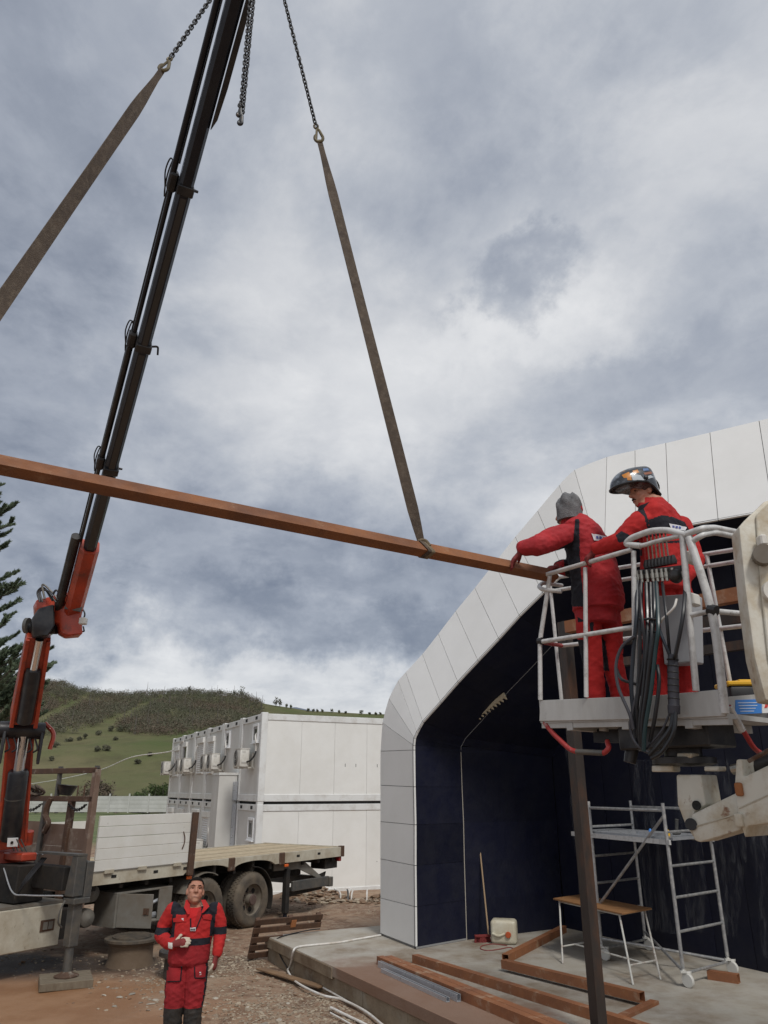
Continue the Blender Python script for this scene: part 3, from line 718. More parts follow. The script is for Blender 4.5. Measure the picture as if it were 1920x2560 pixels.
def round_mid(P, i):                        # middle point of a panel edge, bowed at the rounded corners
    a, b = P[i], P[i + 1]; m = ((a[0] + b[0]) / 2, (a[1] + b[1]) / 2)
    if 0 < i < len(P) - 2:
        p, q = P[i - 1], P[i + 2]
        c = ((-p[0] + 9 * a[0] + 9 * b[0] - q[0]) / 16, (-p[1] + 9 * a[1] + 9 * b[1] - q[1]) / 16); return ((c[0] + m[0]) / 2, (c[1] + m[1]) / 2)
    return m
def offset_profile(P, k):
    """profile moved inward by k"""
    out = []
    for i, (t, z) in enumerate(P):
        a = P[max(0, i - 1)]; b = P[min(len(P) - 1, i + 1)]
        dx, dz = b[0] - a[0], b[1] - a[1]; l = math.hypot(dx, dz) or 1
        out.append((t + dz / l * k, z - dx / l * k if i not in (0, len(P) - 1) else z))
    return out
def build_arch():
    b = thing('arched_building', 'large arched building with pale splayed rim panels and dark navy interior', 'building', (I0.x, I0.y, SLAB_Z))
    N_ = len(OUTP); nrm = Vector()
    for i in range(N_ - 1):
        o0, o1, i0, i1 = fb(OUTP[i][0], OD, OUTP[i][1]), fb(OUTP[i + 1][0], OD, OUTP[i + 1][1]), fb(INP[i][0], 0, INP[i][1]), fb(INP[i + 1][0], 0, INP[i + 1][1])
        om, im = fb(round_mid(OUTP, i)[0], OD, round_mid(OUTP, i)[1]), fb(round_mid(INP, i)[0], 0, round_mid(INP, i)[1])
        if i == 0: o0.z = SLAB_Z + .03; i0.z = SLAB_Z + .03
        if i in (5,): om = (o0 + o1) / 2; im = (i0 + i1) / 2
        n = (o1 - o0).cross(i0 - o0).normalized()
        if n.y > 0: n = -n
        g = .0045
        def ins(p, q): return p + (q - p).normalized() * g
        ring = [ins(o0, o1), om, ins(o1, o0), ins(i1, i0), im, ins(i0, i1)]
        # slim return edge so that every cassette panel has depth and stands a little uneven
        k = n * random.uniform(-.0015, .0015)
        front = [p + k for p in ring]; back = [p - n * .03 for p in ring]
        mb = MB(); mb.add(front + back, [(0, 1, 4, 5), (1, 2, 3, 4)] + [(j, (j + 1) % 6, (j + 1) % 6 + 6, j + 6) for j in range(6)])
        mb.build('rim_panel', 'acm_panel', b, smooth=20)
    # dark frame behind the joints, roof and side skin behind the rim
    def strip(P, d0, Q, d1, name, mat, shift=0.0):
        mb = MB(); a = [fb(t, d0, z) for t, z in P]; c = [fb(t, d1, z) for t, z in Q]
        mb.loft([a, c], cap=False, closed=False); return mb.build(name, mat, b, smooth=30)
    Po, Pi = offset_profile(OUTP, .015), offset_profile(INP, -.012)
    mb = MB(); mb.loft([[fb(t, OD + .035, z) for t, z in Po], [fb(t, .035, z) for t, z in Pi]], cap=False, closed=False); mb.build('rim_frame', 'panel_backing', b)
    for i in range(N_ - 1):
        P, Q = OUTP[i], OUTP[i + 1]
        mb = MB(); mb.add([fb(P[0], OD + .004, P[1]), fb(Q[0], OD + .004, Q[1]), fb(Q[0], OD + 7, Q[1]), fb(P[0], OD + 7, P[1])], [(0, 1, 2, 3)]); mb.build('roof_panel', 'acm_panel', b)
    # reveal: first bay of navy panels, then the inner walls and ceiling
    J = offset_profile(INP, .30); Kp = offset_profile(INP, .62)
    half = nl
    for i in range(N_ - 1):
        if 5 <= i <= 7 or N_ - 9 <= i <= N_ - 6: gap = 0
        else: gap = .002
        a0, a1, c1, c0 = fb(*INP[i][:1], .002, INP[i][1]), fb(INP[i + 1][0], .002, INP[i + 1][1]), fb(J[i + 1][0], 1.08, J[i + 1][1]), fb(J[i][0], 1.08, J[i][1])
        if i == 0: a0.z = c0.z = SLAB_Z
        def inz(p, q): return p + (q - p).normalized() * gap
        mb = MB(); mb.add([inz(a0, a1), inz(a1, a0), inz(c1, c0), inz(c0, c1)], [(0, 1, 2, 3)]); mb.build('reveal_panel', 'navy_panel', b)
    P0 = offset_profile(INP, -.02); P1 = offset_profile(INP, .28)
    strip(P0, .002, P1, 1.08, 'reveal_frame', 'black_hole')
    # inner walls
    tK, dK = 1.20, 3.0
    Kz = [(t + (.87 if i < half else -.87) * (1 if abs(z - IZ) > .01 else 0), z - (.15 if z > 3.3 else 0)) for i, (t, z) in enumerate(J)]
    for i in range(N_ - 1):
        a0, a1, c1, c0 = fb(J[i][0], 1.081, J[i][1]), fb(J[i + 1][0], 1.081, J[i + 1][1]), fb(Kz[i + 1][0], dK, Kz[i + 1][1]), fb(Kz[i][0], dK, Kz[i][1])
        if i in (0,): a0.z = c0.z = SLAB_Z
        if i == N_ - 2: a1.z = c1.z = SLAB_Z
        mb = MB(); mb.add([a0, a1, c1, c0], [(0, 1, 2, 3)]); mb.build('inner_wall_panel', 'navy_panel', b)
    # screen wall at the back, in tall sheets
    K = fb(tK - .02, dK + .02, SLAB_Z); RD = Vector((.486, -.874, 0)).normalized(); rn = Vector((RD.y, -RD.x, 0)); rn = rn if rn.y < 0 else -rn
    s = 0; w = .62
    while s < 6.0:
        a = K + RD * (s + .004); c = K + RD * (s + w - .004); dd = random.uniform(-.004, .004)
        a, c = a + rn * dd, c + rn * dd
        mb = MB(); mb.prism([a, c, c - rn * .04, a - rn * .04], (0, 0, 5.75)); mb.build('screen_sheet', 'navy_panel', b); s += w
    mb = MB(); a = K - rn * .06 - RD * .3; c = K + RD * 6.2 - rn * .06; mb.prism([a, c, c - rn * .1, a - rn * .1], (0, 0, 5.8)); mb.build('screen_wall', 'black_hole', b)
    mb = MB(); mb.prism([fb(6.2, 1.9, SLAB_Z), fb(13.0, 1.9, SLAB_Z), fb(13.0, 2.0, SLAB_Z), fb(6.2, 2.0, SLAB_Z)], (0, 0, 6.0)); mb.build('back_wall', 'navy_panel', b)
    mb = MB(); mb.prism([fb(-.8, 3.2, SLAB_Z), fb(14.0, 3.2, SLAB_Z), fb(14.0, 3.3, SLAB_Z), fb(-.8, 3.3, SLAB_Z)], (0, 0, 5.4)); mb.build('rear_wall', 'black_hole', b)
    # pale edge trim down the joint
    pts = [fb(J[i][0] - .004, 1.07, J[i][1]) for i in range(0, 7)]
    pts[0].z = SLAB_Z
    mb = MB()
    for p, q in zip(pts[:6], pts[1:6]): mb.beam(p, q, .012, .012)
    mb.build('edge_trim', 'trim_pale', b)
    pts = [fb(J[i][0], 1.07, J[i][1]) for i in range(6, 18)]
    mb = MB()
    for p, q in zip(pts, pts[1:]): mb.beam(p, q, .007, .007)
    mb.build('edge_wire', 'panel_backing', b)
    mb = MB(); a, c = fb(.015, -.01, SLAB_Z + .004), fb(J[0][0] - .01, 1.07, SLAB_Z + .004)
    mb.beam(a + Vector((0, 0, .012)), c + Vector((0, 0, .012)), .018, .024); mb.build('floor_trim', 'panel_backing', b)
    # foam closure strip with a toothed edge, wedged into the joint
    A, Bp = PP(1194, 1799, fb(0, 1.0, 1), FN), PP(1268, 1743, fb(0, 1.0, 1), FN)
    f = thing('foam_strip', 'pale toothed foam strip stuck in the dark sloping joint of the arch', 'foam strip', A)
    d = (Bp - A).normalized(); upv = d.cross(FN); upv = upv if upv.z > 0 else -upv
    L_ = (Bp - A).length
    mb = MB(); mb.prism([A + upv * .015, Bp + upv * .015, Bp + upv * .095, A + upv * .055], -FN * .04); mb.build('strip_body', 'foam', f, bevel=.006)
    nt = 9
    for k in range(nt):
        p = A + d * (L_ * (k + .5) / nt)
        mb = MB(); mb.cyl(p + upv * .02, p - upv * .028 + d * .014, .027, .008, 8); o = mb.build('tooth', 'foam', f)
build_arch()

# ------------------------------------------------------------------ steel frame inside: post and cross beams
def build_steel():
    pb = PZ(1500, 2592, SLAB_Z); top = 4.42
    ang = R(28)
    up = Vector((math.cos(ang), math.sin(ang), 0))
    t = thing('steel_post', 'tall dark rusty square steel post standing on the slab', 'steel post', pb)
    mb = MB(); mb.hollow(pb, pb + Vector((0, 0, top - SLAB_Z)), .115, .115, .006, up); mb.build('post_shaft', 'dark_steel', t, smooth=0)
    mb = MB(); mb.box(pb + Vector((0, 0, .006)), (.2, .2, .012), (up, Vector((-up.y, up.x, 0)), Vector((0, 0, 1)))); mb.build('base_plate', 'dark_steel', t)
    dv = Vector((math.cos(R(50)), -math.sin(R(50)), 0)); nv = Vector((dv.y, -dv.x, 0))
    a = PP(1440, 1570, pb + Vector((0, 0, 0)), nv); c = PP(1905, 1478, pb, nv)
    a = a - dv * .02; c = c + dv * 2.2; c.z = a.z = (a.z + PP(1868, 1493, pb, nv).z) / 2
    mb = MB(); mb.hollow(a + nv * .13, c + nv * .13, .11, .13, .006); mb.build('steel_beam', 'rust_tube', label='rusty horizontal steel beam behind the lift basket, fixed to the post', cat='steel beam', smooth=0)
    a2, c2 = a + nv * -.45 + Vector((0, 0, -.10)), c + nv * -.45 + Vector((0, 0, -.10))
    mb = MB(); mb.hollow(a2, c2, .22, .12, .006); mb.build('steel_beam', 'dark_steel', label='grey brown steel beam running just below and behind the rusty cross beam', cat='steel beam', smooth=0)
    a3 = PP(1735, 1630, pb - nv * 1.2, nv); c3 = a3 + dv * 3.0; c3.z = a3.z
    mb = MB(); mb.hollow(a3 - dv * 1.4, c3, .1, .1, .006); mb.build('steel_beam', 'dark_steel', label='dark lowest cross beam in the gloom behind the basket', cat='steel beam', smooth=0)
build_steel()
# ------------------------------------------------------------------ stacked office containers
CD = Vector((-.435, .90, 0)).normalized(); CL = Vector((CD.y, -CD.x, 0))          # along the window front, along the long side
C0 = PY(656, 1783, 23.7); CH = 2.60; CZ0 = C0.z - 2 * CH
CW = 2.38; CLEN = 6.06
def cc(u, v, z): return Vector((C0.x, C0.y, 0)) + CD * u + CL * v + Vector((0, 0, z))   # v < 0 is out in front of the windows
CAX = (CD, CL, Vector((0, 0, 1)))
def cbox(mb, u0, u1, v0, v1, z0, z1): return mb.box(cc((u0 + u1) / 2, (v0 + v1) / 2, (z0 + z1) / 2), (u1 - u0, v1 - v0, z1 - z0), CAX)
ORD = ['first', 'second', 'third', 'fourth', 'fifth', 'sixth']
def build_container(i, lv):
    u0, u1 = i * CW + .008, (i + 1) * CW - .008; z0, z1 = CZ0 + lv * CH + (.04 if lv else .0), CZ0 + (lv + 1) * CH - (.0 if lv else .04)
    where = ('upper' if lv else 'lower')
    lab = f'{where} storey white office container, {ORD[i]} along from the broad blank side wall'
    t = thing('office_container', lab, 'container', cc((u0 + u1) / 2, CLEN / 2, z0), 'stacked office containers')
    for (u, v) in ((u0, 0), (u1, 0), (u0, CLEN), (u1, CLEN)):
        mb = MB(); a = u if u == u0 else u - .17; c = v if v == 0 else v - .20
        cbox(mb, a, a + .17, c, c + .20, z0, z1 + (.035 if lv else .0)); mb.build('corner_post', 'container_rail', t, bevel=.012)
    for z, h, nm in ((z0, .20, 'floor_rail'), (z1 - .19, .19, 'roof_rail')):
        mb = MB(); cbox(mb, u0 + .172, u1 - .172, .01, .12, z, z + h); r = mb.build(nm, 'container_rail', t, bevel=.008)
        if nm == 'roof_rail':
            for k in (.26, .74):
                uu = lerp(u0, u1, k)
                mb = MB(); mb.cm = 0; cbox(mb, uu - .11, uu + .11, .002, .05, z + .05, z + .145); mb.build('fork_pocket', 'black_hole', r)
        if i in (0, 5):
            uu = u0 if i == 0 else u1 - .12
            mb = MB(); cbox(mb, uu + (.012 if i == 0 else -.012), uu + .12, .202, CLEN - .202, z, z + h); mb.build(nm, 'container_rail', t, bevel=.008)
    mb = MB(); cbox(mb, u0 + .17, u1 - .17, .045, .10, z0 + .2, z1 - .19); mb.build('end_wall', 'container_grey', t)
    mb = MB(); cbox(mb, u0 + .17, u1 - .17, CLEN - .1, CLEN - .05, z0 + .2, z1 - .19); mb.build('end_wall', 'container_grey', t)
    mb = MB(); cbox(mb, u0 + .05, u1 - .05, .12, CLEN - .12, z1 - .06, z1 - .03); mb.build('roof', 'container_grey', t)
    mb = MB(); cbox(mb, u0 + .05, u1 - .05, .12, CLEN - .12, z0 + .03, z0 + .08); mb.build('floor', 'container_grey', t)
    if lv == 0:
        mb = MB(); cbox(mb, u0 + .06, u1 - .06, .10, CLEN - .10, z1 - .04, z1 + .078); mb.build('dark_gap_filler', 'black_hole', t)  # black filler added to keep the see-through gap between the storeys dark
    if i in (0, 5):
        n = 5; w = (CLEN - .4) / n
        for k in range(n):
            mb = MB(); uu = u0 + .035 if i == 0 else u1 - .075
            cbox(mb, uu, uu + .04, .2 + k * w + .003, .2 + (k + 1) * w - .003, z0 + .2, z1 - .19); p = mb.build('side_panel', 'container_white', t)
            if i == 0 and ((lv == 1 and k in (2, 3)) or (lv == 0 and k == 3)):
                for q in (.33, .66):
                    v = .2 + (k + q) * w; zz = z0 + (1.02 if lv else .86)
                    mb = MB(); cbox(mb, uu - .004, uu + .01, v - .008, v + .008, zz, zz + .07 * lv + .025); mb.build('slot', 'black_hole', p)
    return t, u0, u1, z0, z1
def window(t, u, w, zt, h):
    mb = MB(); e = .075
    for (a, b, c, d) in ((u, u + w, zt - e, zt), (u, u + w, zt - h, zt - h + e), (u, u + e, zt - h + e, zt - e), (u + w - e, u + w, zt - h + e, zt - e)):
        cbox(mb, a, b, -.02, .06, c, d)
    f = mb.build('window', 'pvc_white', t, bevel=.006)
    mb = MB()
    for (a, b, c, d) in ((u + e, u + w - e, zt - 2 * e, zt - e), (u + e, u + w - e, zt - h + e, zt - h + 2 * e), (u + e, u + 2 * e, zt - h + 2 * e, zt - 2 * e), (u + w - 2 * e, u + w - e, zt - h + 2 * e, zt - 2 * e)):
        cbox(mb, a, b, -.002, .05, c, d)
    mb.build('sash', 'ac_grille', f)
    mb = MB(); cbox(mb, u + e, u + w - e, .02, .03, zt - h + e, zt - e); mb.build('pane', 'glass_dark', f)
    mb = MB(); cbox(mb, u - .03, u + w + .03, -.06, .04, zt - h - .03, zt - h); mb.build('sill', 'pvc_white', f)
def shutter(t, u, w, zt, h, n=15, down=1.0):
    mb = MB(); cbox(mb, u - .03, u + w + .03, -.075, .05, zt - .2, zt); f = mb.build('shutter_box', 'container_white', t, bevel=.01)
    for a in (u - .03, u + w - .02):
        mb = MB(); cbox(mb, a, a + .05, -.03, .05, zt - h, zt - .202); mb.build('guide', 'shutter', f)
    hh = (h - .2) / n
    for k in range(int(n * down)):
        mb = MB(); z = zt - .2 - hh * k
        a, b, c, d = cc(u + .03, -.004, z), cc(u + .03, -.024, z - hh * .45), cc(u + .03, -.008, z - hh * .93), cc(u + .03, .03, z - hh * .5)
        mb.prism([a, b, c, d], CD * (w - .05)); mb.build('slat', 'shutter', f)
    if down < 1:
        mb = MB(); cbox(mb, u + .02, u + w - .02, .012, .03, zt - h, zt - .2); mb.build('pane', 'glass_dark', f)
        mb = MB(); cbox(mb, u + .1, u + .16, .0, .05, zt - h, zt - .2 - hh * int(n * down)); cbox(mb, u + w - .16, u + w - .1, .0, .05, zt - h, zt - .2 - hh * int(n * down)); mb.build('sash', 'ac_grille', f)
def aircon(u, zt, label, pipe=True, ground=False):
    w, h, d = .78, .54, .29; v1 = -.16; v0 = v1 - d
    t = thing('air_conditioner', label, 'air conditioner', cc(u, (v0 + v1) / 2, zt - h), 'outdoor air conditioners')
    mb = MB(); cbox(mb, u - w / 2, u + w / 2, v0, v1, zt - h, zt - .02); mb.build('casing', 'ac_body', t, bevel=.015, seg=2)
    mb = MB(); cbox(mb, u - w / 2 - .012, u + w / 2 + .012, v0 - .012, v1 + .012, zt - .02, zt + .005); mb.build('lid', 'ac_body', t)
    c = cc(u + .1, v0, zt - h / 2)
    mb = MB()
    for rr in (.22, .17, .12, .07): mb.lathe([(rr, .0), (rr, .014), (rr - .012, .014), (rr - .012, 0)], c, -CL, 24, True)
    mb.build('fan_grille', 'ac_grille', t)
    mb = MB(); mb.lathe([(.235, -.004), (.235, .003)], c, -CL, 24); mb.build('fan_shroud', 'chassis_black', t)
    mb = MB(); cbox(mb, u - w / 2 - .008, u - w / 2 + .01, v0 + .06, v0 + .17, zt - .12, zt - .06); mb.build('handle', 'caster_white', t); mb = MB(); cbox(mb, u - w / 2 - .02, u - w / 2 + .01, v0 + .05, v1 - .06, zt - h + .12, zt - h + .17); mb.build('valve_cover', 'caster_white', t)
    for a in (-.26, .26):
        mb = MB()
        if ground: cbox(mb, u + a - .03, u + a + .03, v0, v1, CZ0 - .05, zt - h)
        else:
            cbox(mb, u + a - .02, u + a + .02, v0 - .02, .0, zt - h - .045, zt - h); cbox(mb, u + a - .02, u + a + .02, -.035, .042, zt - h - .045, zt - .12)
        mb.build('bracket', 'ac_body', t)
    if pipe:
        mb = MB(); mb.tube(bez([cc(u - w / 2 - .0, v1 - .08, zt - h + .14), cc(u - w / 2 - .12, v1 + .02, zt - h + .19), cc(u - w / 2 - .20, -.04, zt - h + .36), cc(u - w / 2 - .20, -.02, zt - .06)]), .026, 7); mb.build('pipe', 'cable_black', t)
        mb = MB(); mb.tube(bez([cc(u - w / 2 - .20, -.02, zt - .08), cc(u - w / 2 - .22, -.03, zt + .15), cc(u - w / 2 - .10, -.02, zt + .38), cc(u - w / 2 - .09, .05, zt + .48)]), .032, 7); mb.build('pipe_cover', 'conduit_white', t)
def build_containers():
    for lv in (0, 1):
        for i in range(6):
            t, u0, u1, z0, z1 = build_container(i, lv); W = u1 - u0
            if lv == 1:
                if i == 0: window(t, u0 + .13 * CW, .60, z1 - .28, .56)
                if i == 1: window(t, u0 + .58 * CW, .56, z1 - .28, .56)
                if i == 2: shutter(t, u0 + .50 * CW, .86, z1 - .33, 1.35)
                if i == 3: shutter(t, u0 + .20 * CW, .98, z1 - .29, 1.36)
                if i == 4: shutter(t, u0 + .55 * CW, .70, z1 - .29, 1.36, down=0)
                if i == 5: shutter(t, u0 + .20 * CW, 1.0, z1 - .38, 1.3)
            else:
                if i == 0: window(t, u0 + .10 * CW, .62, z1 - .38, .62)
                if i == 1: window(t, u0 + .80 * CW, .22, z1 - .40, .62)
                if i == 2: shutter(t, u0 + .50 * CW, .86, z1 - .33, 1.35)
                if i == 3: shutter(t, u0 + .20 * CW, .98, z1 - .29, 1.36)
                if i == 4: shutter(t, u0 + .45 * CW, .9, z1 - .33, 1.35)
                if i == 5: shutter(t, u0 + .30 * CW, .9, z1 - .33, 1.35)
    zt = CZ0 + 2 * CH - 1.02
    aircon(.42 * CW, zt, 'beige air conditioner alone below the small window nearest the blank side wall')
    aircon(1.97 * CW, zt, 'beige air conditioner, right unit of the pair beside the slender window')
    aircon(2.40 * CW, zt, 'beige air conditioner, left unit of the pair beside the slender window', False)
    aircon(3.95 * CW, zt, 'beige air conditioner, right unit of the pair under the unshuttered window')
    aircon(4.38 * CW, zt, 'beige air conditioner, left unit of the pair under the unshuttered window', False)
    aircon(5.78 * CW, zt, 'beige air conditioner overhanging the far corner of the container stack')
    aircon(2.62 * CW, CZ0 + 1.30, 'beige air conditioner low on the lower storey beside a roller shutter', True, True)
    aircon(.95 * CW, CZ0 + 1.06, 'air conditioner seen just above the truck deck, white lid up', False, True)
    for k in range(7):
        for v in (0, CLEN - .2):
            uu = min(max(k * CW - .085, .02), 6 * CW - .2)
            mb = MB(); cbox(mb, uu, uu + .17, v + .01, v + .19, CZ0 + CH - .039, CZ0 + CH + .039); mb.build('stacking_cone', 'container_rail', None, label='short steel spacer block between the two container storeys', cat='spacer', group='spacers between the container storeys')
    # tall service box standing in front of the second container
    t = thing('service_duct', 'tall grey sheet metal duct box standing against the container front', 'duct', cc(1.25 * CW, -.3, CZ0))
    for k in range(2):
        mb = MB(); ua = .98 * CW + k * .45; cbox(mb, ua + .003, ua + .447, -.62, -.02, CZ0 - .2, CZ0 + CH + .82); mb.build('duct_panel', 'container_grey', t, bevel=.008)
    mb = MB(); cbox(mb, .98 * CW - .02, .98 * CW + .92, -.64, 0.0, CZ0 + CH + .822, CZ0 + CH + .90); mb.build('duct_cap', 'container_rail', t)
    mb = MB(); cbox(mb, .955 * CW - .02, .955 * CW + .03, -.14, -.02, CZ0 + .2, CZ0 + CH - .05); mb.build('downpipe', 'galvanised', t)
    mb = MB(); cbox(mb, .955 * CW - .02, .955 * CW + .03, -.16, -.02, CZ0 + CH + .05, CZ0 + CH + .62); mb.build('downpipe', 'galvanised', t)
    # cable from the truck side to the containers
    a = PY(160, 1960, 60); b = cc(4.9 * CW, -.03, CZ0 + 2 * CH - .22); c = cc(5.9 * CW, -.1, CZ0 + 2 * CH - .55)
    a = PY(20, 1968, 62); m1 = PY(140, 1950, 52); m2 = PY(250, 1925, 45); m3 = PY(330, 1893, 39)
    mb = MB(); mb.tube(bez([a, m1, m2, m3, c, b]), .028, 6); mb.build('overhead_cable', 'conduit_white', label='pale cable sagging from the container corner towards the yard', cat='cable', origin=c)
    # pipes coming out of the earth by the container foot
    for k, (p, q, m) in enumerate((((836, 2222), (848, 2258), 'conduit_white'), ((878, 2222), (866, 2256), 'conduit_white'), ((884, 2222), (876, 2256), 'conduit_white'), ((918, 2224), (917, 2250), 'conduit_white'), ((752, 2243), (757, 2256), 'conduit_white'), ((782, 2245), (782, 2254), 'conduit_white'), ((868, 2224), (872, 2246), 'cable_black'))):
        a, b = PY(*p, 21.7), PY(*q, 21.2); mid = (a + b) / 2 + Vector((.10 if k == 0 else 0, -.1, .06))
        mb = MB(); mb.tube(bez([a, mid, b - Vector((0, 0, .1))], 6), .022, 6)
        mb.build('conduit', m, label=['pale conduit bent in an arc behind the truck bumper', 'left of two pale conduits leaning together at the container foot', 'right of two pale conduits leaning together at the container foot', 'short upright pale conduit beside the white arch rim', 'short pale pipe stub seen under the truck bumper', 'tiny pale pipe stub between bumper and leg', 'black conduit rising beside the two leaning pale ones'][k], cat='conduit')
build_containers()
# ------------------------------------------------------------------ crane truck
TAX = (TK, TL, Vector((0, 0, 1)))
def tbox(mb, s0, s1, l0, l1, z0, z1): return mb.box(tk((s0 + s1) / 2, (l0 + l1) / 2, (z0 + z1) / 2), (s1 - s0, l1 - l0, z1 - z0), TAX)
def build_truck():
    t = thing('crane_truck', 'old white flatbed crane truck with one side board up', 'truck', tk(-2, 1.25, 0))
    DZ = 1.30; S0, S1 = -4.05, 3.10
    # deck planks
    n = 16
    for k in range(n):
        a = .07 + (2.36) * k / n; mb = MB(); tbox(mb, S0, S1 - .02, a + .003, a + 2.36 / n - .003, DZ - .035, DZ + random.uniform(-.003, .003)); mb.build('deck_plank', 'deck_wood', t)
    # near side rail, cut out over the wheels
    def rail(l, flip):
        top = [(S0, DZ + .012), (S1, DZ + .012)]
        bot = []
        s = S1
        while s > S0 - .001:
            z = DZ - .19
            for c in (0.0, -1.32):
                r = .60; d = abs(s - c)
                if d < r: z = max(z, DZ - .19 + .115 * math.sqrt(max(0, 1 - (d / r) ** 2)))
            bot.append((s, z)); s -= .06
        P = [tk(s, l, z) for s, z in top + bot]
        mb = MB()
        for (s0_, z0_), (s1_, z1_) in zip(bot, bot[1:]):
            mb.prism([tk(s0_, l, z0_), tk(s1_, l, z1_), tk(s1_, l, DZ + .012), tk(s0_, l, DZ + .012)], TL * .06)
        mb.build('side_rail', 'truck_cream', t, smooth=0)
    rail(0, 0); rail(2.44, 1)
    mb = MB(); tbox(mb, S1 - .05, S1 + .02, 0.0, 2.5, DZ - .17, DZ + .02); mb.build('rear_rail', 'truck_cream', t)
    mb = MB(); tbox(mb, S1 - .10, S1 + .035, -.012, .09, DZ - .20, DZ + .035); mb.build('corner_bracket', 'truck_rust', t, bevel=.01)
    for s in (-.68 + .0, 2.0 - 1.15): 
        mb = MB(); tbox(mb, s - .09, s + .09, -.025, .03, DZ - .22, DZ + .02); mb.build('stake_pocket', 'truck_rust', t, bevel=.015)
    for s in (-3.5, -2.6, -1.9, 1.4, 2.15): 
        mb = MB(); tbox(mb, s - .05, s + .05, -.006, .02, DZ - .10, DZ - .055); mb.build('lashing_slot', 'chassis_black', t)
    # side board of five planks, up, and the rusty stake at its end
    BS0, BS1 = -3.93, -1.88; bh = .86
    for k in range(5):
        mb = MB(); z = DZ + .02 + bh * k / 5
        tbox(mb, BS0, BS1, -.025 + random.uniform(-.003, .003), .015, z + .003, z + bh / 5 - .003); mb.build('side_board', 'truck_white', t, bevel=.004)
    for s in (BS0 + .3, BS0 + 1.0, BS1 - .25):
        mb = MB(); tbox(mb, s - .09, s + .09, -.04, -.0, DZ - .02, DZ + .035); mb.build('hinge', 'truck_cream', t)
    mb = MB(); mb.tube(bez([tk(BS1 - .17, -.03, DZ + .56), tk(BS1 - .15, -.055, DZ + .46), tk(BS1 - .15, -.055, DZ + .36), tk(BS1 - .17, -.03, DZ + .26)], 5), .010, 6); mb.build('board_handle', 'truck_rust', t)
    mb = MB(); mb.beam(tk(BS1 + .07, -.03, DZ - .20), tk(BS1 + .10, -.03, DZ + bh + .03), .07, .13, TK); mb.build('stake', 'truck_rust', t, bevel=.008)
    mb = MB(); tbox(mb, -3.9, -2.2, 2.46, 2.50, DZ + .02, DZ + .70); mb.build('far_side_board', 'truck_white', t)
    # headboard: plates, posts, upper frame
    hs = -4.08
    for a, b, z0, z1 in ((.10, .56, .98, 1.98), (.64, 1.27, 1.0, 2.04), (1.35, 2.04, 1.0, 2.07)):
        for q in range(3):
            mb = MB(); h = (z1 - z0) / 3; tbox(mb, hs, hs + .02, a, b, z0 + h * q + .002, z0 + h * (q + 1) - .002); mb.build('headboard_plate', 'headboard_steel', t)
    for l, w, m in ((.03, .11, 'headboard_steel'), (.60, .10, 'truck_rust'), (1.31, .10, 'stabil_grey'), (2.08, .10, 'truck_rust')):
        mb = MB(); tbox(mb, hs - .05, hs + .05, l - w / 2, l + w / 2, .80, 2.40 if l < 2 and l > .1 else 2.92); mb.build('headboard_post', m, t, bevel=.006)
    for z, l0, l1 in ((2.40, .0, 2.13), (2.86, .0, 2.13)):
        mb = MB(); tbox(mb, hs - .05, hs + .05, l0, l1, z, z + .09 + .0); mb.build('headboard_rail', 'truck_rust', t, bevel=.006)
    for l in (.03, 1.05, 2.09):
        mb = MB(); tbox(mb, hs - .03, hs + .03, l - .03, l + .03, 2.40, 2.98); mb.build('headboard_upright', 'stabil_grey', t)
    for l in (.30, .48, 1.6, 1.8, 1.97):
        mb = MB(); mb.cyl(tk(hs, l, 2.47), tk(hs, l, 2.66), .012, None, 6); mb.build('stake_pin', 'truck_rust', t)
    # slack chains on the headboard
    def slack(l0, l1, z, sag):
        P = [tk(hs - .06, lerp(l0, l1, k / 16), z - sag * math.sin(math.pi * k / 16)) for k in range(17)]
        mb = MB()
        for k in range(16):
            a, b = P[k], P[k + 1]; x, y, d = axes(b - a); 
            if k % 2: x, y = y, x
            L_ = (b - a).length * .68; c = (a + b) / 2
            mb.tube([c + d * L_ * math.cos(q) * 1.0 + x * .022 * math.sin(q) for q in [2 * math.pi * j / 10 for j in range(10)]], .008, 5, True)
        mb.build('headboard_chain', 'chain_steel', t, kind='stuff')
    slack(.12, .60, 2.36, .09); slack(1.36, 2.0, 2.36, .11)
    # ropes and gear dumped over the headboard
    mb = MB()
    for k in range(5):
        c = tk(hs - .05, 1.55 + .08 * k, 2.58 + .02 * (k % 2)); mb.tube([c + TL * .16 * math.cos(q) + Vector((0, 0, .07 * math.sin(q))) + TK * .05 * math.sin(2 * q) for q in [2 * math.pi * j / 14 for j in range(14)]], .022, 6, True)
    mb.build('rope_coil', 'webbing', t)
    mb = MB(); mb.lathe([(.10, 0), (.17, .16), (.18, .16), (.19, .17), (.16, .17), (.09, .02)], tk(hs + .1, .95, 2.50), (.1, 0, 1), 16); mb.build('rubber_bucket', 'bucket_black', t)
    mb = MB(); mb.tube(bez([tk(hs - .08, 1.1, 2.45), tk(hs - .10, 1.16, 2.2), tk(hs - .09, 1.05, 2.05), tk(hs - .10, 1.12, 1.9)], 6), [.05] * 19, 6); mb.build('rag', 'truck_rust', t)
    # chassis
    mb = MB()
    for l in (.80, 1.62): tbox(mb, -8.6, 2.5, l, l + .09, .72, 1.0)
    for s in (-5, -3.4, -2.2, -.66, .9, 2.4): tbox(mb, s, s + .1, .89, 1.62, .76, .98)
    mb.build('chassis_frame', 'chassis_black', t)
    mb = MB()
    for s in [S0 + .2 + k * .55 for k in range(13)]: tbox(mb, s, s + .07, .07, 2.43, 1.02, DZ - .036)
    mb.build('cross_bearers', 'chassis_black', t)
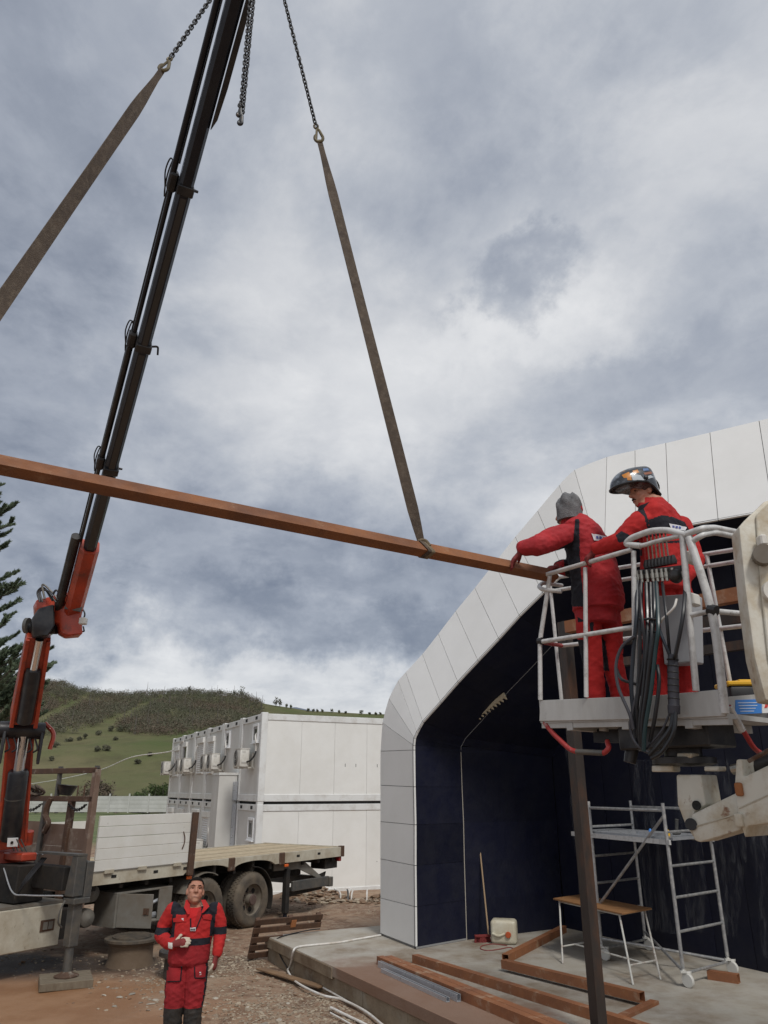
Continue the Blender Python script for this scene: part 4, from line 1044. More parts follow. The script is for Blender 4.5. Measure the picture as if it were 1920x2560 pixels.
    for s in (0, -1.32, -7.4):
        mb = MB(); mb.cyl(tk(s, .3, .5), tk(s, 2.2, .5), .075, None, 10); mb.lathe([(.1, -.2), (.22, -.08), (.22, .08), (.1, .2)], tk(s, 1.25, .5), TL, 14); mb.build('axle', 'chassis_black', t)
        sides = ((0.0, 1), (2.5, -1))
        for l, sg in sides:
            for dual in ((0, 1) if s > -5 else (0,)):
                c = tk(s, l + sg * (.30 * dual), .5); ax = -TL * sg; D = .27
                mb = MB(); rr = .505
                prof = [(.295, 0), (.33, .0), (.40, .012), (.46, .004), (.490, -.03), (rr, -.06), (rr, -D + .06), (.49, -D + .03), (.46, -D), (.30, -D), (.285, -D + .03), (.285, -.03)]
                mb.lathe(prof, c, ax, 48, True); w = mb.build('tyre', 'tyre', t, smooth=50)
                # tread blocks
                mb = MB()
                for k in range(44):
                    an = 2 * math.pi * k / 44
                    for row, off in ((-.075, 0), (-.135, .5), (-.195, 0)):
                        a2 = an + off * 2 * math.pi / 44; x, y, dd = axes(ax); rad = x * math.cos(a2) + y * math.sin(a2); tan = dd.cross(rad)
                        mb.box(c + dd * row + rad * (rr + .004), (.012, .045, .045), (rad, tan, dd))
                mb.build('tread', 'tyre', w, kind='stuff')
                if dual == 0:
                    mb = MB()
                    if s > -5: prof = [(.296, -.005), (.302, -.012), (.285, -.04), (.27, -.10), (.255, -.125), (.10, -.13), (.10, -.02), (.095, .0), (.06, .006), (.0, .006)]
                    else: prof = [(.296, -.005), (.285, -.02), (.26, .03), (.13, .05), (.12, .09), (.0, .09)]
                    mb.lathe(prof, c, ax, 36, False, False); r_ = mb.build('wheel_rim', 'rim', w, smooth=40)
                    if s > -5:
                        mb = MB(); mb.lathe([(.098, -.05), (.098, .012), (.085, .022), (.0, .022)], c, ax, 20); mb.build('hub', 'hub', w)
                        for k in range(6):
                            mb = MB(); a2 = 2 * math.pi * k / 6 + .2; x, y, dd = axes(ax); p = c + (x * math.cos(a2) + y * math.sin(a2)) * .195 + dd * -.126
                            mb.lathe([(.050, -.02), (.050, .005), (.0, .005)], p, dd, 12)
                            mb.build('hand_hole', 'black_hole', w)
                        mb = MB()
                        for k in range(10):
                            a2 = 2 * math.pi * k / 10; x, y, dd = axes(ax); p = c + (x * math.cos(a2) + y * math.sin(a2)) * .14 + dd * -.13
                            mb.lathe([(.013, 0), (.013, .03), (.0, .03)], p, dd, 6)
                        mb.build('wheel_nut', 'hub', w, kind='stuff')
    # mudguards and flaps
    for c, q0, q1, m in ((-1.32, 62, 152, 'truck_grey'), (0, 18, 100, 'chassis_black')):
        mb = MB(); ra = [];
        for k in range(11):
            a = R(lerp(q0, q1, k / 10)) if c < 0 else R(lerp(q0 - 40, q1 - 10, k / 10)); p = Vector((math.cos(a), math.sin(a)))
            ra.append([tk(c + p.x * .60, .0, .5 + p.y * .60), tk(c + p.x * .60, .56, .5 + p.y * .60), tk(c + p.x * .615, .56, .5 + p.y * .615), tk(c + p.x * .615, .0, .5 + p.y * .615)])
        mb.loft(ra); mb.build('mudguard', m, t)
    # air tanks
    for z, s, r in ((.96, -3.93, .135), (.60, -3.98, .145)):
        mb = MB(); mb.lathe([(0, -.02), (r * .6, .0), (r * .93, .03), (r, .07), (r, .78), (r * .9, .84), (0, .87)], tk(s + .25, .22, z), TL, 22); mb.build('air_tank', 'truck_grey', t)
    # tool locker with its door swung open
    mb = MB()
    tbox(mb, -3.35, -2.12, .05, .62, .42, .45); tbox(mb, -3.35, -2.12, .05, .62, .92, .95); tbox(mb, -3.35, -3.30, .05, .62, .45, .92); tbox(mb, -2.30, -2.12, .05, .62, .45, .92); tbox(mb, -3.3, -2.3, .58, .62, .45, .92)
    tbox(mb, -2.42, -2.30, .05, .075, .45, .92)
    lk = mb.build('tool_locker', 'truck_grey', t, bevel=.004)
    hp = tk(-3.30, .04, .0); dd = (TK * .40 - TL * .92).normalized(); nn = Vector((dd.y, -dd.x, 0))
    mb = MB(); mb.prism([hp + Vector((0, 0, .43)), hp + dd * .62 + Vector((0, 0, .43)), hp + dd * .62 + Vector((0, 0, .94)), hp + Vector((0, 0, .94))], nn * .025); dr = mb.build('locker_door', 'truck_grey', t, bevel=.005)
    mb = MB(); c = hp + dd * .52 + Vector((0, 0, .68)) + nn * .025; mb.box(c, (.10, .02, .10), (dd, nn, Vector((0, 0, 1)))); mb.box(c + nn * .012, (.03, .03, .07), (dd, nn, Vector((0, 0, 1)))); mb.build('door_lock', 'truck_rust', dr)
    mb = MB(); mb.cyl(tk(-2.9, .3, .55), tk(-2.35, .12, .75), .03, None, 10); mb.cyl(tk(-2.8, .2, .50), tk(-2.35, .2, .50), .05, None, 10); mb.build('stored_pipe', 'galvanised', lk)
    # white locker and grey tank further forward
    mb = MB(); tbox(mb, -5.95, -4.42, -.02, .60, .34, .92); wl = mb.build('white_locker', 'truck_cream', t, bevel=.012)
    mb = MB(); tbox(mb, -4.78, -4.54, -.034, -.02, .56, .72); mb.build('locker_latch', 'truck_rust', wl, bevel=.005)
    mb = MB(); tbox(mb, -4.74, -4.67, -.05, -.034, .59, .69); tbox(mb, -4.65, -4.58, -.046, -.034, .59, .69); mb.build('latch_grip', 'truck_grey', wl)
    mb = MB(); tbox(mb, -6.0, -4.4, .0, .6, .925, .965); mb.build('locker_roof', 'truck_grey', t)
    mb = MB(); tbox(mb, -6.9, -6.08, -.02, .65, .52, .95); mb.build('fuel_tank', 'truck_grey', t, bevel=.03, seg=2)
    mb = MB(); tbox(mb, -5.7, -5.58, -.05, .0, .97, 1.02); mb.build('marker_lamp', 'lamp_orange', t, bevel=.01)
    for s in (-1.78, 1.02):
        mb = MB(); tbox(mb, s - .06, s + .06, -.01, .03, 1.03, 1.085); mb.build('marker_lamp', 'lamp_orange', t, bevel=.008)
    mb = MB(); tbox(mb, -4.9, -4.1, .15, .75, .38, .80); mb.build('battery_box', 'chassis_black', t)
    # rear: underrun guard, rear leg, lamp bar, tow ball
    mb = MB(); mb.beam(tk(1.15, .10, .98), tk(1.15, .10, .12), .12, .12, TK); mb.build('rear_leg', 'chassis_black', t, bevel=.01)
    mb = MB(); mb.cyl(tk(1.15, .10, .3), tk(1.15, .10, .0), .045); mb.build('rear_leg_ram', 'boom_steel', t)
    mb = MB(); mb.lathe([(.16, 0), (.16, .02), (.06, .05)], tk(1.15, .10, .0), (0, 0, 1), 18); mb.build('rear_leg_foot', 'chassis_black', t)
    mb = MB(); tbox(mb, 1.30, 2.60, .03, .10, .52, .72); mb.build('underrun_guard', 'stabil_grey', t, bevel=.01)
    mb = MB(); tbox(mb, 2.58, 2.72, .0, 2.5, .50, .70); mb.build('rear_bumper', 'stabil_grey', t, bevel=.01)
    mb = MB(); mb.prism([tk(1.25, .2, .40), tk(2.55, .2, .44), tk(2.70, .2, .80), tk(1.25, .2, .55)], TL * .03); mb.build('rear_flap', 'chassis_black', t)
    mb = MB(); mb.prism([tk(.75, .12, 1.10), tk(1.75, .12, 1.10), tk(2.42, .12, .72), tk(2.40, .12, .66), tk(1.6, .12, .94), tk(.75, .12, .96)], TL * .04); mb.build('guard_bracket', 'truck_grey', t)
    mb = MB(); tbox(mb, 2.55, 3.03, .12, .55, .86, 1.06); mb.build('lamp_box', 'chassis_black', t, bevel=.01)
    mb = MB(); tbox(mb, 2.99, 3.09, .04, .3, 1.0, 1.10); mb.build('tail_lamp', 'lamp_red', t, bevel=.015)
    mb = MB(); mb.tube(bez([tk(3.02, .5, .95), tk(3.14, .5, .94), tk(3.22, .5, 1.0)], 5), .022, 8); mb.ell(tk(3.23, .5, 1.03), (.035,) * 3); mb.build('tow_ball', 'chassis_black', t)
    # cab, just outside the picture
    mb = MB(); prof = [(-6.45, .75), (-6.45, 2.95), (-6.9, 3.05), (-8.2, 3.0), (-8.75, 1.9), (-8.8, .75)]
    mb.prism([tk(s, .05, z) for s, z in prof], TL * 2.4); cb = mb.build('cab', 'truck_white', t, bevel=.06, seg=3)
    mb = MB(); mb.prism([tk(s, .03, z) for s, z in ((-7.1, 1.95), (-7.1, 2.75), (-8.1, 2.75), (-8.5, 1.95))], TL * 2.44); mb.build('cab_window', 'glass_dark', cb)
    mb = MB(); tbox(mb, -7.05, -7.0, .02, .05, 1.2, 2.8); tbox(mb, -7.25, -7.1, .01, .05, 1.65, 1.7); mb.build('door_handle', 'chassis_black', cb)
build_truck()
# ------------------------------------------------------------------ loader crane on the truck
CB = tk(-4.95, 1.02, 0)                     # column base
TIP = PY(650, -235, 4.15); ELB = PY(181, 1532, 11.2)
BD = (TIP - ELB).normalized()
hv = Vector((TIP.x - CB.x, TIP.y - CB.y, 0)).normalized(); WV = Vector((-hv.y, hv.x, 0)); WV = WV if WV.x > 0 else -WV     # sideways
BU = BD.cross(WV); BU = BU if BU.z > 0 else -BU                     # top side of the boom
def near_param(px, py):                     # parameter along the boom axis seen nearest a pixel
    best = min(range(0, 1001), key=lambda k: (project(ELB.lerp(TIP, k / 1000))[1] - py) ** 2); return best / 1000
def bpt(k, w=0, u=0): return ELB.lerp(TIP, k) + WV * w + BU * u
def build_crane():
    t = thing('loader_crane', 'red knuckle boom loader crane with long black telescopic arm', 'crane', CB + Vector((0, 0, .95)))
    def sect(k0, k1, w, h, name, mat, par=t, belly=True):
        mb = MB(); rings = []
        for k in (k0, k1):
            c = bpt(k); f = .62
            rings.append([c + WV * (w / 2) * a + BU * (h / 2) * b for a, b in ((-1, -.45), (-.55, -1), (.55, -1), (1, -.45), (1, .75), (.8, 1), (-.8, 1), (-1, .75))])
        mb.loft(rings); return mb.build(name, mat, par, smooth=0, bevel=.004)
    kk = {n: near_param(0, y) for n, y in dict(r=1367, C=1168, B=862, A=468).items()}
    sect(-.018, kk['r'], .262, .28, 'outer_boom', 'crane_red')
    sect(kk['r'] - .02, kk['C'], .172, .20, 'boom_extension', 'boom_steel')
    sect(kk['C'] - .02, kk['B'], .162, .19, 'boom_extension', 'boom_steel')
    sect(kk['B'] - .02, kk['A'], .155, .18, 'boom_extension', 'boom_steel')
    sect(kk['A'] - .02, 1.0, .150, .17, 'boom_extension', 'boom_steel')
    # worn strips on the belly
    for (a, b, w) in ((kk['r'], kk['C'], .09), (kk['C'], kk['B'], .07), (kk['B'], kk['A'], .06)):
        for o in (0,):
            mb = MB(); h = {kk['r']: .20, kk['C']: .19, kk['B']: .18}[a]
            mb.beam(bpt(a + .003, o, -h / 2 - .001), bpt(b - .01, o, -h / 2 - .001), w, .004, BU); mb.build('wear_strip', 'boom_worn', t)
    # collars with lugs and hooks
    for n, w, hgt in (('C', .190, .225), ('B', .18, .21), ('A', .172, .20)):
        k = kk[n]; mb = MB(); mb.beam(bpt(k - .007), bpt(k + .004), w, hgt, BU); c = mb.build('collar', 'crane_black', t, bevel=.008)
        mb = MB(); mb.beam(bpt(k - .012, -w / 2 - .04, .08), bpt(k + .010, -w / 2 - .04, .08), .095, .13, BU); mb.build('cylinder_lug', 'crane_black', c, bevel=.02)
        mb = MB()
        if n == 'B': mb.tube(fillet([bpt(k, w / 2), bpt(k + .003, w / 2 + .075), bpt(k - .009, w / 2 + .095)], .03), .013, 6)
        else: mb.cyl(bpt(k, w / 2 - .02), bpt(k, w / 2 + .05), .018, .014, 8)
        mb.build('hook_peg', 'crane_black', c)
        mb = MB()
        for q in (0, .03):
            mb.tube(bez([bpt(k + .012, -w / 2 - .04, .17 + q), bpt(k + .020, -w / 2 - .075 - q, .15), bpt(k + .006, -w / 2 - .10 - q, .12), bpt(k - .012, -w / 2 - .095, .12), bpt(k - .022, -w / 2 - .08, .11)], 6), .008, 6)
        mb.build('hose', 'cable_black', c)
    # extension cylinders and their bright rods along the left side
    for a, b, r, w, nm, m in (('r', 'C', .024, -.132, 'ram_rod', 'boom_worn'), ('C', 'B', .038, -.132, 'extension_cylinder', 'crane_black'), ('B', 'A', .026, -.122, 'extension_cylinder', 'boom_steel')):
        mb = MB(); mb.cyl(bpt(kk[a], w, .08), bpt(kk[b], w, .08), r, None, 12); mb.build(nm, m, t)
        mb = MB(); mb.cyl(bpt(kk[a], w - .03, .12), bpt(kk[b], w - .03, .12), .010, None, 6); mb.build('hydraulic_line', 'crane_black', t)
    mb = MB(); mb.cyl(bpt(kk['A'], -.145, .07), bpt(.99, -.135, .07), .034, None, 12); mb.build('extension_cylinder', 'boom_steel', t)
    mb = MB(); mb.cyl(bpt(kk['A'] + .02, -.105, .08), bpt(.99, -.10, .08), .010, None, 6); mb.build('hydraulic_line', 'crane_black', t)
    mb = MB(); mb.cyl(bpt(-.01, -.21, .04), bpt(kk['r'] + .012, -.205, .06), .068, None, 14); mb.build('extension_cylinder', 'crane_black', t)
    # folded stop plate near the top, right side
    kA, kB = near_param(0, 0), near_param(0, 312)
    mb = MB(); mb.prism([bpt(kB, .084, -.08), bpt(kB + .012, .12, -.08), bpt(kB + .045, .135, -.08), bpt(1.0, .135, -.08), bpt(1.0, .084, -.08)], BU * .05); mb.build('stop_plate', 'crane_black', t)
    # tip head with hook block
    mb = MB(); mb.beam(bpt(.995), bpt(1.015), .24, .26, BU); mb.build('boom_head', 'crane_black', t, bevel=.02)
    # knuckle
    kn = Vector(ELB)
    def q(px, py, y=11.15): return PY(px, py, y)
    poly = [(171, 1500), (205, 1512), (203, 1530), (207, 1585), (170, 1588), (152, 1578), (148, 1558), (134, 1555), (139, 1500)]
    mb = MB(); P = [q(*p, 11.05) for p in poly]; mb.prism(P, Vector((hv.x * -.34, hv.y * -.34, 0))); mb.build('knuckle', 'crane_red', t, bevel=.015)
    mb = MB(); P = [q(*p, 11.0) for p in [(90, 1500), (139, 1488), (172, 1480), (178, 1500), (139, 1512), (137, 1530), (92, 1532)]]; mb.prism(P, Vector((-hv.x * .42, -hv.y * .42, 0))); mb.build('link_plate', 'crane_red', t, bevel=.015)
    mb = MB(); P = [q(*p, 10.96) for p in [(97, 1520), (136, 1510), (137, 1565), (120, 1590), (84, 1590), (80, 1545)]]; mb.prism(P, Vector((-hv.x * .36, -hv.y * .36, 0))); mb.build('link_arm', 'crane_black', t, bevel=.02)
    mb = MB(); mb.beam(q(168, 1505, 10.98), q(206, 1512, 10.98), .06, .22); mb.build('knuckle_band', 'stabil_grey', t)
    mb = MB(); mb.cyl(q(66, 1568, 11.25), q(143, 1572, 11.25), .085, None, 16); mb.build('knuckle_pin', 'crane_black', t)
    mb = MB(); mb.cyl(q(64, 1564, 11.2), q(72, 1564, 11.2), .12, None, 16); mb.build('pin_cap', 'stabil_grey', t)
    for k, (a, b, c, d) in enumerate((((100, 1505), (94, 1480), (110, 1470), (132, 1502)), ((106, 1505), (100, 1478), (120, 1478), (140, 1506)), ((112, 1498), (106, 1462), (126, 1476), (146, 1500)), ((132, 1485), (140, 1476), (150, 1482), (166, 1490)))):
        mb = MB(); mb.tube(bez([q(*p, 10.9 - .02 * k) for p in (a, b, c, d)], 7), .016, 6); mb.build('hose', 'cable_black' if k != 2 else 'stabil_grey', t)
    mb = MB(); mb.box(q(208, 1553, 10.95), (.10, .10, .10)); mb.build('sensor_box', 'caster_white', t, bevel=.012)
    mb = MB(); mb.tube(bez([q(204, 1518), q(212, 1535), q(206, 1555), q(202, 1575), q(210, 1578), q(208, 1566)], 6), .012, 6); mb.build('hose', 'cable_black', t)
    # inner boom
    A0, A1 = q(60, 1795, 12.1), q(97, 1582, 11.3)
    mb = MB(); mb.beam(A0, A1, .40, .40, hv, .335, .34); ib = mb.build('inner_boom', 'crane_red', t, bevel=.012)
    dd = (A1 - A0).normalized(); fr = dd.cross(WV); fr = fr if fr.y < 0 else -fr
    def ip(k, w=0, f=0): return A0.lerp(A1, k) + WV * w + fr * f
    mb = MB()
    for w in (-.17, .17): mb.beam(ip(-.02, w, .20), ip(.98, w * .85, .17), .06, .10, fr)
    mb.build('boom_flange', 'crane_red', ib, bevel=.008)
    mb = MB(); mb.tube([ip(.02, 0, .22), ip(.05, 0, .22), ip(.60, 0, .22), ip(.66, 0, .22)], [.05, .115, .115, .10], 18); mb.build('boom_cylinder', 'crane_black', t)
    mb = MB(); mb.cyl(ip(.64, .0, .23), ip(1.0, .012, .23), .062, None, 18); mb.build('cylinder_rod', 'chrome', t)
    # lower link bracket
    LK = PY(55, 1826, 12.2)
    mb = MB(); mb.cyl(LK - WV * .33, LK + WV * .33, .13, None, 16); mb.build('link_pin', 'crane_black', t)
    for w in (-.27, .27):
        mb = MB(); a = LK + WV * w; mb.prism([a + Vector((0, 0, .16)) + fr * .1, a + fr * .22 + Vector((0, 0, -.05)), a + fr * .16 + Vector((0, 0, -.42)), a + fr * .05 + Vector((0, 0, -.42)), a + fr * -.05 + Vector((0, 0, -.05))], WV * .045); mb.build('link_cheek', 'crane_black', t, bevel=.01)
    mb = MB(); mb.tube(bez([LK + WV * .32 + Vector((0, 0, .12)), LK + WV * .46 + Vector((0, 0, .02)) + fr * .1, LK + WV * .44 + Vector((0, 0, -.22)) + fr * .1], 6), [.035] * 13, 6); mb.build('link_horn', 'crane_red', t)
    for w in (-.2, -.1, .12, .2):
        mb = MB(); mb.tube(bez([LK + WV * w + fr * .12 + Vector((0, 0, -.05)), LK + WV * (w + .05) + fr * .2 + Vector((0, 0, -.16)), LK + WV * w + fr * .14 + Vector((0, 0, -.25))], 5), .014, 6); mb.build('hose', 'cable_black', t)
    # column
    C1 = PY(50, 1835, 12.4); C0_ = PY(28, 2100, 12.9)
    cd = (C1 - C0_).normalized(); cf = cd.cross(WV); cf = cf if cf.y < 0 else -cf
    def cp(k, w=0, f=0): return C0_.lerp(C1, k) + WV * w + cf * f
    mb = MB(); mb.beam(cp(-.05), cp(1.0), .42, .34, hv, .38, .30); co = mb.build('column', 'crane_red', t, bevel=.015)
    mb = MB(); mb.beam(cp(0, -.20, .18), cp(1, -.185, .16), .035, .08, cf); mb.beam(cp(0, .20, .18), cp(1, .185, .16), .035, .08, cf); mb.build('column_flange', 'crane_red', co)
    mb = MB(); mb.tube([cp(.06, -.03, .26), cp(.08, -.03, .26), cp(.68, .01, .26), cp(.70, .01, .26)], [.13, .15, .15, .13], 20); mb.build('lift_cylinder', 'crane_black', t)
    mb = MB(); mb.lathe([(.153, 0), (.153, .012)], cp(.44, -.01, .26), cd, 20); mb.build('cylinder_ring', 'stabil_grey', t)
    mb = MB(); mb.cyl(cp(.69, .01, .26), cp(1.02, .04, .24), .085, None, 20); mb.build('lift_rod', 'chrome', t)
    mb = MB(); mb.box(cp(.07, .0, .42), (.15, .012, .13), (WV, cf, cd)); w_ = mb.build('valve_plate', 'sticker_white', t)
    mb = MB(); mb.lathe([(.022, 0), (.022, .01), (0, .01)], cp(.07, -.01, .427), cf, 12); mb.build('valve_knob', 'chassis_black', w_)
    mb = MB(); mb.cyl(cp(-.02, .24, .1), cp(.1, .25, .1), .07, None, 12); mb.build('valve_stack', 'crane_red', t)
    # slewing base and control valves
    bz = 1.02
    mb = MB(); mb.lathe([(.36, 0), (.36, .25), (.30, .32), (.30, .62), (.22, .68), (.0, .68)], Vector((CB.x, CB.y, bz)), (0, 0, 1), 24); mb.build('slewing_base', 'crane_red', t)
    mb = MB(); mb.beam(tk(-4.95, .25, 1.60), tk(-4.95, 2.1, 1.60), .26, .12); mb.build('control_rail', 'crane_red', t, bevel=.02)
    mb = MB(); tbox(mb, -5.2, -4.72, .10, 1.9, .98, 1.50); mb.build('crane_frame', 'chassis_black', t, bevel=.01)
    mb = MB(); mb.cyl(tk(-4.7, .3, 1.64), tk(-4.7, 1.2, 1.52), .022, None, 8); mb.build('lever_linkage', 'galvanised', t)
    for k in range(4):
        mb = MB(); mb.cyl(tk(-5.15 - .0, .05 + k * .11, 1.70), tk(-5.28, .05 + k * .11, 1.88), .010, None, 6); mb.build('control_lever', 'stabil_grey', t)
    # outrigger: beam, leg, foot
    mb = MB(); tbox(mb, -4.95, -4.73, -.66, .1, 1.18, 1.50); mb.build('outrigger_beam', 'chassis_black', t, bevel=.01)
    mb = MB(); mb.prism([tk(-4.97, -.76, 1.12), tk(-4.97, -.97, 1.12), tk(-4.97, -.97, 1.66), tk(-4.97, -.84, 1.66)], TK * .17); mb.build('leg_gusset', 'stabil_grey', t, bevel=.01)
    mb = MB(); tbox(mb, -4.97, -4.8, -.97, .05, 1.662, 1.69); mb.build('gusset_top', 'stabil_grey', t)
    mb = MB(); tbox(mb, -4.79, -4.66, -.98, -.76, 1.10, 1.58); mb.build('leg_head', 'stabil_grey', t, bevel=.008)
    mb = MB(); tbox(mb, -4.96, -4.68, -1.0, -.74, 1.02, 1.10); mb.build('leg_collar', 'stabil_grey', t, bevel=.008)
    lg = tk(-4.83, -.87, 0)
    mb = MB(); mb.beam(lg + Vector((0, 0, .46)), lg + Vector((0, 0, 1.6)), .155, .155, TK); mb.build('outrigger_leg', 'stabil_grey', t, bevel=.012)
    mb = MB(); mb.cyl(lg + Vector((0, 0, .10)), lg + Vector((0, 0, .6)), .062, None, 16); mb.build('leg_ram', 'stabil_grey', t)
    mb = MB(); mb.lathe([(.17, .085), (.17, .10), (.09, .13), (.07, .15)], lg, (0, 0, 1), 20); mb.build('leg_foot', 'truck_rust', t)
    mb = MB(); mb.tube(bez([tk(-5.05, -.92, 1.08), tk(-5.13, -.95, .98), tk(-5.14, -.95, .82), tk(-5.06, -.93, .74)], 5), .014, 6); mb.build('leg_handle', 'stabil_grey', t)
    mb = MB(); mb.tube(bez([tk(-5.2, .5, 1.45), tk(-5.25, .1, 1.15), tk(-5.2, -.2, 1.12), tk(-5.05, -.85, 1.14)], 8), .011, 7); mb.build('hose', 'galvanised', t)
    for k in range(3):
        mb = MB(); mb.tube(bez([tk(-4.9, -.1 + .05 * k, 1.6), tk(-5.2, -.15 + .04 * k, 1.3), tk(-5.15, .1, 1.1), tk(-4.95, .35 + .05 * k, 1.05)], 7), .015, 6); mb.build('hose', 'cable_black', t)
    # timber pad
    mb = MB(); a = R(24); ax = (Vector((math.cos(a), math.sin(a), 0)), Vector((-math.sin(a), math.cos(a), 0)), Vector((0, 0, 1)))
    tp = thing('timber_pad', 'square grey timber pad under the outrigger foot', 'timber pad', lg + Vector((0, 0, -.02)))
    for k in range(4):
        mb = MB(); mb.box(lg + ax[1] * (-.255 + .17 * k) + Vector((0, 0, .032)), (.70, .164, .10), ax); mb.build('pad_board', 'pad_wood', tp, bevel=.006)
build_crane()

# ------------------------------------------------------------------ lifted beam, slings, chains
HOOK = PY(661, -200, 4.14)
BR = PY(1372, 1438, 5.5); BL_ = PZ(0, 1162, BR.z); BDIR = (BL_ - BR).normalized()
FT = BR + BDIR * ((HOOK - BR).dot(BDIR)); SR = PZ(1062, 1362, BR.z); SR = BR + BDIR * ((SR - BR).dot(BDIR) - .045); SLF = FT + (FT - SR) * 1.075; SLF.z = SR.z
LINK_R = .0075
def chain_mesh():
    mb = MB(); n = 12; P = []
    for k in range(n):
        a = 2 * math.pi * k / n; P.append(Vector((.013 * math.sin(a), 0, (.0125 if math.cos(a) > 0 else -.0125) + .013 * math.cos(a))))
    mb.tube(P, .0058, 6, True)
    me = bpy.data.meshes.new('chain_link'); me.from_pydata([tuple(v) for v in mb.v], [], mb.f); me.materials.append(MATS['chain_steel']); me.shade_smooth(); return me
CHM = chain_mesh()
def chain(t, a, b, sc=1.0, name='link'):
    a, b = Vector(a), Vector(b); d = (b - a); step = .039 * sc; n = max(2, int(round(d.length / step))); q = d.to_track_quat('Z', 'Y')
    for k in range(n):
        p = a + d * ((k + .5) / n)
        o = link(name, CHM, t); o.matrix_local = Matrix.Translation(p - ORG[t.name]) @ (q.to_matrix() @ Matrix.Rotation(R(90) * (k % 2) + random.uniform(-.2, .2), 3, 'Z')).to_4x4() @ Matrix.Diagonal((sc, sc, sc * d.length / n / step, 1))
def eye_hook(t, top, low, r, mat='hook_yellow'):
    """pear shaped hook with a safety latch"""
    top, low = Vector(top), Vector(low); d = (low - top).normalized(); x = d.cross(Vector((0, 1, 0))).normalized()
    L_ = (low - top).length; P = [top + d * L_ * .02]
    for k in range(15):
        a = R(-30 + 285 * k / 14); P.append(low - d * L_ * .33 + x * r * math.cos(a) * 1.0 + d * r * 1.15 * math.sin(a))
    P = [top, top + d * L_ * .2 + x * r * .5] + [p for p in P[1:]]
    mb = MB(); mb.tube(P, [.008, .011] + [.0125] * 13 + [.010, .006], 8); mb.build('sling_hook', mat, t)
    mb = MB(); mb.cyl(top + d * L_ * .12, low - d * L_ * .2 - x * r * .8, .009, None, 6); mb.build('latch', mat, t)
    mb = MB(); mb.tube([top + x * .016 * math.cos(q) - d * (.012 + .02 * math.sin(q)) for q in [2 * math.pi * j / 10 for j in range(10)]], .008, 6, True); mb.build('shackle', mat, t)
def band(mb, pts, w, th, side):
    rings = []; n = len(pts)
    for i, p in enumerate(pts):
        d = (pts[min(n - 1, i + 1)] - pts[max(0, i - 1)]).normalized(); s = (side[i] - d * side[i].dot(d)).normalized(); u = d.cross(s)
        rings.append([p - s * w[i] / 2 - u * th / 2, p + s * w[i] / 2 - u * th / 2, p + s * w[i] / 2 + u * th / 2, p - s * w[i] / 2 + u * th / 2])
    mb.loft(rings); return mb
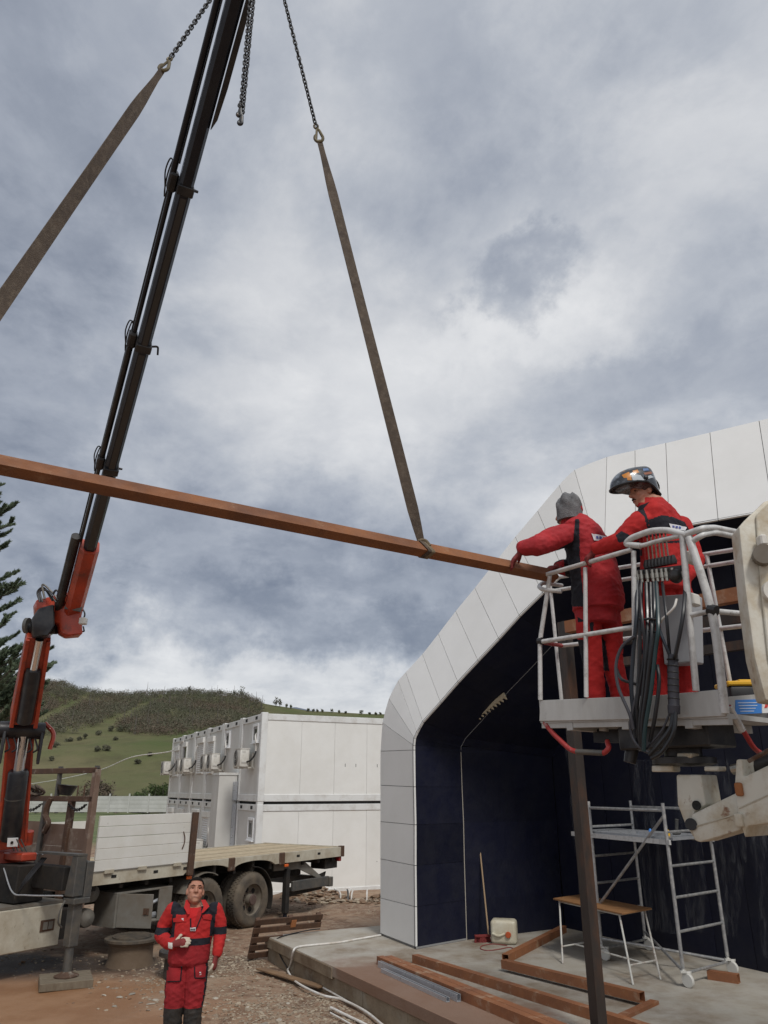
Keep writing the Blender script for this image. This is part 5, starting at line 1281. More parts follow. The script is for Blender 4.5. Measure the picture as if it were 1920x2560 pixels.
def build_load():
    zc = -.075
    perp = Vector((-BDIR.y, BDIR.x, 0)); perp = perp if perp.y < 0 else -perp      # towards the camera
    rot = R(27); UB = (Vector((0, 0, 1)) * math.cos(rot) - perp * math.sin(rot)).normalized()
    W = .074
    a, b = BR - BDIR * .06, BR + BDIR * 5.9
    UBt = UB
    mb = MB(); mb.hollow(a, b, W, W, .005, UBt); mb.build('lifted_beam', 'rust_beam', label='long rusty square steel tube hanging level from the crane slings', cat='steel beam', origin=FT, smooth=0)
    for S, nm, hk, hookpx, col, wid in ((SR, 'right', None, (800, 350), 'webbing', .078), (SLF, 'left', None, (413, 172), 'webbing', .088)):
        # hook point lies on the line from hook to beam
        def on_line(px, py):
            best = min(range(1001), key=lambda k: (project(HOOK.lerp(S, k / 1000))[1] - py) ** 2); return HOOK.lerp(S, best / 1000)
        H0 = on_line(*hookpx); d = (S - HOOK).normalized()
        t = thing('chain_leg', f'dark lifting chain with hook running up from the {"shorter steep" if nm == "right" else "broad slanting"} webbing sling', 'chain', H0, 'lifting chains')
        chain(t, HOOK, H0 - d * .115, 1.0); eye_hook(t, H0 - d * .115, H0 + d * .03, .032)
        side0 = Vector((1, 0, 0)); vdir = d; tow = (CAM - S).normalized()
        s_flat = d.cross(tow).normalized()
        s_edge = (s_flat * .75 + tow * .66).normalized()
        pts, ws, sd = [], [], []
        L_ = (S - H0).length; n = 26
        for k in range(n + 1):
            f = k / n; p = H0.lerp(S + Vector((0, 0, .040)), f)
            w = lerp(.042, wid, sm(.02, .16, f)); w = lerp(w, .046, sm(.93, 1.0, f))
            pts.append(p); ws.append(w); sd.append((s_flat * math.cos(.55 * math.sin(f * 3.0 + .6)) + tow * math.sin(.55 * math.sin(f * 3.0 + .6))))
        st = thing('webbing_sling', 'worn brown webbing sling choked round the beam near the workers' if nm == 'right' else 'broad worn brown webbing sling slanting up past the crane boom', 'sling', S, 'webbing slings')
        mb = MB(); band(mb, pts, ws, .007, sd); mb.build('webbing', col, st, smooth=60)
        # choker loops round the tube
        for j, off in enumerate((-.006, .024)):
            c = S + BDIR * -off; r_ = W * .5 + .003; x, y, dd = axes(BDIR, UBt); P = []
            for (u, v) in ((-1, -1), (1, -1), (1, 1), (-1, 1)):
                P.append(c + x * u * r_ + y * v * r_ + BDIR * (.028 * v + .012 * u))
            Q = []
            for i in range(4):
                p, q2 = P[i], P[(i + 1) % 4]
                Q += [p.lerp(q2, .08), p.lerp(q2, .5), p.lerp(q2, .92)]
            mb = MB(); rings = []
            for i in range(len(Q) + 1):
                p = Q[i % len(Q)]; o = (p - c - BDIR * (p - c).dot(BDIR)).normalized(); g = BDIR * .015
                rings.append([p - g, p + g, p + g + o * .006, p - g + o * .006])
            mb.loft(rings, cap=False); mb.build('choker_loop', 'webbing_pale' if j else 'webbing', st, smooth=50)
        mb = MB(); k0 = S + Vector((0, 0, .055)); mb.tube(bez([k0 + BDIR * .03, k0 + perp * .012 + Vector((0, 0, .012)), k0 - BDIR * .028 + perp * .02 + Vector((0, 0, .004)), k0 - BDIR * .045 + perp * .036 + Vector((0, 0, -.028))], 5), [.008] + [.012] * 10 + [.011] * 5, 8); mb.build('choker_knot', 'webbing_pale', st)
    # spare double chain hanging from the boom head
    top = PY(640, -210, 4.2); low = PY(611, 296, 4.2); low.x = top.x * .5 + low.x * .5; top2 = Vector((low.x, low.y, top.z))
    t = thing('spare_chain', 'spare doubled chain with hook dangling free beside the boom', 'chain', low)
    chain(t, top2 + Vector((-.014, 0, 0)), low + Vector((-.008, 0, .10)), .92); chain(t, top2 + Vector((.02, .01, 0)), low + Vector((.012, 0, .08)), .92)
    eye_hook(t, low + Vector((-.012, 0, .12)), low + Vector((-.016, 0, 0)), .014, 'chain_steel'); eye_hook(t, low + Vector((.004, 0, .05)), low + Vector((-.004, 0, -.09)), .013, 'chain_steel')
    mb = MB(); mb.tube([HOOK + Vector((.07 * math.cos(q), 0, .05 + .09 * math.sin(q))) for q in [2 * math.pi * j / 18 for j in range(18)]], .016, 8, True)
    mb.build('master_ring', 'chain_steel', label='steel ring joining the sling chains under the boom head', cat='ring')
    mb = MB(); mb.beam(HOOK + Vector((0, 0, .12)), TIP + Vector((0, 0, -.02)), .08, .06); mb.build('hook_block', 'crane_black', label='black hook block hanging at the end of the crane boom', cat='hook')
build_load()
# ------------------------------------------------------------------ boom lift with basket
FA, FB = PY(1350, 1751, 5.55), PY(1797, 1724, 4.5)
FDIR = Vector((FB.x - FA.x, FB.y - FA.y, 0)).normalized(); NB = Vector((-FDIR.y, FDIR.x, 0)); NB = NB if NB.y > 0 else -NB
def fp(px, py, back=0.0): return PP(px, py, FA + NB * back, NB)
def c6(x, y, back=0.0): return fp(1200 + .434 * x, 1100 + .434 * y, back)
def c9(x, y, back=0.0): return fp(1530 + .2261 * x, 1380 + .2261 * y, back)
BFZ = fp(1348, 1803).z                       # underside of the basket
def sp(px, py): return PP(px, py, FB, FDIR)  # right end of the basket
def build_lift():
    t = thing('boom_lift', 'white boom lift with railed work basket and bundled hydraulic hoses', 'boom lift', (FA + FB) / 2 + NB * .4 + Vector((0, 0, -.2)))
    r = .0195
    def rod(pts, name='rail', mat='rail_white', rad=r, round_=.06):
        mb = MB(); mb.tube(fillet(pts, round_) if len(pts) > 2 else pts, rad * .86, 12); return mb.build(name, mat, t)
    # toe board, floor
    TL_, TM, TR_ = fp(1350, 1751), fp(1660, 1737), fp(1797, 1724); B_L, B_R = fp(1348, 1803), fp(1814, 1790)
    mb = MB(); mb.prism([B_L, fp(1660, 1797), B_R, fp(1813, 1722), TM, TL_], NB * .012); mb.build('toe_board', 'basket_grey', t, bevel=.003)
    mb = MB(); mb.prism([sp(1816, 1788), sp(1995, 1770), sp(1995, 1727), sp(1816, 1742)], -FDIR * .012); sb = mb.build('side_board', 'basket_grey', t)
    mb = MB(); mb.prism([sp(1838, 1786), sp(1903, 1783), sp(1903, 1748), sp(1838, 1750)], FDIR * .004); mb.build('blue_sticker', 'sticker_blue', sb)
    for k in range(4):
        mb = MB(); y = 1756 + k * 7; mb.prism([sp(1843 + 2 * k, y + 2), sp(1895 - 4 * k, y + 1.5), sp(1895 - 4 * k, y), sp(1843 + 2 * k, y + .5)], FDIR * .006); mb.build('sticker_line', 'sticker_white', sb)
    mb = MB(); mb.prism([sp(1905, 1783), sp(1935, 1781), sp(1935, 1745), sp(1905, 1748)], FDIR * .004); mb.build('white_sticker', 'sticker_white', sb)
    mb = MB(); mb.prism([sp(1909, 1770), sp(1916, 1769), sp(1922, 1752), sp(1914, 1752)], FDIR * .007); mb.build('red_mark', 'sticker_red', sb)
    dp = .80
    zl = lambda p, dz: p + Vector((0, 0, dz))
    f4 = [B_L + NB * .015, B_R + NB * .015, B_R + NB * dp, B_L + NB * dp]
    mb = MB(); mb.prism([zl(p, -.012) for p in f4], (0, 0, .03)); mb.build('basket_floor', 'basket_grey', t)
    mb = MB(); mb.prism([f4[0], f4[3], zl(f4[3], .15), zl(f4[0], .15)], FDIR * .01); mb.build('side_board', 'basket_grey', t)
    mb = MB(); mb.prism([f4[3], f4[2], zl(f4[2], .15), zl(f4[3], .15)], -NB * .01); mb.build('back_board', 'basket_grey', t)
    for k in (.18, .5, .82):
        a = B_L.lerp(B_R, k); mb = MB(); mb.beam(zl(a, -.04) + NB * .02, zl(a, -.04) + NB * (dp - .02), .05, .05); mb.build('floor_joist', 'basket_grey', t)
    mb = MB(); mb.beam(zl(B_L, -.03) + NB * .05, zl(B_R, -.03) + NB * .05, .05, .035); mb.build('floor_joist', 'basket_grey', t)
    # posts and rails of the front
    rod([c6(348, 1497), c6(345, 1160), c6(402, 785)], 'post', round_=.05)
    rod([c6(612, 1482), c6(606, 735)], 'post', rad=.018)
    rod([c6(895, 1475), c6(885, 640)], 'post', rad=.020)
    rod([c6(1245, 1445), c6(1165, 550)], 'post', rad=.024)
    rod([c6(1412, 1575), c6(1345, 990), c6(1203, 560)], 'post', rad=.030, round_=.3)
    rod([c6(385, 775), c6(872, 632)], 'top_rail', rad=.020)
    rod([c6(350, 1163), c6(885, 1078)], 'mid_rail')
    rod([c6(1215, 1010), c6(1330, 985)], 'mid_rail')
    rod([c6(925, 610), c6(835, 600), c6(870, 565), c6(985, 522), c6(1080, 518), c6(1165, 542), c6(1190, 550)], 'guard_rail', rad=.025, round_=.05)
    rod([c6(870, 607), c6(935, 610), c6(1010, 585), c6(1150, 552)], 'guard_rail', rad=.018)
    s6 = lambda x, y: sp(1200 + .434 * x, 1100 + .434 * y)
    g0 = c6(1180, 545)
    rod([g0, c6(1285, 508), s6(1350, 505), s6(1500, 535), s6(1640, 560)], 'guard_rail', rad=.024, round_=.05)
    rod([c6(1215, 588), c6(1285, 545), s6(1355, 533), s6(1500, 562), s6(1640, 590)], 'guard_rail', rad=.022, round_=.05)
    rod([c6(1335, 985), s6(1550, 1003), s6(1650, 1010)], 'mid_rail', rad=.021)
    # left bumper loop, back rails
    rod([c6(470, 872, .03), c6(360, 862, -.02), c6(338, 845, .02), c6(360, 822, .1), c6(470, 838, .5)], 'bumper_rail', rad=.019, round_=.03)
    bk = dp
    for a, b in (((395, 800), (1540, 620)), ((400, 872), (1540, 690)), ((470, 1185), (1600, 1062))):
        A, B = c6(*a, bk), c6(*b, bk); rod([A, B], 'back_rail')
    for x0, xt in ((470, 400), (1322, 1305)):
        A = c6(x0, 1400, bk); T_ = c6(xt, 795 if x0 < 900 else 660, bk); A = Vector((T_.x + .02, T_.y - .01, fp(1348, 1803).z + .02)); rod([A, T_], 'back_post', rad=.018)
    L1, L2 = c6(402, 785), c6(395, 800, bk); rod([L1, L2], 'side_rail'); rod([c6(350, 1163), c6(470, 1185, bk)], 'side_rail', 'rail_red')
    mb = MB(); mb.tube([c6(338, 1160) + Vector((.0, 0, 0)), c6(360, 1158)], .028, 10); mb.build('clamp', 'cable_black', t)
    mb = MB(); mb.tube([c6(1318, 975), c6(1362, 985)], .036, 10); mb.build('clamp', 'cable_black', t)
    # control box, levers, valve block
    P = [fp(1643, 1490, .16), fp(1725, 1484, .16), fp(1728, 1655, .16), fp(1660, 1662, .16)]
    mb = MB(); mb.prism(P, NB * .16); mb.build('control_box', 'box_grey', t, bevel=.008)
    mb = MB(); a, b = fp(1612, 1412, .10), fp(1688, 1398, .10)
    for k in range(9):
        p = a.lerp(b, (k + .5) / 9); mb.tube([p + Vector((0, 0, -.03)), p + Vector((0, 0, -.01)), p + Vector((0, 0, .012)), p + Vector((0, 0, .03))], [.020, .024, .018, .012], 8)
    mb.build('lever_bellows', 'cable_black', t)
    for k in range(7):
        p = fp(1614 + k * 9.5, 1404 - k * 1.5, .10); q = fp(1608 + k * 9.2, 1342 - k * 1.6, .06)
        mb = MB(); mb.cyl(p, q, .0055, None, 6); lv = mb.build('lever', 'fitting' if k else 'rail_red', t)
        mb = MB(); mb.ell(q, (.009, .009, .013), None, 8, 6); mb.build('lever_knob', 'rail_red' if k == 0 else 'cable_black', lv)
    mb = MB(); mb.beam(fp(1590, 1440, .10), fp(1712, 1428, .10), .08, .07); mb.build('valve_block', 'crane_black', t, bevel=.008)
    fx = [1594, 1604, 1618, 1632, 1643, 1655, 1666, 1682, 1710]
    for k, x in enumerate(fx):
        p = fp(x, 1438 - k * 1.0, .05); mb = MB(); mb.tube([p + Vector((0, 0, .03)), p + Vector((0, 0, .005)), p + Vector((0, 0, .004)), p + Vector((0, 0, -.03)), p + Vector((0, 0, -.031)), p + Vector((0, 0, -.055))], [.011, .011, .016, .016, .012, .012], 8); mb.build('hose_fitting', 'fitting', t)
    mb = MB(); mb.ell(fp(1690, 1440, .06), (.045, .045, .05)); mb.build('valve_knob', 'crane_black', t)
    for a, b in ((1728, 1395), (1733, 1500)):
        mb = MB(); c = fp(a, b, .1); mb.box(c, (.05, .1, .08), (FDIR, NB, Vector((0, 0, 1)))); mb.build('socket_box', 'ac_body', t, bevel=.01)
    # hoses
    H = [('hose_blue', .014, [(285, 320), (272, 700), (237, 1100), (215, 1500), (238, 1800), (270, 2120)]),
         ('hose_black', .013, [(325, 320), (312, 800), (298, 1300), (275, 1800), (300, 2150)]),
         ('hose_black', .014, [(380, 340), (392, 900), (362, 1400), (310, 1900), (320, 2180)]),
         ('hose_black', .013, [(425, 340), (440, 900), (385, 1500), (335, 1900), (340, 2180)]),
         ('hose_green', .013, [(490, 330), (512, 800), (480, 1100), (430, 1550), (365, 1950), (350, 2200)]),
         ('hose_black', .012, [(460, 330), (470, 700), (430, 1200), (400, 1700), (330, 2100)]),
         ('hose_black', .010, [(555, 340), (600, 700), (640, 1160)]),
         ('hose_blue', .010, [(505, 800), (570, 980), (655, 1190)]),
         ('hose_black', .013, [(815, 330), (785, 700), (710, 1100), (690, 1180)]),
         ('hose_grey', .011, [(250, 930), (110, 1050), (45, 1250), (72, 1500), (190, 1780), (235, 1960)]),
         ('hose_black', .010, [(50, 1290), (100, 1400), (190, 1440), (300, 1470)]),
         ('hose_grey', .010, [(425, 720), (470, 1000), (330, 1400), (225, 1760), (205, 1950), (260, 2110), (400, 2215), (560, 2230)]),
         ('hose_black', .012, [(500, 1250), (520, 1450), (480, 1800), (420, 2100)]),
         ('hose_black', .016, [(680, 1760), (650, 1950), (520, 2130), (420, 2240)]),
         ('hose_black', .013, [(705, 1770), (680, 2000), (560, 2200), (440, 2280)]),
         ('hose_grey', .007, [(640, 1780), (560, 1960), (450, 2100), (360, 2210)]),
         ('conduit_white', .008, [(715, 520), (680, 620), (560, 740), (540, 780)]),
         ('hose_black', .011, [(300, 330), (330, 700), (360, 1100), (290, 1600), (260, 1900)])]
    for k, (m, rad, pts) in enumerate(H):
        bk_ = [-.055 - .012 * (k % 5) - .03 * math.sin(math.pi * j / (len(pts) - 1)) for j in range(len(pts))]; bk_[0] = .05 if pts[0][1] < 400 else bk_[0]
        mb = MB(); mb.tube(bez([c9(x, y, bk_[j]) for j, (x, y) in enumerate(pts)], 8), rad, 8); mb.build('hose', m, t)
    pts = [c9(672, 1140, -.07), c9(674, 1300, -.08), c9(678, 1500, -.08), c9(684, 1690, -.08), c9(684, 1700, -.08), c9(686, 1790, -.08)]
    mb = MB(); mb.tube(pts, [.030, .034, .034, .034, .038, .036], 14); sl = mb.build('hose_sleeve', 'sleeve', t)
    for k in range(7):
        p = c9(672 + k * 1.6, 1190 + k * 72, -.08); mb = MB(); mb.lathe([(.0345, -.004), (.037, 0), (.0345, .004)], p, (.12, 0, 1), 14, False); mb.build('sleeve_wrap', 'cable_black', sl)
    for y in (740, 880):
        mb = MB(); mb.tube([c9(x, y + 6 * math.sin(x), -.10) for x in (300, 360, 420, 480, 520)], .008, 6); mb.build('cable_tie', 'cable_black', t)
    # underside: support bars, turntable, jib
    cB = lambda x, y, b=.35: fp(1340 + .3496 * x, 1760 + .3496 * y, b)
    rod([cB(62, 130, .03), cB(115, 205, .03), cB(255, 338, .03), cB(490, 352, .03), cB(522, 315, .03), cB(510, 268, .1)], 'step_bar', 'rail_red', .020, .05)
    rod([cB(290, 341, .028), cB(480, 350, .028)], 'step_grip', 'stabil_grey', .0215)
    rod([sp(1822, 1766), sp(1885, 1872), sp(1925, 1898)], 'side_bar', 'rail_red', .018, .05)
    rod([sp(1822, 1766), sp(1856, 1826)], 'bar_sleeve', 'rail_white', .024)
    mb = MB(); mb.beam(cB(440, 230), cB(700, 230), .10, .09); mb.build('under_frame', 'crane_black', t)
    mb = MB(); mb.beam(cB(690, 250, .3), cB(1330, 210, .3), .34, .16); mb.build('under_frame', 'crane_black', t, bevel=.01)
    for x, y in ((485, 175), (865, 160)):
        mb = MB(); mb.cyl(cB(x, y - 25, .2), cB(x, y + 20, .2), .032, None, 12); mb.build('floor_bush', 'basket_grey', t)
    tc = cB(1060, 420, .36)
    mb = MB(); mb.lathe([(.16, .0), (.20, .012), (.20, .05), (.12, .06), (.12, .16), (.0, .16)], tc + Vector((0, 0, -.02)), (0, 0, 1), 26); mb.build('turntable', 'crane_black', t)
    for x0, x1, y0, y1 in ((825, 975, 440, 485), (1200, 1305, 445, 480), (1005, 1110, 350, 385)):
        P = [cB(x0, y0, .2), cB(x1, y0, .2), cB(x1, y1, .2), cB(x0, y1, .2)]; mb = MB(); mb.prism(P, NB * .1); mb.build('turntable_lug', 'lift_white', t, bevel=.006)
    mb = MB(); mb.cyl(cB(690, 300, .22), cB(670, 420, .2), .045, .04, 12); mb.build('slew_ram', 'crane_black', t)
    P = [(1000, 505), (1180, 505), (1215, 720), (1130, 775), (1125, 960), (1060, 850), (1010, 720)]
    mb = MB(); mb.prism([cB(x, y, .22) for x, y in P], NB * .20); lk = mb.build('jib_link', 'lift_white', t, bevel=.012, seg=2)
    mb = MB(); c = cB(1150, 725, .212); x_, y_, d_ = axes(NB); mb.lathe([(.028, .0), (.028, .008), (.018, .008), (.0, .003)], c, -NB, 18); mb.build('pin_hole', 'black_hole', lk)
    P0, P1 = cB(1140, 860, .30), cB(1480, 745, .10)
    # jib arm: two nested boxes reaching to the lower right
    upv = Vector((0, 0, 1))
    def boxarm(poly, back, depth, name):
        mb = MB(); mb.prism([cB(x, y, back) for x, y in poly], NB * depth); return mb.build(name, 'lift_white', t, bevel=.012, seg=2)
    ia = boxarm([(1110, 790), (1200, 745), (1440, 630), (1470, 700), (1470, 900), (1170, 990), (1130, 975), (1105, 870)], .16, .20, 'inner_jib')
    mb = MB(); mb.beam(cB(1130, 880, .157), cB(1470, 775, .157), .005, .006); mb.build('weld_seam', 'truck_cream', ia)
    mb = MB(); mb.cyl(cB(1108, 860, .14), cB(1108, 860, .40), .035, None, 14); mb.build('jib_pin', 'crane_black', t)
    oa = boxarm([(1428, 395), (1472, 395), (1482, 522), (1659, 437), (1900, 320), (1900, 820), (1659, 855), (1510, 875), (1492, 960), (1442, 800), (1418, 570)], .12, .30, 'outer_jib')
    mb = MB(); mb.beam(cB(1450, 745, .117), cB(1900, 545, .117), .005, .006); mb.build('weld_seam', 'truck_cream', oa)
    for y in (610, 830):
        mb = MB(); mb.box(cB(1452, y, .11), (.045, .03, .075), (FDIR, NB, Vector((0, 0, 1)))); mb.build('wear_pad', 'lift_white' if y > 700 else 'pallet_orange', oa, bevel=.012, seg=2)
    mb = MB(); mb.cyl(cB(1405, 470, .2), cB(1450, 460, .2), .03, None, 10); mb.build('jib_bolt', 'fitting', t)
    mb = MB(); mb.cyl(cB(1480, 480, .3), cB(1900, 330, .3), .045, None, 12); mb.build('jib_ram', 'crane_black', t)
    mb = MB(); mb.cyl(cB(1520, 410, .1), cB(1900, 200, .1), .012, None, 8); mb.build('guide_rod', 'truck_rust', t)
    # upright boom end, close by on the right
    uy = 3.95
    Q = lambda px, py, y=uy: PY(px, py, y)
    mb = MB(); mb.prism([Q(1847, 1317), Q(1862, 1300), Q(1912, 1252), Q(2040, 1232), Q(2080, 1772), Q(1914, 1750), Q(1886, 1642), Q(1864, 1478)], (.03, .17, 0)); ub = mb.build('upright_boom', 'lift_white', t, bevel=.012, seg=2)
    mb = MB(); mb.prism([Q(1888, 1290, uy), Q(1915, 1262, uy), Q(2035, 1245, uy), Q(2075, 1760, uy), Q(1945, 1745, uy), Q(1918, 1640, uy), Q(1900, 1470, uy)], (-.004, -.02, 0)); mb.build('boom_web', 'lift_white', ub, bevel=.006)
    mb = MB(); a = Q(1906, 1392, uy - .03); mb.cyl(a, a + Vector((-.02, -.06, 0)), .055, None, 18); mb.build('boom_pin', 'truck_grey', ub)
    mb = MB(); mb.box(Q(1905, 1352, uy - .05), (.04, .06, .06)); mb.build('pin_bracket', 'ac_body', ub, bevel=.008)
    mb = MB(); a = Q(1930, 1480, uy - .02); mb.cyl(a, a + Vector((0, -.03, 0)), .06, None, 20); mb.build('boom_boss', 'ac_body', ub)
    # lift base far to the right, out of the picture
    bx = Vector((4.6, 3.4, 0)); 
    mb = MB(); mb.box(bx + Vector((0, 0, .75)), (2.0, 1.6, .7)); mb.build('lift_chassis', 'lift_white', t, bevel=.05, seg=2)
    for sx in (-.7, .7):
        for sy in (-.8, .8):
            mb = MB(); mb.lathe([(.2, -.12), (.38, -.12), (.42, -.08), (.42, .08), (.38, .12), (.2, .12)], bx + Vector((sx, sy, .42)), (0, 1, 0), 24, True); mb.build('lift_tyre', 'tyre', t)
    end = cB(1900, 560, .25); mb = MB(); mb.beam(end, bx + Vector((-.2, 0, 1.2)), .28, .34); mb.build('lift_boom', 'lift_white', t, bevel=.02)
    top = Q(2060, 1500); mb = MB(); mb.beam(top, bx + Vector((.2, .2, 1.1)), .22, .26); mb.build('lift_boom', 'lift_white', t, bevel=.02)
    # tool case in the basket
    c = PY(1858, 1722, 5.15)
    tcx = thing('tool_case', 'black tool case with yellow lid standing in the basket', 'tool case', c + Vector((0, 0, -.12)))
    mb = MB(); mb.box(c + Vector((0, 0, -.055)), (.27, .2, .13)); mb.build('case_body', 'cable_black', tcx, bevel=.02, seg=2)
    mb = MB(); mb.box(c + Vector((0, 0, .025)), (.30, .22, .03)); mb.box(c + Vector((.03, 0, .046)), (.16, .12, .02)); mb.build('case_lid', 'tool_yellow', tcx, bevel=.008)
build_lift()
# ------------------------------------------------------------------ things standing and lying on the slab and the ground
Zs = SLAB_Z
def c10(x, y): return (930 + .3797 * x, 2250 + .3797 * y)
def c7(x, y): return (1200 + .434 * x, 1760 + .434 * y)
def build_floor():
    def tube_on(a, b, name, label, mat='rust_tube', w=.10, h=.10, z=Zs, grp=None):
        a, b = Vector(a), Vector(b); a.z = b.z = z + h / 2 + .001
        mb = MB(); mb.hollow(a, b, w, h, .005); mb.build(name, mat, label=label, cat='steel tube', group=grp, smooth=0)
    h = .10; zt = Zs + .05
    g = 'steel tubes lying on the slab'
    A, B = PZ(*c10(52, 395), zt), PZ(*c10(1010, 790), zt); d = (B - A).normalized(); n = Vector((-d.y, d.x, 0)); n = n if n.y > 0 else -n
    A2, B2 = A, A + d * 6.0
    tube_on(A2, B2, 'steel_tube', 'rusty orange steel tube lying against the galvanised channels', grp=g)
    tube_on(A2 + n * .106 + d * .05, B2 + n * .106, 'steel_tube', 'rusty orange steel tube, inner one of the touching pair', grp=g)
    A, B = PZ(*c10(283, 385), zt), PZ(*c10(1540, 775), zt); tube_on(A, A + (B - A).normalized() * 5.6, 'steel_tube', 'rusty orange steel tube lying alone between the pair and the post', grp=g)
    A, B = PZ(*c10(868, 428), zt + .02), PZ(1606, 2497, zt + .02); tube_on(A, B, 'steel_tube', 'brown steel tube raised on an offcut and passing behind the post', z=Zs + .035, grp=g)
    A, B = PZ(*c10(878, 385), zt), PZ(*c10(1262, 190), zt); tube_on(A, B, 'steel_tube', 'rusty steel tube with open end running back towards the dark corner', grp=g)
    A, B = PZ(1556, 2532, zt), PZ(1636, 2496, zt); tube_on(A + (A - B) * .05, B, 'tube_offcut', 'short brown tube offcut under the end of the raised tube', z=Zs - .065 + .0, grp=g)
    A, B = PZ(1771, 2436, zt), PZ(1847, 2447, zt); tube_on(A, B, 'tube_offcut', 'short brown tube offcut lying beside the scaffold wheel', grp=g)
    # galvanised channels
    for k in range(2):
        A, B = PZ(*c10(38 + k * 22, 415 + k * 20), Zs + .05), PZ(*c10(560 + k * -8, 640 + k * 14), Zs + .05)
        A.z = B.z = Zs + .001; d = (B - A).normalized(); n = Vector((-d.y, d.x, 0)); n = n if n.y > 0 else -n
        t = thing('galvanised_channel', ['shiny galvanised steel channel against the rusty tube', 'shiny galvanised steel channel lying outermost near the slab edge'][k], 'steel channel', A, 'galvanised channels')
        A = A - n * (.055 if k else .0) + (d * .1 if k else d * 0); B = B - n * (.055 if k else .0) - (d * .12 if k else d * 0)
        mb = MB(); w, hh = .05, .075 - .03 * k
        for (a0, a1, z0, z1) in ((0, w, 0, .003), (0, .003, .003, hh), (w - .003, w, .003, hh), (.003, .014, hh - .003, hh), (w - .014, w - .003, hh - .003, hh)):
            c = (a0 + a1) / 2; mb.prism([A + n * a0 + Vector((0, 0, z0)), A + n * a1 + Vector((0, 0, z0)), A + n * a1 + Vector((0, 0, z1)), A + n * a0 + Vector((0, 0, z1))], B - A)
        mb.build('channel_profile', 'galvanised', t, smooth=0)
    # work table
    tz = 1.07
    top = [PZ(x, y, tz) for x, y in (c7(420, 1118), c7(575, 1096), c7(990, 1175), c7(820, 1205))]
    t = thing('work_table', 'worn plywood topped work table on thin white legs', 'table', PZ(1530, 2440, Zs))
    mb = MB(); mb.prism([p + Vector((0, 0, -.022)) for p in top], (0, 0, .022)); mb.build('table_top', 'plywood', t, bevel=.004)
    cen = sum(top, Vector()) / 4
    ins = [p.lerp(cen, .14) + Vector((0, 0, -.024)) for p in top]
    feet = [PZ(1407, 2410, Zs), PZ(1475, 2398, Zs), PZ(1652, 2450, Zs), PZ(1583, 2463, Zs)]
    for p, q in zip(ins, feet):
        mb = MB(); mb.cyl(p, q, .013, None, 8); mb.build('leg', 'table_leg', t)
    for i in range(4):
        mb = MB(); mb.cyl(ins[i] + Vector((0, 0, -.012)), ins[(i + 1) % 4] + Vector((0, 0, -.012)), .012, None, 8); mb.build('apron_bar', 'table_leg', t)
    mid = [p.lerp(q, .74) for p, q in zip(ins, feet)]
    for i, j in ((0, 1), (2, 3)):
        mb = MB(); mb.cyl(mid[i], mid[j], .011, None, 8); mb.build('stretcher', 'table_leg', t)
    mb = MB(); mb.cyl((mid[0] + mid[1]) / 2, (mid[2] + mid[3]) / 2, .011, None, 8); mb.build('stretcher', 'table_leg', t)
    # scaffold tower
    NL = PZ(1713, 2468, Zs); NR = Vector((4.50, 11.12, Zs)); vec = Vector((-.58, 1.52, 0)); FL, FR = NL + vec, NR + vec
    t = thing('scaffold_tower', 'mobile aluminium scaffold tower with ladder frames and platform', 'scaffold', (NL + FR) / 2)
    zt = 2.43; r = .024
    lean = Vector((0, 0, 0))
    for p in (NL, NR, FL, FR):
        mb = MB(); mb.cyl(p + Vector((0, 0, .20)), Vector((p.x, p.y, zt)), r, None, 10); mb.build('upright', 'scaffold_alu', t)
        mb = MB(); mb.cyl(p + Vector((0, 0, .17)), p + Vector((0, 0, .30)), .018, None, 10); mb.beam(p + Vector((-.01, -.045, .165)), p + Vector((.01, .045, .165)), .07, .02); mb.build('caster_stem', 'caster_white', t)
        mb = MB(); c = p + Vector((.035, -.03, .075)); mb.lathe([(.03, -.022), (.07, -.022), (.078, -.012), (.078, .012), (.07, .022), (.03, .022), (.03, 0)], c, (.8, .6, 0), 22); mb.build('caster_wheel', 'caster_white', t)
        mb = MB(); mb.prism([c + Vector((-.05, .03, .09)), c + Vector((.05, .03, .09)), c + Vector((.012, .0, -.012)), c + Vector((-.012, .0, -.012))], Vector((.024, .018, 0))); mb.build('caster_fork', 'caster_white', t)
    for (p, q) in ((NL, NR), (FL, FR)):
        for z in (.47, .92, 1.30, 1.66, 2.06):
            mb = MB(); mb.cyl(Vector((p.x, p.y, z + .02)), Vector((q.x, q.y, z + .02)), .017, None, 8); mb.build('rung', 'scaffold_alu', t)
    for (p, q, za, zb) in ((NL, FL, 2.34, 2.34), (NR, FR, 2.34, 2.34), (NL, FL, 2.28, 1.02), (NR, FL, .50, .62), (NL, FR, .52, .60)):
        mb = MB(); mb.cyl(Vector((p.x, p.y, za)), Vector((q.x, q.y, zb)), .019, None, 8); mb.build('brace', 'scaffold_alu', t)
    pz = 1.98
    mb = MB(); d2 = (FL - NL).normalized(); mb.prism([Vector((p.x, p.y, pz)) for p in (NL - d2 * .04 + Vector((.05, 0, 0)), NR - d2 * .04 - Vector((.05, 0, 0)), FR + d2 * .35 - Vector((.05, 0, 0)), FL + d2 * .35 + Vector((.05, 0, 0)))], (0, 0, .035)); mb.build('platform', 'galvanised', t)
    for p, q in ((NL, FL), (NR, FR)):
        mb = MB(); a, b = Vector((p.x, p.y, pz - .02)) - d2 * .05, Vector((q.x, q.y, pz - .02)) + d2 * .5; mb.beam(a, b, .03, .06); mb.build('platform_rail', 'rail_white', t)
    # tools on the platform
    c = NL.lerp(NR, .45) + d2 * .25; c.z = pz + .036
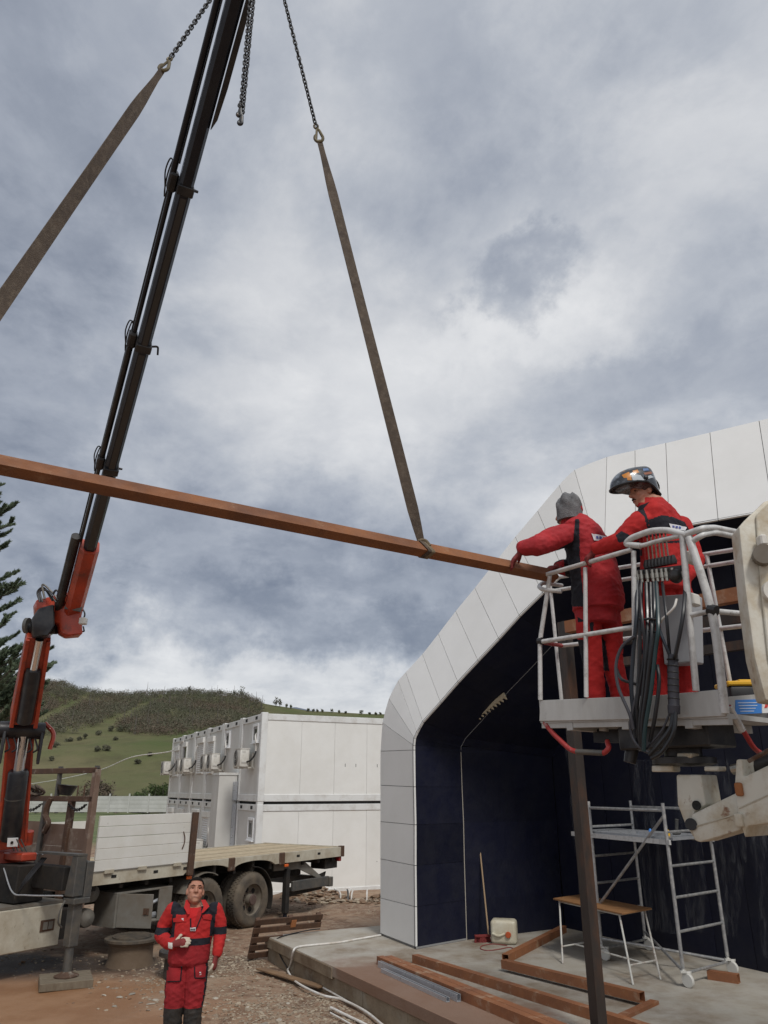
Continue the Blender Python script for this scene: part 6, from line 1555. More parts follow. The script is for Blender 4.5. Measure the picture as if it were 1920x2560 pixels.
    mb = MB(); mb.cyl(c + Vector((0, 0, .03)), c + Vector((.10, .05, .03)), .028, None, 10); mb.cyl(c + Vector((.05, .02, .04)), c + Vector((.06, -.02, .20)), .02, .024, 10); mb.build('hand_drill', 'stabil_grey', label='grey hand drill left upright on the scaffold platform', cat='drill')
    for k in range(3):
        a = NL.lerp(FL, .25 + .1 * k) + Vector((.1 + .05 * k, 0, 0)); a.z = pz + .036
        mb = MB(); mb.box(a + Vector((0, 0, .02)), (.5 - .1 * k, .04, .04), (d2, Vector((-d2.y, d2.x, 0)), Vector((0, 0, 1)))); mb.build('aluminium_profile', 'galvanised', label=['long', 'medium', 'short'][k] + ' aluminium profile lying on the scaffold platform', cat='profile')
    for k, m in enumerate(('sticker_blue', 'tool_yellow')):
        a = NL.lerp(FL, .45 - .22 * k) + Vector((.30, .05, 0)); a.z = pz + .036
        mb = MB(); mb.lathe([(.022, 0), (.024, .05), (.012, .07), (.0, .075)], a, (0, 0, 1), 12); mb.build('glue_bottle', m, label=['small blue bottle standing on the scaffold platform', 'small yellow bottle standing on the scaffold platform'][k], cat='bottle')
    # jerrycan
    c = PZ(1262, 2358, Zs); a = R(-14); ax = (Vector((math.cos(a), math.sin(a), 0)), Vector((-math.sin(a), math.cos(a), 0)), Vector((0, 0, 1)))
    t = thing('jerrycan', 'cream plastic jerrycan with red cap lying on its side by the wall', 'jerrycan', c)
    mb = MB(); mb.box(c + Vector((0, 0, .168)), (.40, .30, .335), ax); mb.build('can_body', 'jerrycan', t, bevel=.055, seg=4)
    mb = MB(); mb.tube(bez([c + ax[0] * -.17 - ax[1] * .15 + Vector((0, 0, .15)), c + ax[0] * -.08 - ax[1] * .175 + Vector((0, 0, .125)), c + ax[0] * .02 - ax[1] * .15 + Vector((0, 0, .15))], 6), .018, 8); mb.build('can_handle', 'jerrycan', t)
    mb = MB(); mb.lathe([(.045, -.01), (.045, .02), (.038, .032), (0, .032)], c + ax[0] * .075 - ax[1] * .15 + Vector((0, 0, .14)), -ax[1], 18); mb.build('can_cap', 'orange_plastic', t)
    # broom
    c = PZ(1207, 2356, Zs); hp = PZ(1224, 2345, Zs + .12); top = PP(1199, 2125, fb(.55, 1.9, 1), FE + FN * -.30)
    t = thing('broom', 'red bristled broom leaning against the dark inner wall', 'broom', c)
    a = R(12); ax = (Vector((math.cos(a), math.sin(a), 0)), Vector((-math.sin(a), math.cos(a), 0)), Vector((0, 0, 1)))
    for k in range(10):
        mb = MB(); mb.beam(c + ax[0] * (-.10 + .022 * k) + Vector((0, 0, .075)), c + ax[0] * (-.115 + .0255 * k) + Vector((0, 0, .0)), .02, .05); mb.build('bristle_tuft', 'broom_red', t)
    mb = MB(); mb.box(c + Vector((0, 0, .09)), (.26, .06, .035), ax); mb.build('broom_head', 'broom_red', t, bevel=.006)
    d = (top - hp).normalized(); 
    mb = MB(); mb.cyl(c + ax[0] * .10 + Vector((0, 0, .10)), c + ax[0] * .10 + Vector((0, 0, .10)) + (top - (c + ax[0] * .10)).normalized() * 1.38, .013, None, 10); mb.build('broom_handle', 'broom_wood', t)
    # red cord
    mb = MB(); P = [PZ(*c10(x, y), Zs + .008) for x, y in ((890, 300), (800, 290), (730, 300), (715, 320), (760, 332), (830, 325), (900, 312), (930, 318))]
    mb.tube(bez(P, 8), .007, 6); mb.build('red_cord', 'cord_red', label='thin red cord looped on the floor in front of the jerrycan', cat='cord')
    # hanging plastic sheets
    K = fb(1.2, 3.0, Zs); RD = Vector((.486, -.874, 0)).normalized(); rn = Vector((RD.y, -RD.x, 0)); rn = rn if rn.y < 0 else -rn
    def sheet(topx, topy, botx, boty, w0, w1, w2, label, seed):
        a, b = PP(topx, topy, K + rn * .14, rn), PP(botx, boty, K + rn * .14, rn)
        if b.z < Zs + .05: b.z = Zs + .05
        rnd = random.Random(seed); rows = 26; cols = 15; rings = []
        for i in range(rows + 1):
            f = i / rows; c = a.lerp(b, f); w = lerp(w0, w1, f / .5) if f < .5 else lerp(w1, w2, (f - .5) / .5); row = []
            for j in range(cols + 1):
                g_ = j / cols - .5
                row.append(c + RD * (g_ * w + .03 * math.sin(f * 7 + seed)) + rn * (.035 * math.sin(g_ * 22 + f * 5 + seed) + .03 * fbm((g_ * 4, f * 6, seed))))
            rings.append(row)
        mb = MB(); mb.loft(rings, cap=False, closed=False); mb.build('plastic_sheet', 'plastic_sheet', label=label, cat='plastic sheet', group='protective plastic sheets', smooth=180, fix=False)
    sheet(1425, 1870, 1455, 2235, .30, .10, .16, 'clear plastic strip gathered into a twist beside the rusty post', 1)
    sheet(1600, 1900, 1655, 2330, .45, .55, .5, 'clear crumpled plastic sheet hanging behind the scaffold brace', 2)
    sheet(1710, 1950, 1740, 2330, .40, .45, .25, 'torn clear plastic sheet hanging inside the scaffold ladder', 3)
    sheet(1800, 1900, 1830, 2340, .5, .55, .25, 'clear plastic sheet in folds hanging right beside the scaffold ladder', 4)
    sheet(1900, 2060, 1935, 2400, .3, .35, .3, 'clear plastic sheet hanging at the open side past the scaffold', 5)
    # manholes
    c = PZ(331, 2342, .36); c.z = gz(c.x, c.y)
    t = thing('manhole_shaft', 'concrete manhole shaft with ribbed iron cover beside the truck', 'manhole', c)
    zt = .36 - c.z
    mb = MB(); mb.lathe([(.40, -.1), (.38, .0), (.345, .10), (.345, zt - .10), (.37, zt - .07), (.37, zt - .05)], c, (0, 0, 1), 30); mb.build('shaft_ring', 'manhole_concrete', t)
    mb = MB(); mb.lathe([(.36, zt - .06), (.43, zt - .04), (.43, zt - .005), (.41, zt), (.36, zt - .002), (.0, zt - .002)], c, (0, 0, 1), 36); mb.build('cover_frame', 'cast_iron', t)
    mb = MB(); mb.lathe([(.31, zt), (.31, zt + .022), (.0, zt + .022)], c, (0, 0, 1), 32); cv = mb.build('manhole_cover', 'cast_iron', t)
    for k in range(11):
        y = -.25 + .05 * k; w = math.sqrt(max(0, .29 ** 2 - y * y)); mb = MB(); mb.box(c + Vector((0, y, zt + .027)), (2 * w, .02, .012)); mb.build('cover_rib', 'cast_iron', cv)
    c = PZ(462, 2372, .33); c.z = gz(c.x, c.y); zt = .33 - c.z
    t = thing('plastic_shaft', 'black plastic shaft with round lid behind the standing worker', 'manhole', c)
    mb = MB(); mb.lathe([(.30, -.05), (.285, .0), (.285, zt - .12), (.30, zt - .10), (.30, zt - .06)], c, (0, 0, 1), 30); mb.build('shaft_pipe', 'bucket_black', t)
    mb = MB(); mb.lathe([(.30, zt - .09), (.375, zt - .07), (.375, zt - .01), (.355, zt), (.33, zt - .02), (.0, zt - .02)], c, (0, 0, 1), 36); mb.build('shaft_collar', 'bucket_black', t)
    mb = MB(); mb.lathe([(.22, zt - .02), (.22, zt + .045), (.20, zt + .055), (.0, zt + .055)], c, (0, 0, 1), 30); mb.build('shaft_lid', 'bucket_black', t)
    # broken pallet leaning on the slab corner
    A, B = PZ(640, 2302, .62), PZ(806, 2287, .62); G1 = PZ(600, 2402, .03)
    ex = (B - A).normalized(); ed = (G1 - A); ed = (ed - ex * ed.dot(ex)); L_ = ed.length; ed.normalize(); en = ex.cross(ed); en = en if en.y < 0 else -en
    W = (B - A).length; t = thing('broken_pallet', 'dark soaked broken wooden pallet leaning on the slab corner', 'pallet', G1)
    def pq(a, b, n=0): return A + ex * a + ed * b + en * n
    for k, b in enumerate((.03, .24, .48, .68, .88)):
        a1 = W if k < 2 else W * .44
        mb = MB(); mb.beam(pq(-.02, b * L_, .02), pq(a1, b * L_, .02), .09, .022, en); mb.build('pallet_board', 'pallet_wood', t, bevel=.003)
    for a, l in ((.02, 1.0), (.5 * W, .33), (W - .08, .33)):
        mb = MB(); mb.beam(pq(a + .04, 0, -.04), pq(a + .04, l * L_, -.04), .08, .09, en); mb.build('pallet_stringer', 'pallet_wood', t, bevel=.003)
    mb = MB(); mb.box(pq(.56 * W, .13 * L_, -.0), (.09, .12, .08), (ex, ed, en)); mb.build('pallet_block', 'pallet_orange', t)
    # plank, conduits and cables on the ground
    a, b = PZ(648, 2423, .03), PZ(804, 2470, .03); mb = MB(); mb.beam(a + Vector((0, 0, .012)), b + Vector((0, 0, .012)), .13, .022); mb.build('loose_plank', 'plank_wood', label='loose brown plank lying on the gravel along the slab', cat='plank', bevel=.003)
    def cable(pts, r, mat, label, name='cable', z0=.03):
        P = []
        for (x, y, z) in pts: P.append(PZ(x, y, z))
        mb = MB(); mb.tube(bez(P, 8), r, 8); mb.build(name, mat, label=label, cat='cable')
    cable([(952, 2338, Zs + .015), (900, 2347, Zs + .015), (849, 2356, Zs + .015), (790, 2362, Zs + .015), (748, 2367, Zs + .017), (734, 2376, Zs + .0), (729, 2400, .2), (724, 2418, .06), (720, 2428, .04), (742, 2456, .035), (803, 2487, .035), (855, 2499, .04), (913, 2528, .04), (960, 2566, .04), (1000, 2600, .04)], .015, 'conduit_white', 'white cable crossing the slab top and dropping over its edge')
    cable([(800, 2322, Zs + .01), (768, 2326, Zs + .01), (720, 2337, Zs + .01), (694, 2346, Zs + .006), (690, 2360, .28), (702, 2392, .15), (718, 2420, .05)], .009, 'cable_black', 'thin dark cable bent over the slab corner')
    cable([(808, 2463, .03), (870, 2493, .03), (930, 2525, .03), (992, 2562, .03), (1040, 2600, .03)], .013, 'conduit_white', 'straight white conduit lying along the foot of the slab')
    cable([(806, 2468, .03), (866, 2502, .03), (925, 2538, .03), (990, 2588, .03)], .012, 'conduit_white', 'second white conduit lying beside the one at the slab foot')
    cable([(827, 2519, .03), (870, 2540, .03), (915, 2562, .03), (960, 2590, .03)], .016, 'conduit_white', 'short thick white conduit lying out on the gravel')
    cable([(826, 2532, .03), (855, 2548, .03), (890, 2568, .03)], .010, 'conduit_white', 'short thin white conduit lying parallel on the gravel')
build_floor()
# ------------------------------------------------------------------ people
from mathutils.bvhtree import BVHTree
M('cloth_red', (.50, .028, .026), .85, 0, .16, 7, dirt=((.30, .016, .018), .35, 5, .2), bump=.25, bscale=260, spec=.25)
M('cloth_red_dull', (.36, .024, .030), .85, 0, .16, 6, dirt=((.21, .018, .022), .38, 4, .2), bump=.25, bscale=260, spec=.25)
M('shirt_red', (.50, .022, .024), .85, 0, .12, 7, bump=.15, bscale=200, spec=.2)
M('cloth_navy', (.018, .019, .026), .85, 0, .25, 8, bump=.25, bscale=260, spec=.25)
M('knee_black', (.017, .016, .015), .75, 0, .3, 10, dirt=((.06, .045, .035), .3, 8, .2))
M('skin', (.44, .225, .150), .55, 0, .12, 14, dirt=((.42, .17, .115), .35, 12, .2), spec=.4)
M('hair', (.012, .009, .007), .85, 0, .35, 60, bump=.6, bscale=220, spec=.12)
M('glove_red', (.20, .028, .026), .8, 0, .2, 12, bump=.2, bscale=150)
M('glove_pale', (.55, .48, .38), .85, 0, .15, 10, bump=.2, bscale=150)
M('cuff_white', (.66, .64, .60), .8)
M('boot', (.03, .026, .022), .6, 0, .3, 8)
M('beanie_grey', (.20, .20, .205), .95, 0, .3, 18, dirt=((.08, .08, .085), .34, 14, .15), bump=.7, bscale=110)
M('helmet_shell', (.020, .023, .030), .25, 0, .3, 5, coat=.5, dirt=((.25, .29, .34), .28, 9, .10), dirt2=((.55, .23, .03), .20, 8, .05))
M('helmet_black', (.010, .010, .012), .35, 0, .2, 5)
M('eye_dark', (.02, .015, .012), .3)
M('lip', (.30, .12, .09), .6)

def cap(mb, a, b, r0, r1, n=14, flat=1.0, side=None):
    """rounded tapered limb"""
    a, b = Vector(a), Vector(b); d = b - a; L_ = d.length; x, y, d = axes(d) if side is None else (None, None, d.normalized())
    if side is not None:
        x = (side - d * Vector(side).dot(d)).normalized(); y = d.cross(x)
    rings = []
    for k in range(5):
        t = math.pi / 2 * (k / 4); rings.append((a - d * r0 * math.cos(t), r0 * max(.02, math.sin(t))))
    for k in range(5):
        t = math.pi / 2 * (k / 4); rings.append((b + d * r1 * math.sin(t), r1 * max(.02, math.cos(t))))
    mb.loft([[c + x * r * math.cos(2 * math.pi * j / n) + y * r * flat * math.sin(2 * math.pi * j / n) for j in range(n)] for c, r in rings])
class Body:
    def __init__(s): s.mb = MB(); s.seg = []
    def limb(s, pts, rad, tag, flat=1.0, side=None):
        for (a, b), (r0, r1) in zip(zip(pts, pts[1:]), zip(rad, rad[1:])):
            cap(s.mb, a, b, r0, r1, flat=flat, side=side); s.seg.append((np.array(a), np.array(b), r0, r1, tag))
    def ball(s, c, rad, tag, ax=None):
        s.mb.ell(c, rad, ax, 18, 12); s.seg.append((np.array(c), np.array(Vector(c) + Vector((0, 0, 1e-4))), min(rad) * .9, min(rad) * .9, tag))
    def rings(s, cs, tag, fwd, right):
        """torso: list of (centre, half width, half depth)"""
        n = 24; R_ = []
        for c, w, dd in cs:
            R_.append([Vector(c) + right * w * math.copysign(abs(math.cos(q)) ** .85, math.cos(q)) + fwd * dd * math.copysign(abs(math.sin(q)) ** .85, math.sin(q)) for q in [2 * math.pi * j / n for j in range(n)]])
        s.mb.loft(R_)
        for (c0, w0, d0), (c1, w1, d1) in zip(cs, cs[1:]): s.seg.append((np.array(c0), np.array(c1), (w0 + d0) / 2, (w1 + d1) / 2, tag))
    def hand(s, wrist, d, nrm, tag, tag2, curl=.5, sc=1.0, thumb=1, spread=.06):
        d = Vector(d).normalized(); nrm = Vector(nrm); nrm = (nrm - d * nrm.dot(d)).normalized(); x = d.cross(nrm)   # nrm: back of hand
        wrist = Vector(wrist); pal = wrist + d * .055 * sc
        cap(s.mb, wrist + d * .01, wrist + d * .085 * sc, .030 * sc, .036 * sc, 12, .55, x); s.seg.append((np.array(wrist), np.array(wrist + d * .09 * sc), .032, .036, tag))
        for k, (off, ln) in enumerate(((-.030, .066), (-.010, .076), (.011, .071), (.030, .056))):
            p = wrist + d * (.088 - abs(off) * .2) * sc + x * off * sc; ang = 0; pts = [p]
            dirv = (d + x * off * spread * 20).normalized()
            for j, f in enumerate((.44, .32, .24)):
                ang += curl * (.55, .8, .6)[j]; p = p + (dirv * math.cos(ang) - nrm * math.sin(ang)) * ln * f * sc; pts.append(p)
            s.limb(pts, [.0115 * sc, .0105 * sc, .0098 * sc, .0088 * sc], tag2)
        p = wrist + d * .03 * sc + x * thumb * .030 * sc; q = p + (d * .6 + x * thumb * .75 - nrm * .25).normalized() * .040 * sc; r_ = q + (d * .9 + x * thumb * .25 - nrm * .35).normalized() * .032 * sc
        s.limb([p, q, r_], [.0145 * sc, .0125 * sc, .010 * sc], tag2)
    def make(s, name, label, tags, origin, over=None, vox=.0062, wrinkle=None, smooth_it=4, group=None):
        me = bpy.data.meshes.new('tmp'); me.from_pydata([tuple(v) for v in s.mb.v], [], s.mb.f)
        bm = bmesh.new(); bm.from_mesh(me); bmesh.ops.recalc_face_normals(bm, faces=bm.faces); bm.to_mesh(me); bm.free()
        tmp = bpy.data.objects.new('tmp', me); COL.objects.link(tmp)
        md = tmp.modifiers.new('r', 'REMESH'); md.mode = 'VOXEL'; md.voxel_size = vox; md.adaptivity = 0
        dg = bpy.context.evaluated_depsgraph_get(); out = bpy.data.meshes.new_from_object(tmp.evaluated_get(dg))
        bpy.data.objects.remove(tmp); bpy.data.meshes.remove(me)
        bm = bmesh.new(); bm.from_mesh(out)
        for _ in range(smooth_it): bmesh.ops.smooth_vert(bm, verts=bm.verts, factor=.5, use_axis_x=True, use_axis_y=True, use_axis_z=True)
        bm.to_mesh(out); bm.free()
        nv = len(out.vertices); co = np.empty(nv * 3); out.vertices.foreach_get('co', co); co = co.reshape(-1, 3)
        def nearest(P):
            best = np.full(len(P), 1e9); idx = np.zeros(len(P), int)
            for i, (a, b, r0, r1, t) in enumerate(s.seg):
                d = b - a; L2 = max(1e-9, d.dot(d)); u = np.clip((P - a) @ d / L2, 0, 1); q = a + u[:, None] * d
                dist = np.linalg.norm(P - q, axis=1) - (r0 + (r1 - r0) * u); m = dist < best; best[m] = dist[m]; idx[m] = i
            return np.array([s.seg[i][4] for i in range(len(s.seg))], dtype=object)[idx]
        vt = nearest(co); nrm = np.empty(nv * 3); out.vertices.foreach_get('normal', nrm); nrm = nrm.reshape(-1, 3)
        if wrinkle:
            for i in range(nv):
                a = wrinkle.get(vt[i])
                if a:
                    p = co[i]; u = p[2] * 1.0 + .55 * (p[0] + p[1]); w_ = p[2] * 1.0 - .55 * (p[0] - p[1]); k = 1.1 * (.35 - abs(mnoise.noise(Vector((p[0] * 4, p[1] * 4, u * 15))))) + .9 * (.35 - abs(mnoise.noise(Vector((p[0] * 5 + 9, p[1] * 5, w_ * 19))))) + .25 * mnoise.noise(Vector((p[0] * 30, p[1] * 30, p[2] * 45)))
                    co[i] += nrm[i] * a * k
            out.vertices.foreach_set('co', co.ravel())
        nf = len(out.polygons); ce = np.empty(nf * 3); out.polygons.foreach_get('center', ce); ce = ce.reshape(-1, 3); fn = np.empty(nf * 3); out.polygons.foreach_get('normal', fn); fn = fn.reshape(-1, 3)
        ft = nearest(ce)
        if over is not None: ft = over(ce, fn, ft)
        names = sorted(set(tags.values())); out.materials.clear()
        for n_ in names: out.materials.append(MATS[n_])
        out.polygons.foreach_set('material_index', np.array([names.index(tags[t]) for t in ft], dtype=np.int32))
        org = Vector(origin); out.transform(Matrix.Translation(-org)); out.shade_smooth(); out.name = name
        o = link(name, out, None, org, label, 'person', group)
        bm = bmesh.new(); bm.from_mesh(out); s.bvh = BVHTree.FromBMesh(bm); bm.free(); s.org = org; s.obj = o
        return o
    def hit(s, px, py):
        r = ray(px, py).normalized(); h = s.bvh.ray_cast(CAM - s.org, r)
        return (h[0] + s.org, h[1]) if h[0] is not None else (None, None)
    def patch(s, quad, name, mat, off=.004, n=8, m=5, under=True):
        """cloth patch lying on the surface; quad: four corners as seen in the photograph"""
        V_ = []; a, b, c, d = quad
        for j in range(m + 1):
            for i in range(n + 1):
                u, v = i / n, j / m; px = lerp(lerp(a[0], b[0], u), lerp(d[0], c[0], u), v); py = lerp(lerp(a[1], b[1], u), lerp(d[1], c[1], u), v)
                p, nn = s.hit(px, py); V_.append(None if p is None else p + nn * off)
        good = [p for p in V_ if p is not None]
        if len(good) < 6: return None
        fs = []; idx = {}; vs_ = []
        for k, p in enumerate(V_):
            if p is not None: idx[k] = len(vs_); vs_.append(p)
        for j in range(m):
            for i in range(n):
                q = [j * (n + 1) + i, j * (n + 1) + i + 1, (j + 1) * (n + 1) + i + 1, (j + 1) * (n + 1) + i]
                if all(k in idx for k in q):
                    P = [vs_[idx[k]] for k in q]
                    if max((P[x] - P[y]).length for x in range(4) for y in range(4)) < .12: fs.append([idx[k] for k in q])
        mb = MB(); back = [p - (p - CAM).normalized() * -.008 for p in vs_]; mb.add(vs_, fs)
        return mb.build(name, mat, s.obj, smooth=60)

def head(B, c, fwd, up, sc=1.0, skin='skin', nose=True):
    """head with brow, nose, jaw, ears; returns a function from head coordinates to the world"""
    fwd = Vector(fwd).normalized(); up = Vector(up); up = (up - fwd * up.dot(fwd)).normalized(); rt = fwd.cross(up)
    ax = (rt, fwd, up); c = Vector(c)
    def P(x, y, z): return c + (rt * x + fwd * y + up * z) * sc
    B.ball(P(0, -.012, .030), (.074 * sc, .096 * sc, .088 * sc), skin, ax)
    B.ball(P(0, .018, -.035), (.066 * sc, .074 * sc, .080 * sc), skin, ax)
    B.ball(P(0, .056, -.088), (.032 * sc, .030 * sc, .026 * sc), skin, ax)
    B.limb([P(-.045, .070, .030), P(0, .084, .032), P(.045, .070, .030)], [.013 * sc, .015 * sc, .013 * sc], skin)
    B.limb([P(0, .082, .022), P(0, .106, -.022)], [.0095 * sc, .0155 * sc], skin)
    for sx in (-1, 1):
        B.ball(P(sx * .013, .094, -.026), (.011 * sc, .011 * sc, .009 * sc), skin, ax)
        B.ball(P(sx * .040, .062, -.016), (.022 * sc, .020 * sc, .020 * sc), skin, ax)
        B.ball(P(sx * .076, -.012, -.008), (.010 * sc, .020 * sc, .030 * sc), skin, ax)
    B.limb([P(-.020, .082, -.062), P(.020, .082, -.062)], [.008 * sc, .008 * sc], skin)
    B.limb([P(-.016, .080, -.073), P(.016, .080, -.073)], [.0085 * sc, .0085 * sc], skin)
    return P, ax
def face_parts(o, P, ax, sc=1.0, tache=False):
    for sx in (-1, 1):
        mb = MB(); mb.ell(P(sx * .031, .0765, .009), (.0105 * sc, .007 * sc, .0032 * sc), ax, 10, 6); mb.build('eye', 'eye_dark', o)
        mb = MB(); mb.tube([P(sx * .014, .092, .027), P(sx * .032, .089, .032), P(sx * .052, .074, .028)], [.003 * sc, .0042 * sc, .003 * sc], 6); mb.build('eyebrow', 'hair', o)
    mb = MB(); mb.tube([P(-.022, .0865, -.068), P(-.008, .0905, -.066), P(.008, .0905, -.066), P(.022, .0865, -.068)], [.003, .0045, .0045, .003], 6); mb.build('mouth', 'lip', o)
    if tache:
        mb = MB(); mb.tube([P(-.028, .082, -.060), P(-.010, .096, -.048), P(.010, .096, -.048), P(.028, .082, -.060)], [.003, .005, .005, .003], 6); mb.build('moustache', 'hair', o)

# ---- worker standing on the gravel, looking up
def worker_ground():
    B = Body(); Yb = 8.5; q = lambda x, y, dy=0: PY(350 + x / 4.74, 2150 + y / 4.74, Yb + dy)
    f = Vector((.10, -1, 0)).normalized(); rt = Vector((1, .10, 0)).normalized()
    z0 = gz(-1.95, 8.5)
    hc = q(655, 385); neck = q(650, 520); chest = q(640, 760); belly = q(600, 1010); hem = q(570, 1190); hip = q(565, 1290)
    B.rings([(q(572, 1235), .178, .125), (q(574, 1190), .200, .145), (q(585, 1090), .202, .150), (belly, .198, .148), (q(618, 880), .205, .145), (chest, .215, .142), (q(642, 640), .220, .128), (q(645, 585), .190, .105), (q(648, 556), .115, .085), (q(650, 545), .08, .07)], 'jacket', f, rt)
    B.limb([neck + Vector((0, .01, -.02)), hc + Vector((0, .012, -.06))], [.062, .060], 'skin')
    hf = (f + Vector((.22, 0, .36))).normalized(); P, ax = head(B, hc + Vector((0, .0, .012)), hf, (0, .3, 1), 1.10)
    # arms
    B.limb([q(395, 600, .0), q(300, 760, .03), q(250, 890, .0), q(330, 985, -.10), q(385, 1000, -.15)], [.080, .074, .066, .056, .048], 'sleeve')
    B.limb([q(885, 600, .0), q(935, 740, .02), q(950, 860, .02), q(935, 1000, -.02), q(915, 1095, -.05)], [.080, .074, .066, .056, .048], 'sleeve')
    B.hand(q(400, 995, -.17), q(560, 965, -.22) - q(400, 995, -.17), (-.1, -.9, .35), 'glove', 'gpale', .55, 1.12, -1)
    B.hand(q(905, 1120, -.06), q(870, 1300, -.09) - q(905, 1120, -.06), (.8, -.3, 0), 'glove', 'gpale', .45, 1.12, -1)
    # legs
    k1, k2 = q(395, 1800), q(625, 1760)
    a1, a2 = Vector((k1.x + .0, Yb + .03, z0 + .10)), Vector((k2.x + .02, Yb + .03, z0 + .10))
    B.limb([q(475, 1290), q(430, 1530), k1, a1], [.118, .112, .092, .075], 'trouser'); B.limb([q(665, 1290), q(650, 1530), k2, a2], [.118, .110, .090, .075], 'trouser')
    for a in (a1, a2): B.limb([a + Vector((0, .05, -.045)), a + Vector((0, -.13, -.055))], [.05, .045], 'boot')
    def over(ce, fn, ft):
        ft = ft.copy()
        cx = (ce - np.array(chest)) @ np.array(rt); cf = (ce - np.array(chest)) @ np.array(f); z = ce[:, 2]
        zs = q(640, 600).z; yoke = (z > zs - .02) & (np.abs(cx) > .075 + (zs - z) * .2) & np.isin(ft, ['jacket', 'sleeve']) & (np.abs(cx) < .23)
        ft[yoke] = 'navy'
        seam = np.isin(ft, ['jacket', 'sleeve']) & (np.abs(np.abs(cx) - .195) < .022) & (z > chest[2] - .10) & (cf > -.3); ft[seam] = 'navy'
        for e in (q(258, 835), q(955, 830)):
            d = np.linalg.norm(ce - np.array(e), axis=1); ft[(d < .088) & (ft == 'sleeve') & (np.abs(z - e.z) < .032)] = 'navy'
        v = (ft == 'jacket') & (cf > .05) & (np.abs(cx - .0) < .058 * np.clip((z - q(0, 830).z) / .25, 0, 1)); ft[v] = 'shirt'
        ft[(ft == 'jacket') & (z < q(0, 985).z) & (z > q(0, 985).z - 2)] = 'dull'
        ft[(ft == 'jacket') & (z < q(0, 900).z) & (z > q(0, 990).z) & (cx > -.06) & (cf > 0)] = 'navy'
        nx = np.linalg.norm(ce[:, :2] - np.array(neck)[:2], axis=1); ft[np.isin(ft, ['jacket', 'shirt', 'navy']) & (((z > q(0, 552).z) & (nx < .088)) | ((z > q(0, 545).z + .012) & (nx < .15)))] = 'skin'
        kn = (ft == 'trouser') & (z < q(0, 1735).z) & (z > .33); ft[kn] = 'knee'
        ft[(ft == 'trouser') & (z >= q(0, 1735).z) & (fn @ np.array(rt) > .86)] = 'navy'; ft[(ft == 'trouser') & (z >= q(0, 1735).z) & (fn @ np.array(rt) < -.90)] = 'navy'
        return ft
    o = B.make('person', 'worker in red and black workwear standing on the gravel, looking up, hand on belly', dict(jacket='cloth_red', dull='cloth_red_dull', sleeve='cloth_red', trouser='cloth_red_dull', skin='skin', glove='glove_red', gpale='glove_pale', navy='cloth_navy', shirt='shirt_red', knee='knee_black', boot='boot'), (a1.x * .5 + a2.x * .5, Yb, z0), over, wrinkle=dict(jacket=.0075, sleeve=.0085, trouser=.0085))
    face_parts(o, P, ax, 1.10)
    mb = MB()                                                   # hair
    bm = bmesh.new(); h2 = MB(); h2.ell(P(0, -.014, .036), (.078 * 1.10, .100 * 1.10, .089 * 1.10), ax, 40, 26); c0 = P(0, 0, 0)
    keep = []
    for fc in h2.f:
        m_ = sum((h2.v[i] for i in fc), Vector()) / len(fc); l = m_ - c0; y, z, x = l.dot(ax[1]), l.dot(ax[2]), abs(l.dot(ax[0]))
        line = .088 if y > .03 else lerp(-.05, .088, sm(-.06, .04, y))
        if y > .0 and x > .055: line -= .03
        if z > line: keep.append(fc)
    mb.v = [v + (v - P(0, 0, .03)).normalized() * (.0035 * mnoise.noise(v * 60)) for v in h2.v]; mb.f = keep; mb.mi = [0] * len(keep); bm.free(); mb.build('hair', 'hair', o, smooth=80)
    qq = lambda *p: [(350 + x / 4.74, 2150 + y / 4.74) for x, y in p]
    for quad, nm, m in ((qq((398, 690), (556, 672), (550, 730), (405, 735)), 'pocket_flap', 'cloth_red'), (qq((725, 655), (862, 655), (840, 712), (750, 700)), 'pocket_flap', 'cloth_red'),
                        (qq((598, 800), (660, 795), (660, 838), (598, 838)), 'name_tag', 'patch_white'), (qq((330, 1275), (488, 1265), (470, 1425), (325, 1430)), 'thigh_pocket', 'cloth_red_dull'), (qq((655, 1260), (778, 1255), (765, 1385), (660, 1390)), 'thigh_pocket', 'cloth_red_dull'),
                        (qq((700, 1325), (720, 1325), (720, 1360), (700, 1360)), 'pocket_badge', 'patch_white'), (qq((342, 975), (385, 985), (385, 1045), (345, 1035)), 'cuff', 'cuff_white'), (qq((498, 690), (520, 688), (520, 722), (500, 724)), 'pocket_badge', 'patch_white')):
        B.patch(quad, nm, m, .010 if 'pocket_' in nm or 'thigh' in nm else .012)
    for (x0, y0, x1, y1) in ((495, 1260, 480, 1425), (480, 1430, 330, 1440), (648, 1262, 652, 1395), (655, 1398, 765, 1392), (600, 690, 605, 840), (735, 650, 665, 815)):
        P_ = []
        for k in range(9):
            h_, n_ = B.hit(350 + lerp(x0, x1, k / 8) / 4.74, 2150 + lerp(y0, y1, k / 8) / 4.74)
            if h_ is not None: P_.append(h_ + n_ * .004)
        if len(P_) > 3: mb = MB(); mb.tube(P_, .0065, 5); mb.build('piping', 'cloth_navy', o)
    # letters on the tag, as blurred as in the photograph
    for k in range(4): B.patch(qq((603 + k * 14, 808), (613 + k * 14, 807), (613 + k * 14, 828), (603 + k * 14, 829)), 'tag_letter', 'cloth_navy', .015, 2, 2)
    # collar wings
    for pts in ((q(560, 470, -.04), q(545, 560, -.085), q(575, 640, -.14)), (q(740, 470, -.04), q(775, 550, -.09), q(735, 625, -.14))):
        mb = MB(); rings = []
        for k, p in enumerate(pts):
            w = (.028, .040, .012)[k]; rings.append([p + rt * w + f * .006, p - rt * w * .4 + f * .022, p - rt * w * .4 + f * .012, p + rt * w - f * .004])
        mb.loft(rings); mb.build('collar_wing', 'cloth_red', o, smooth=60)

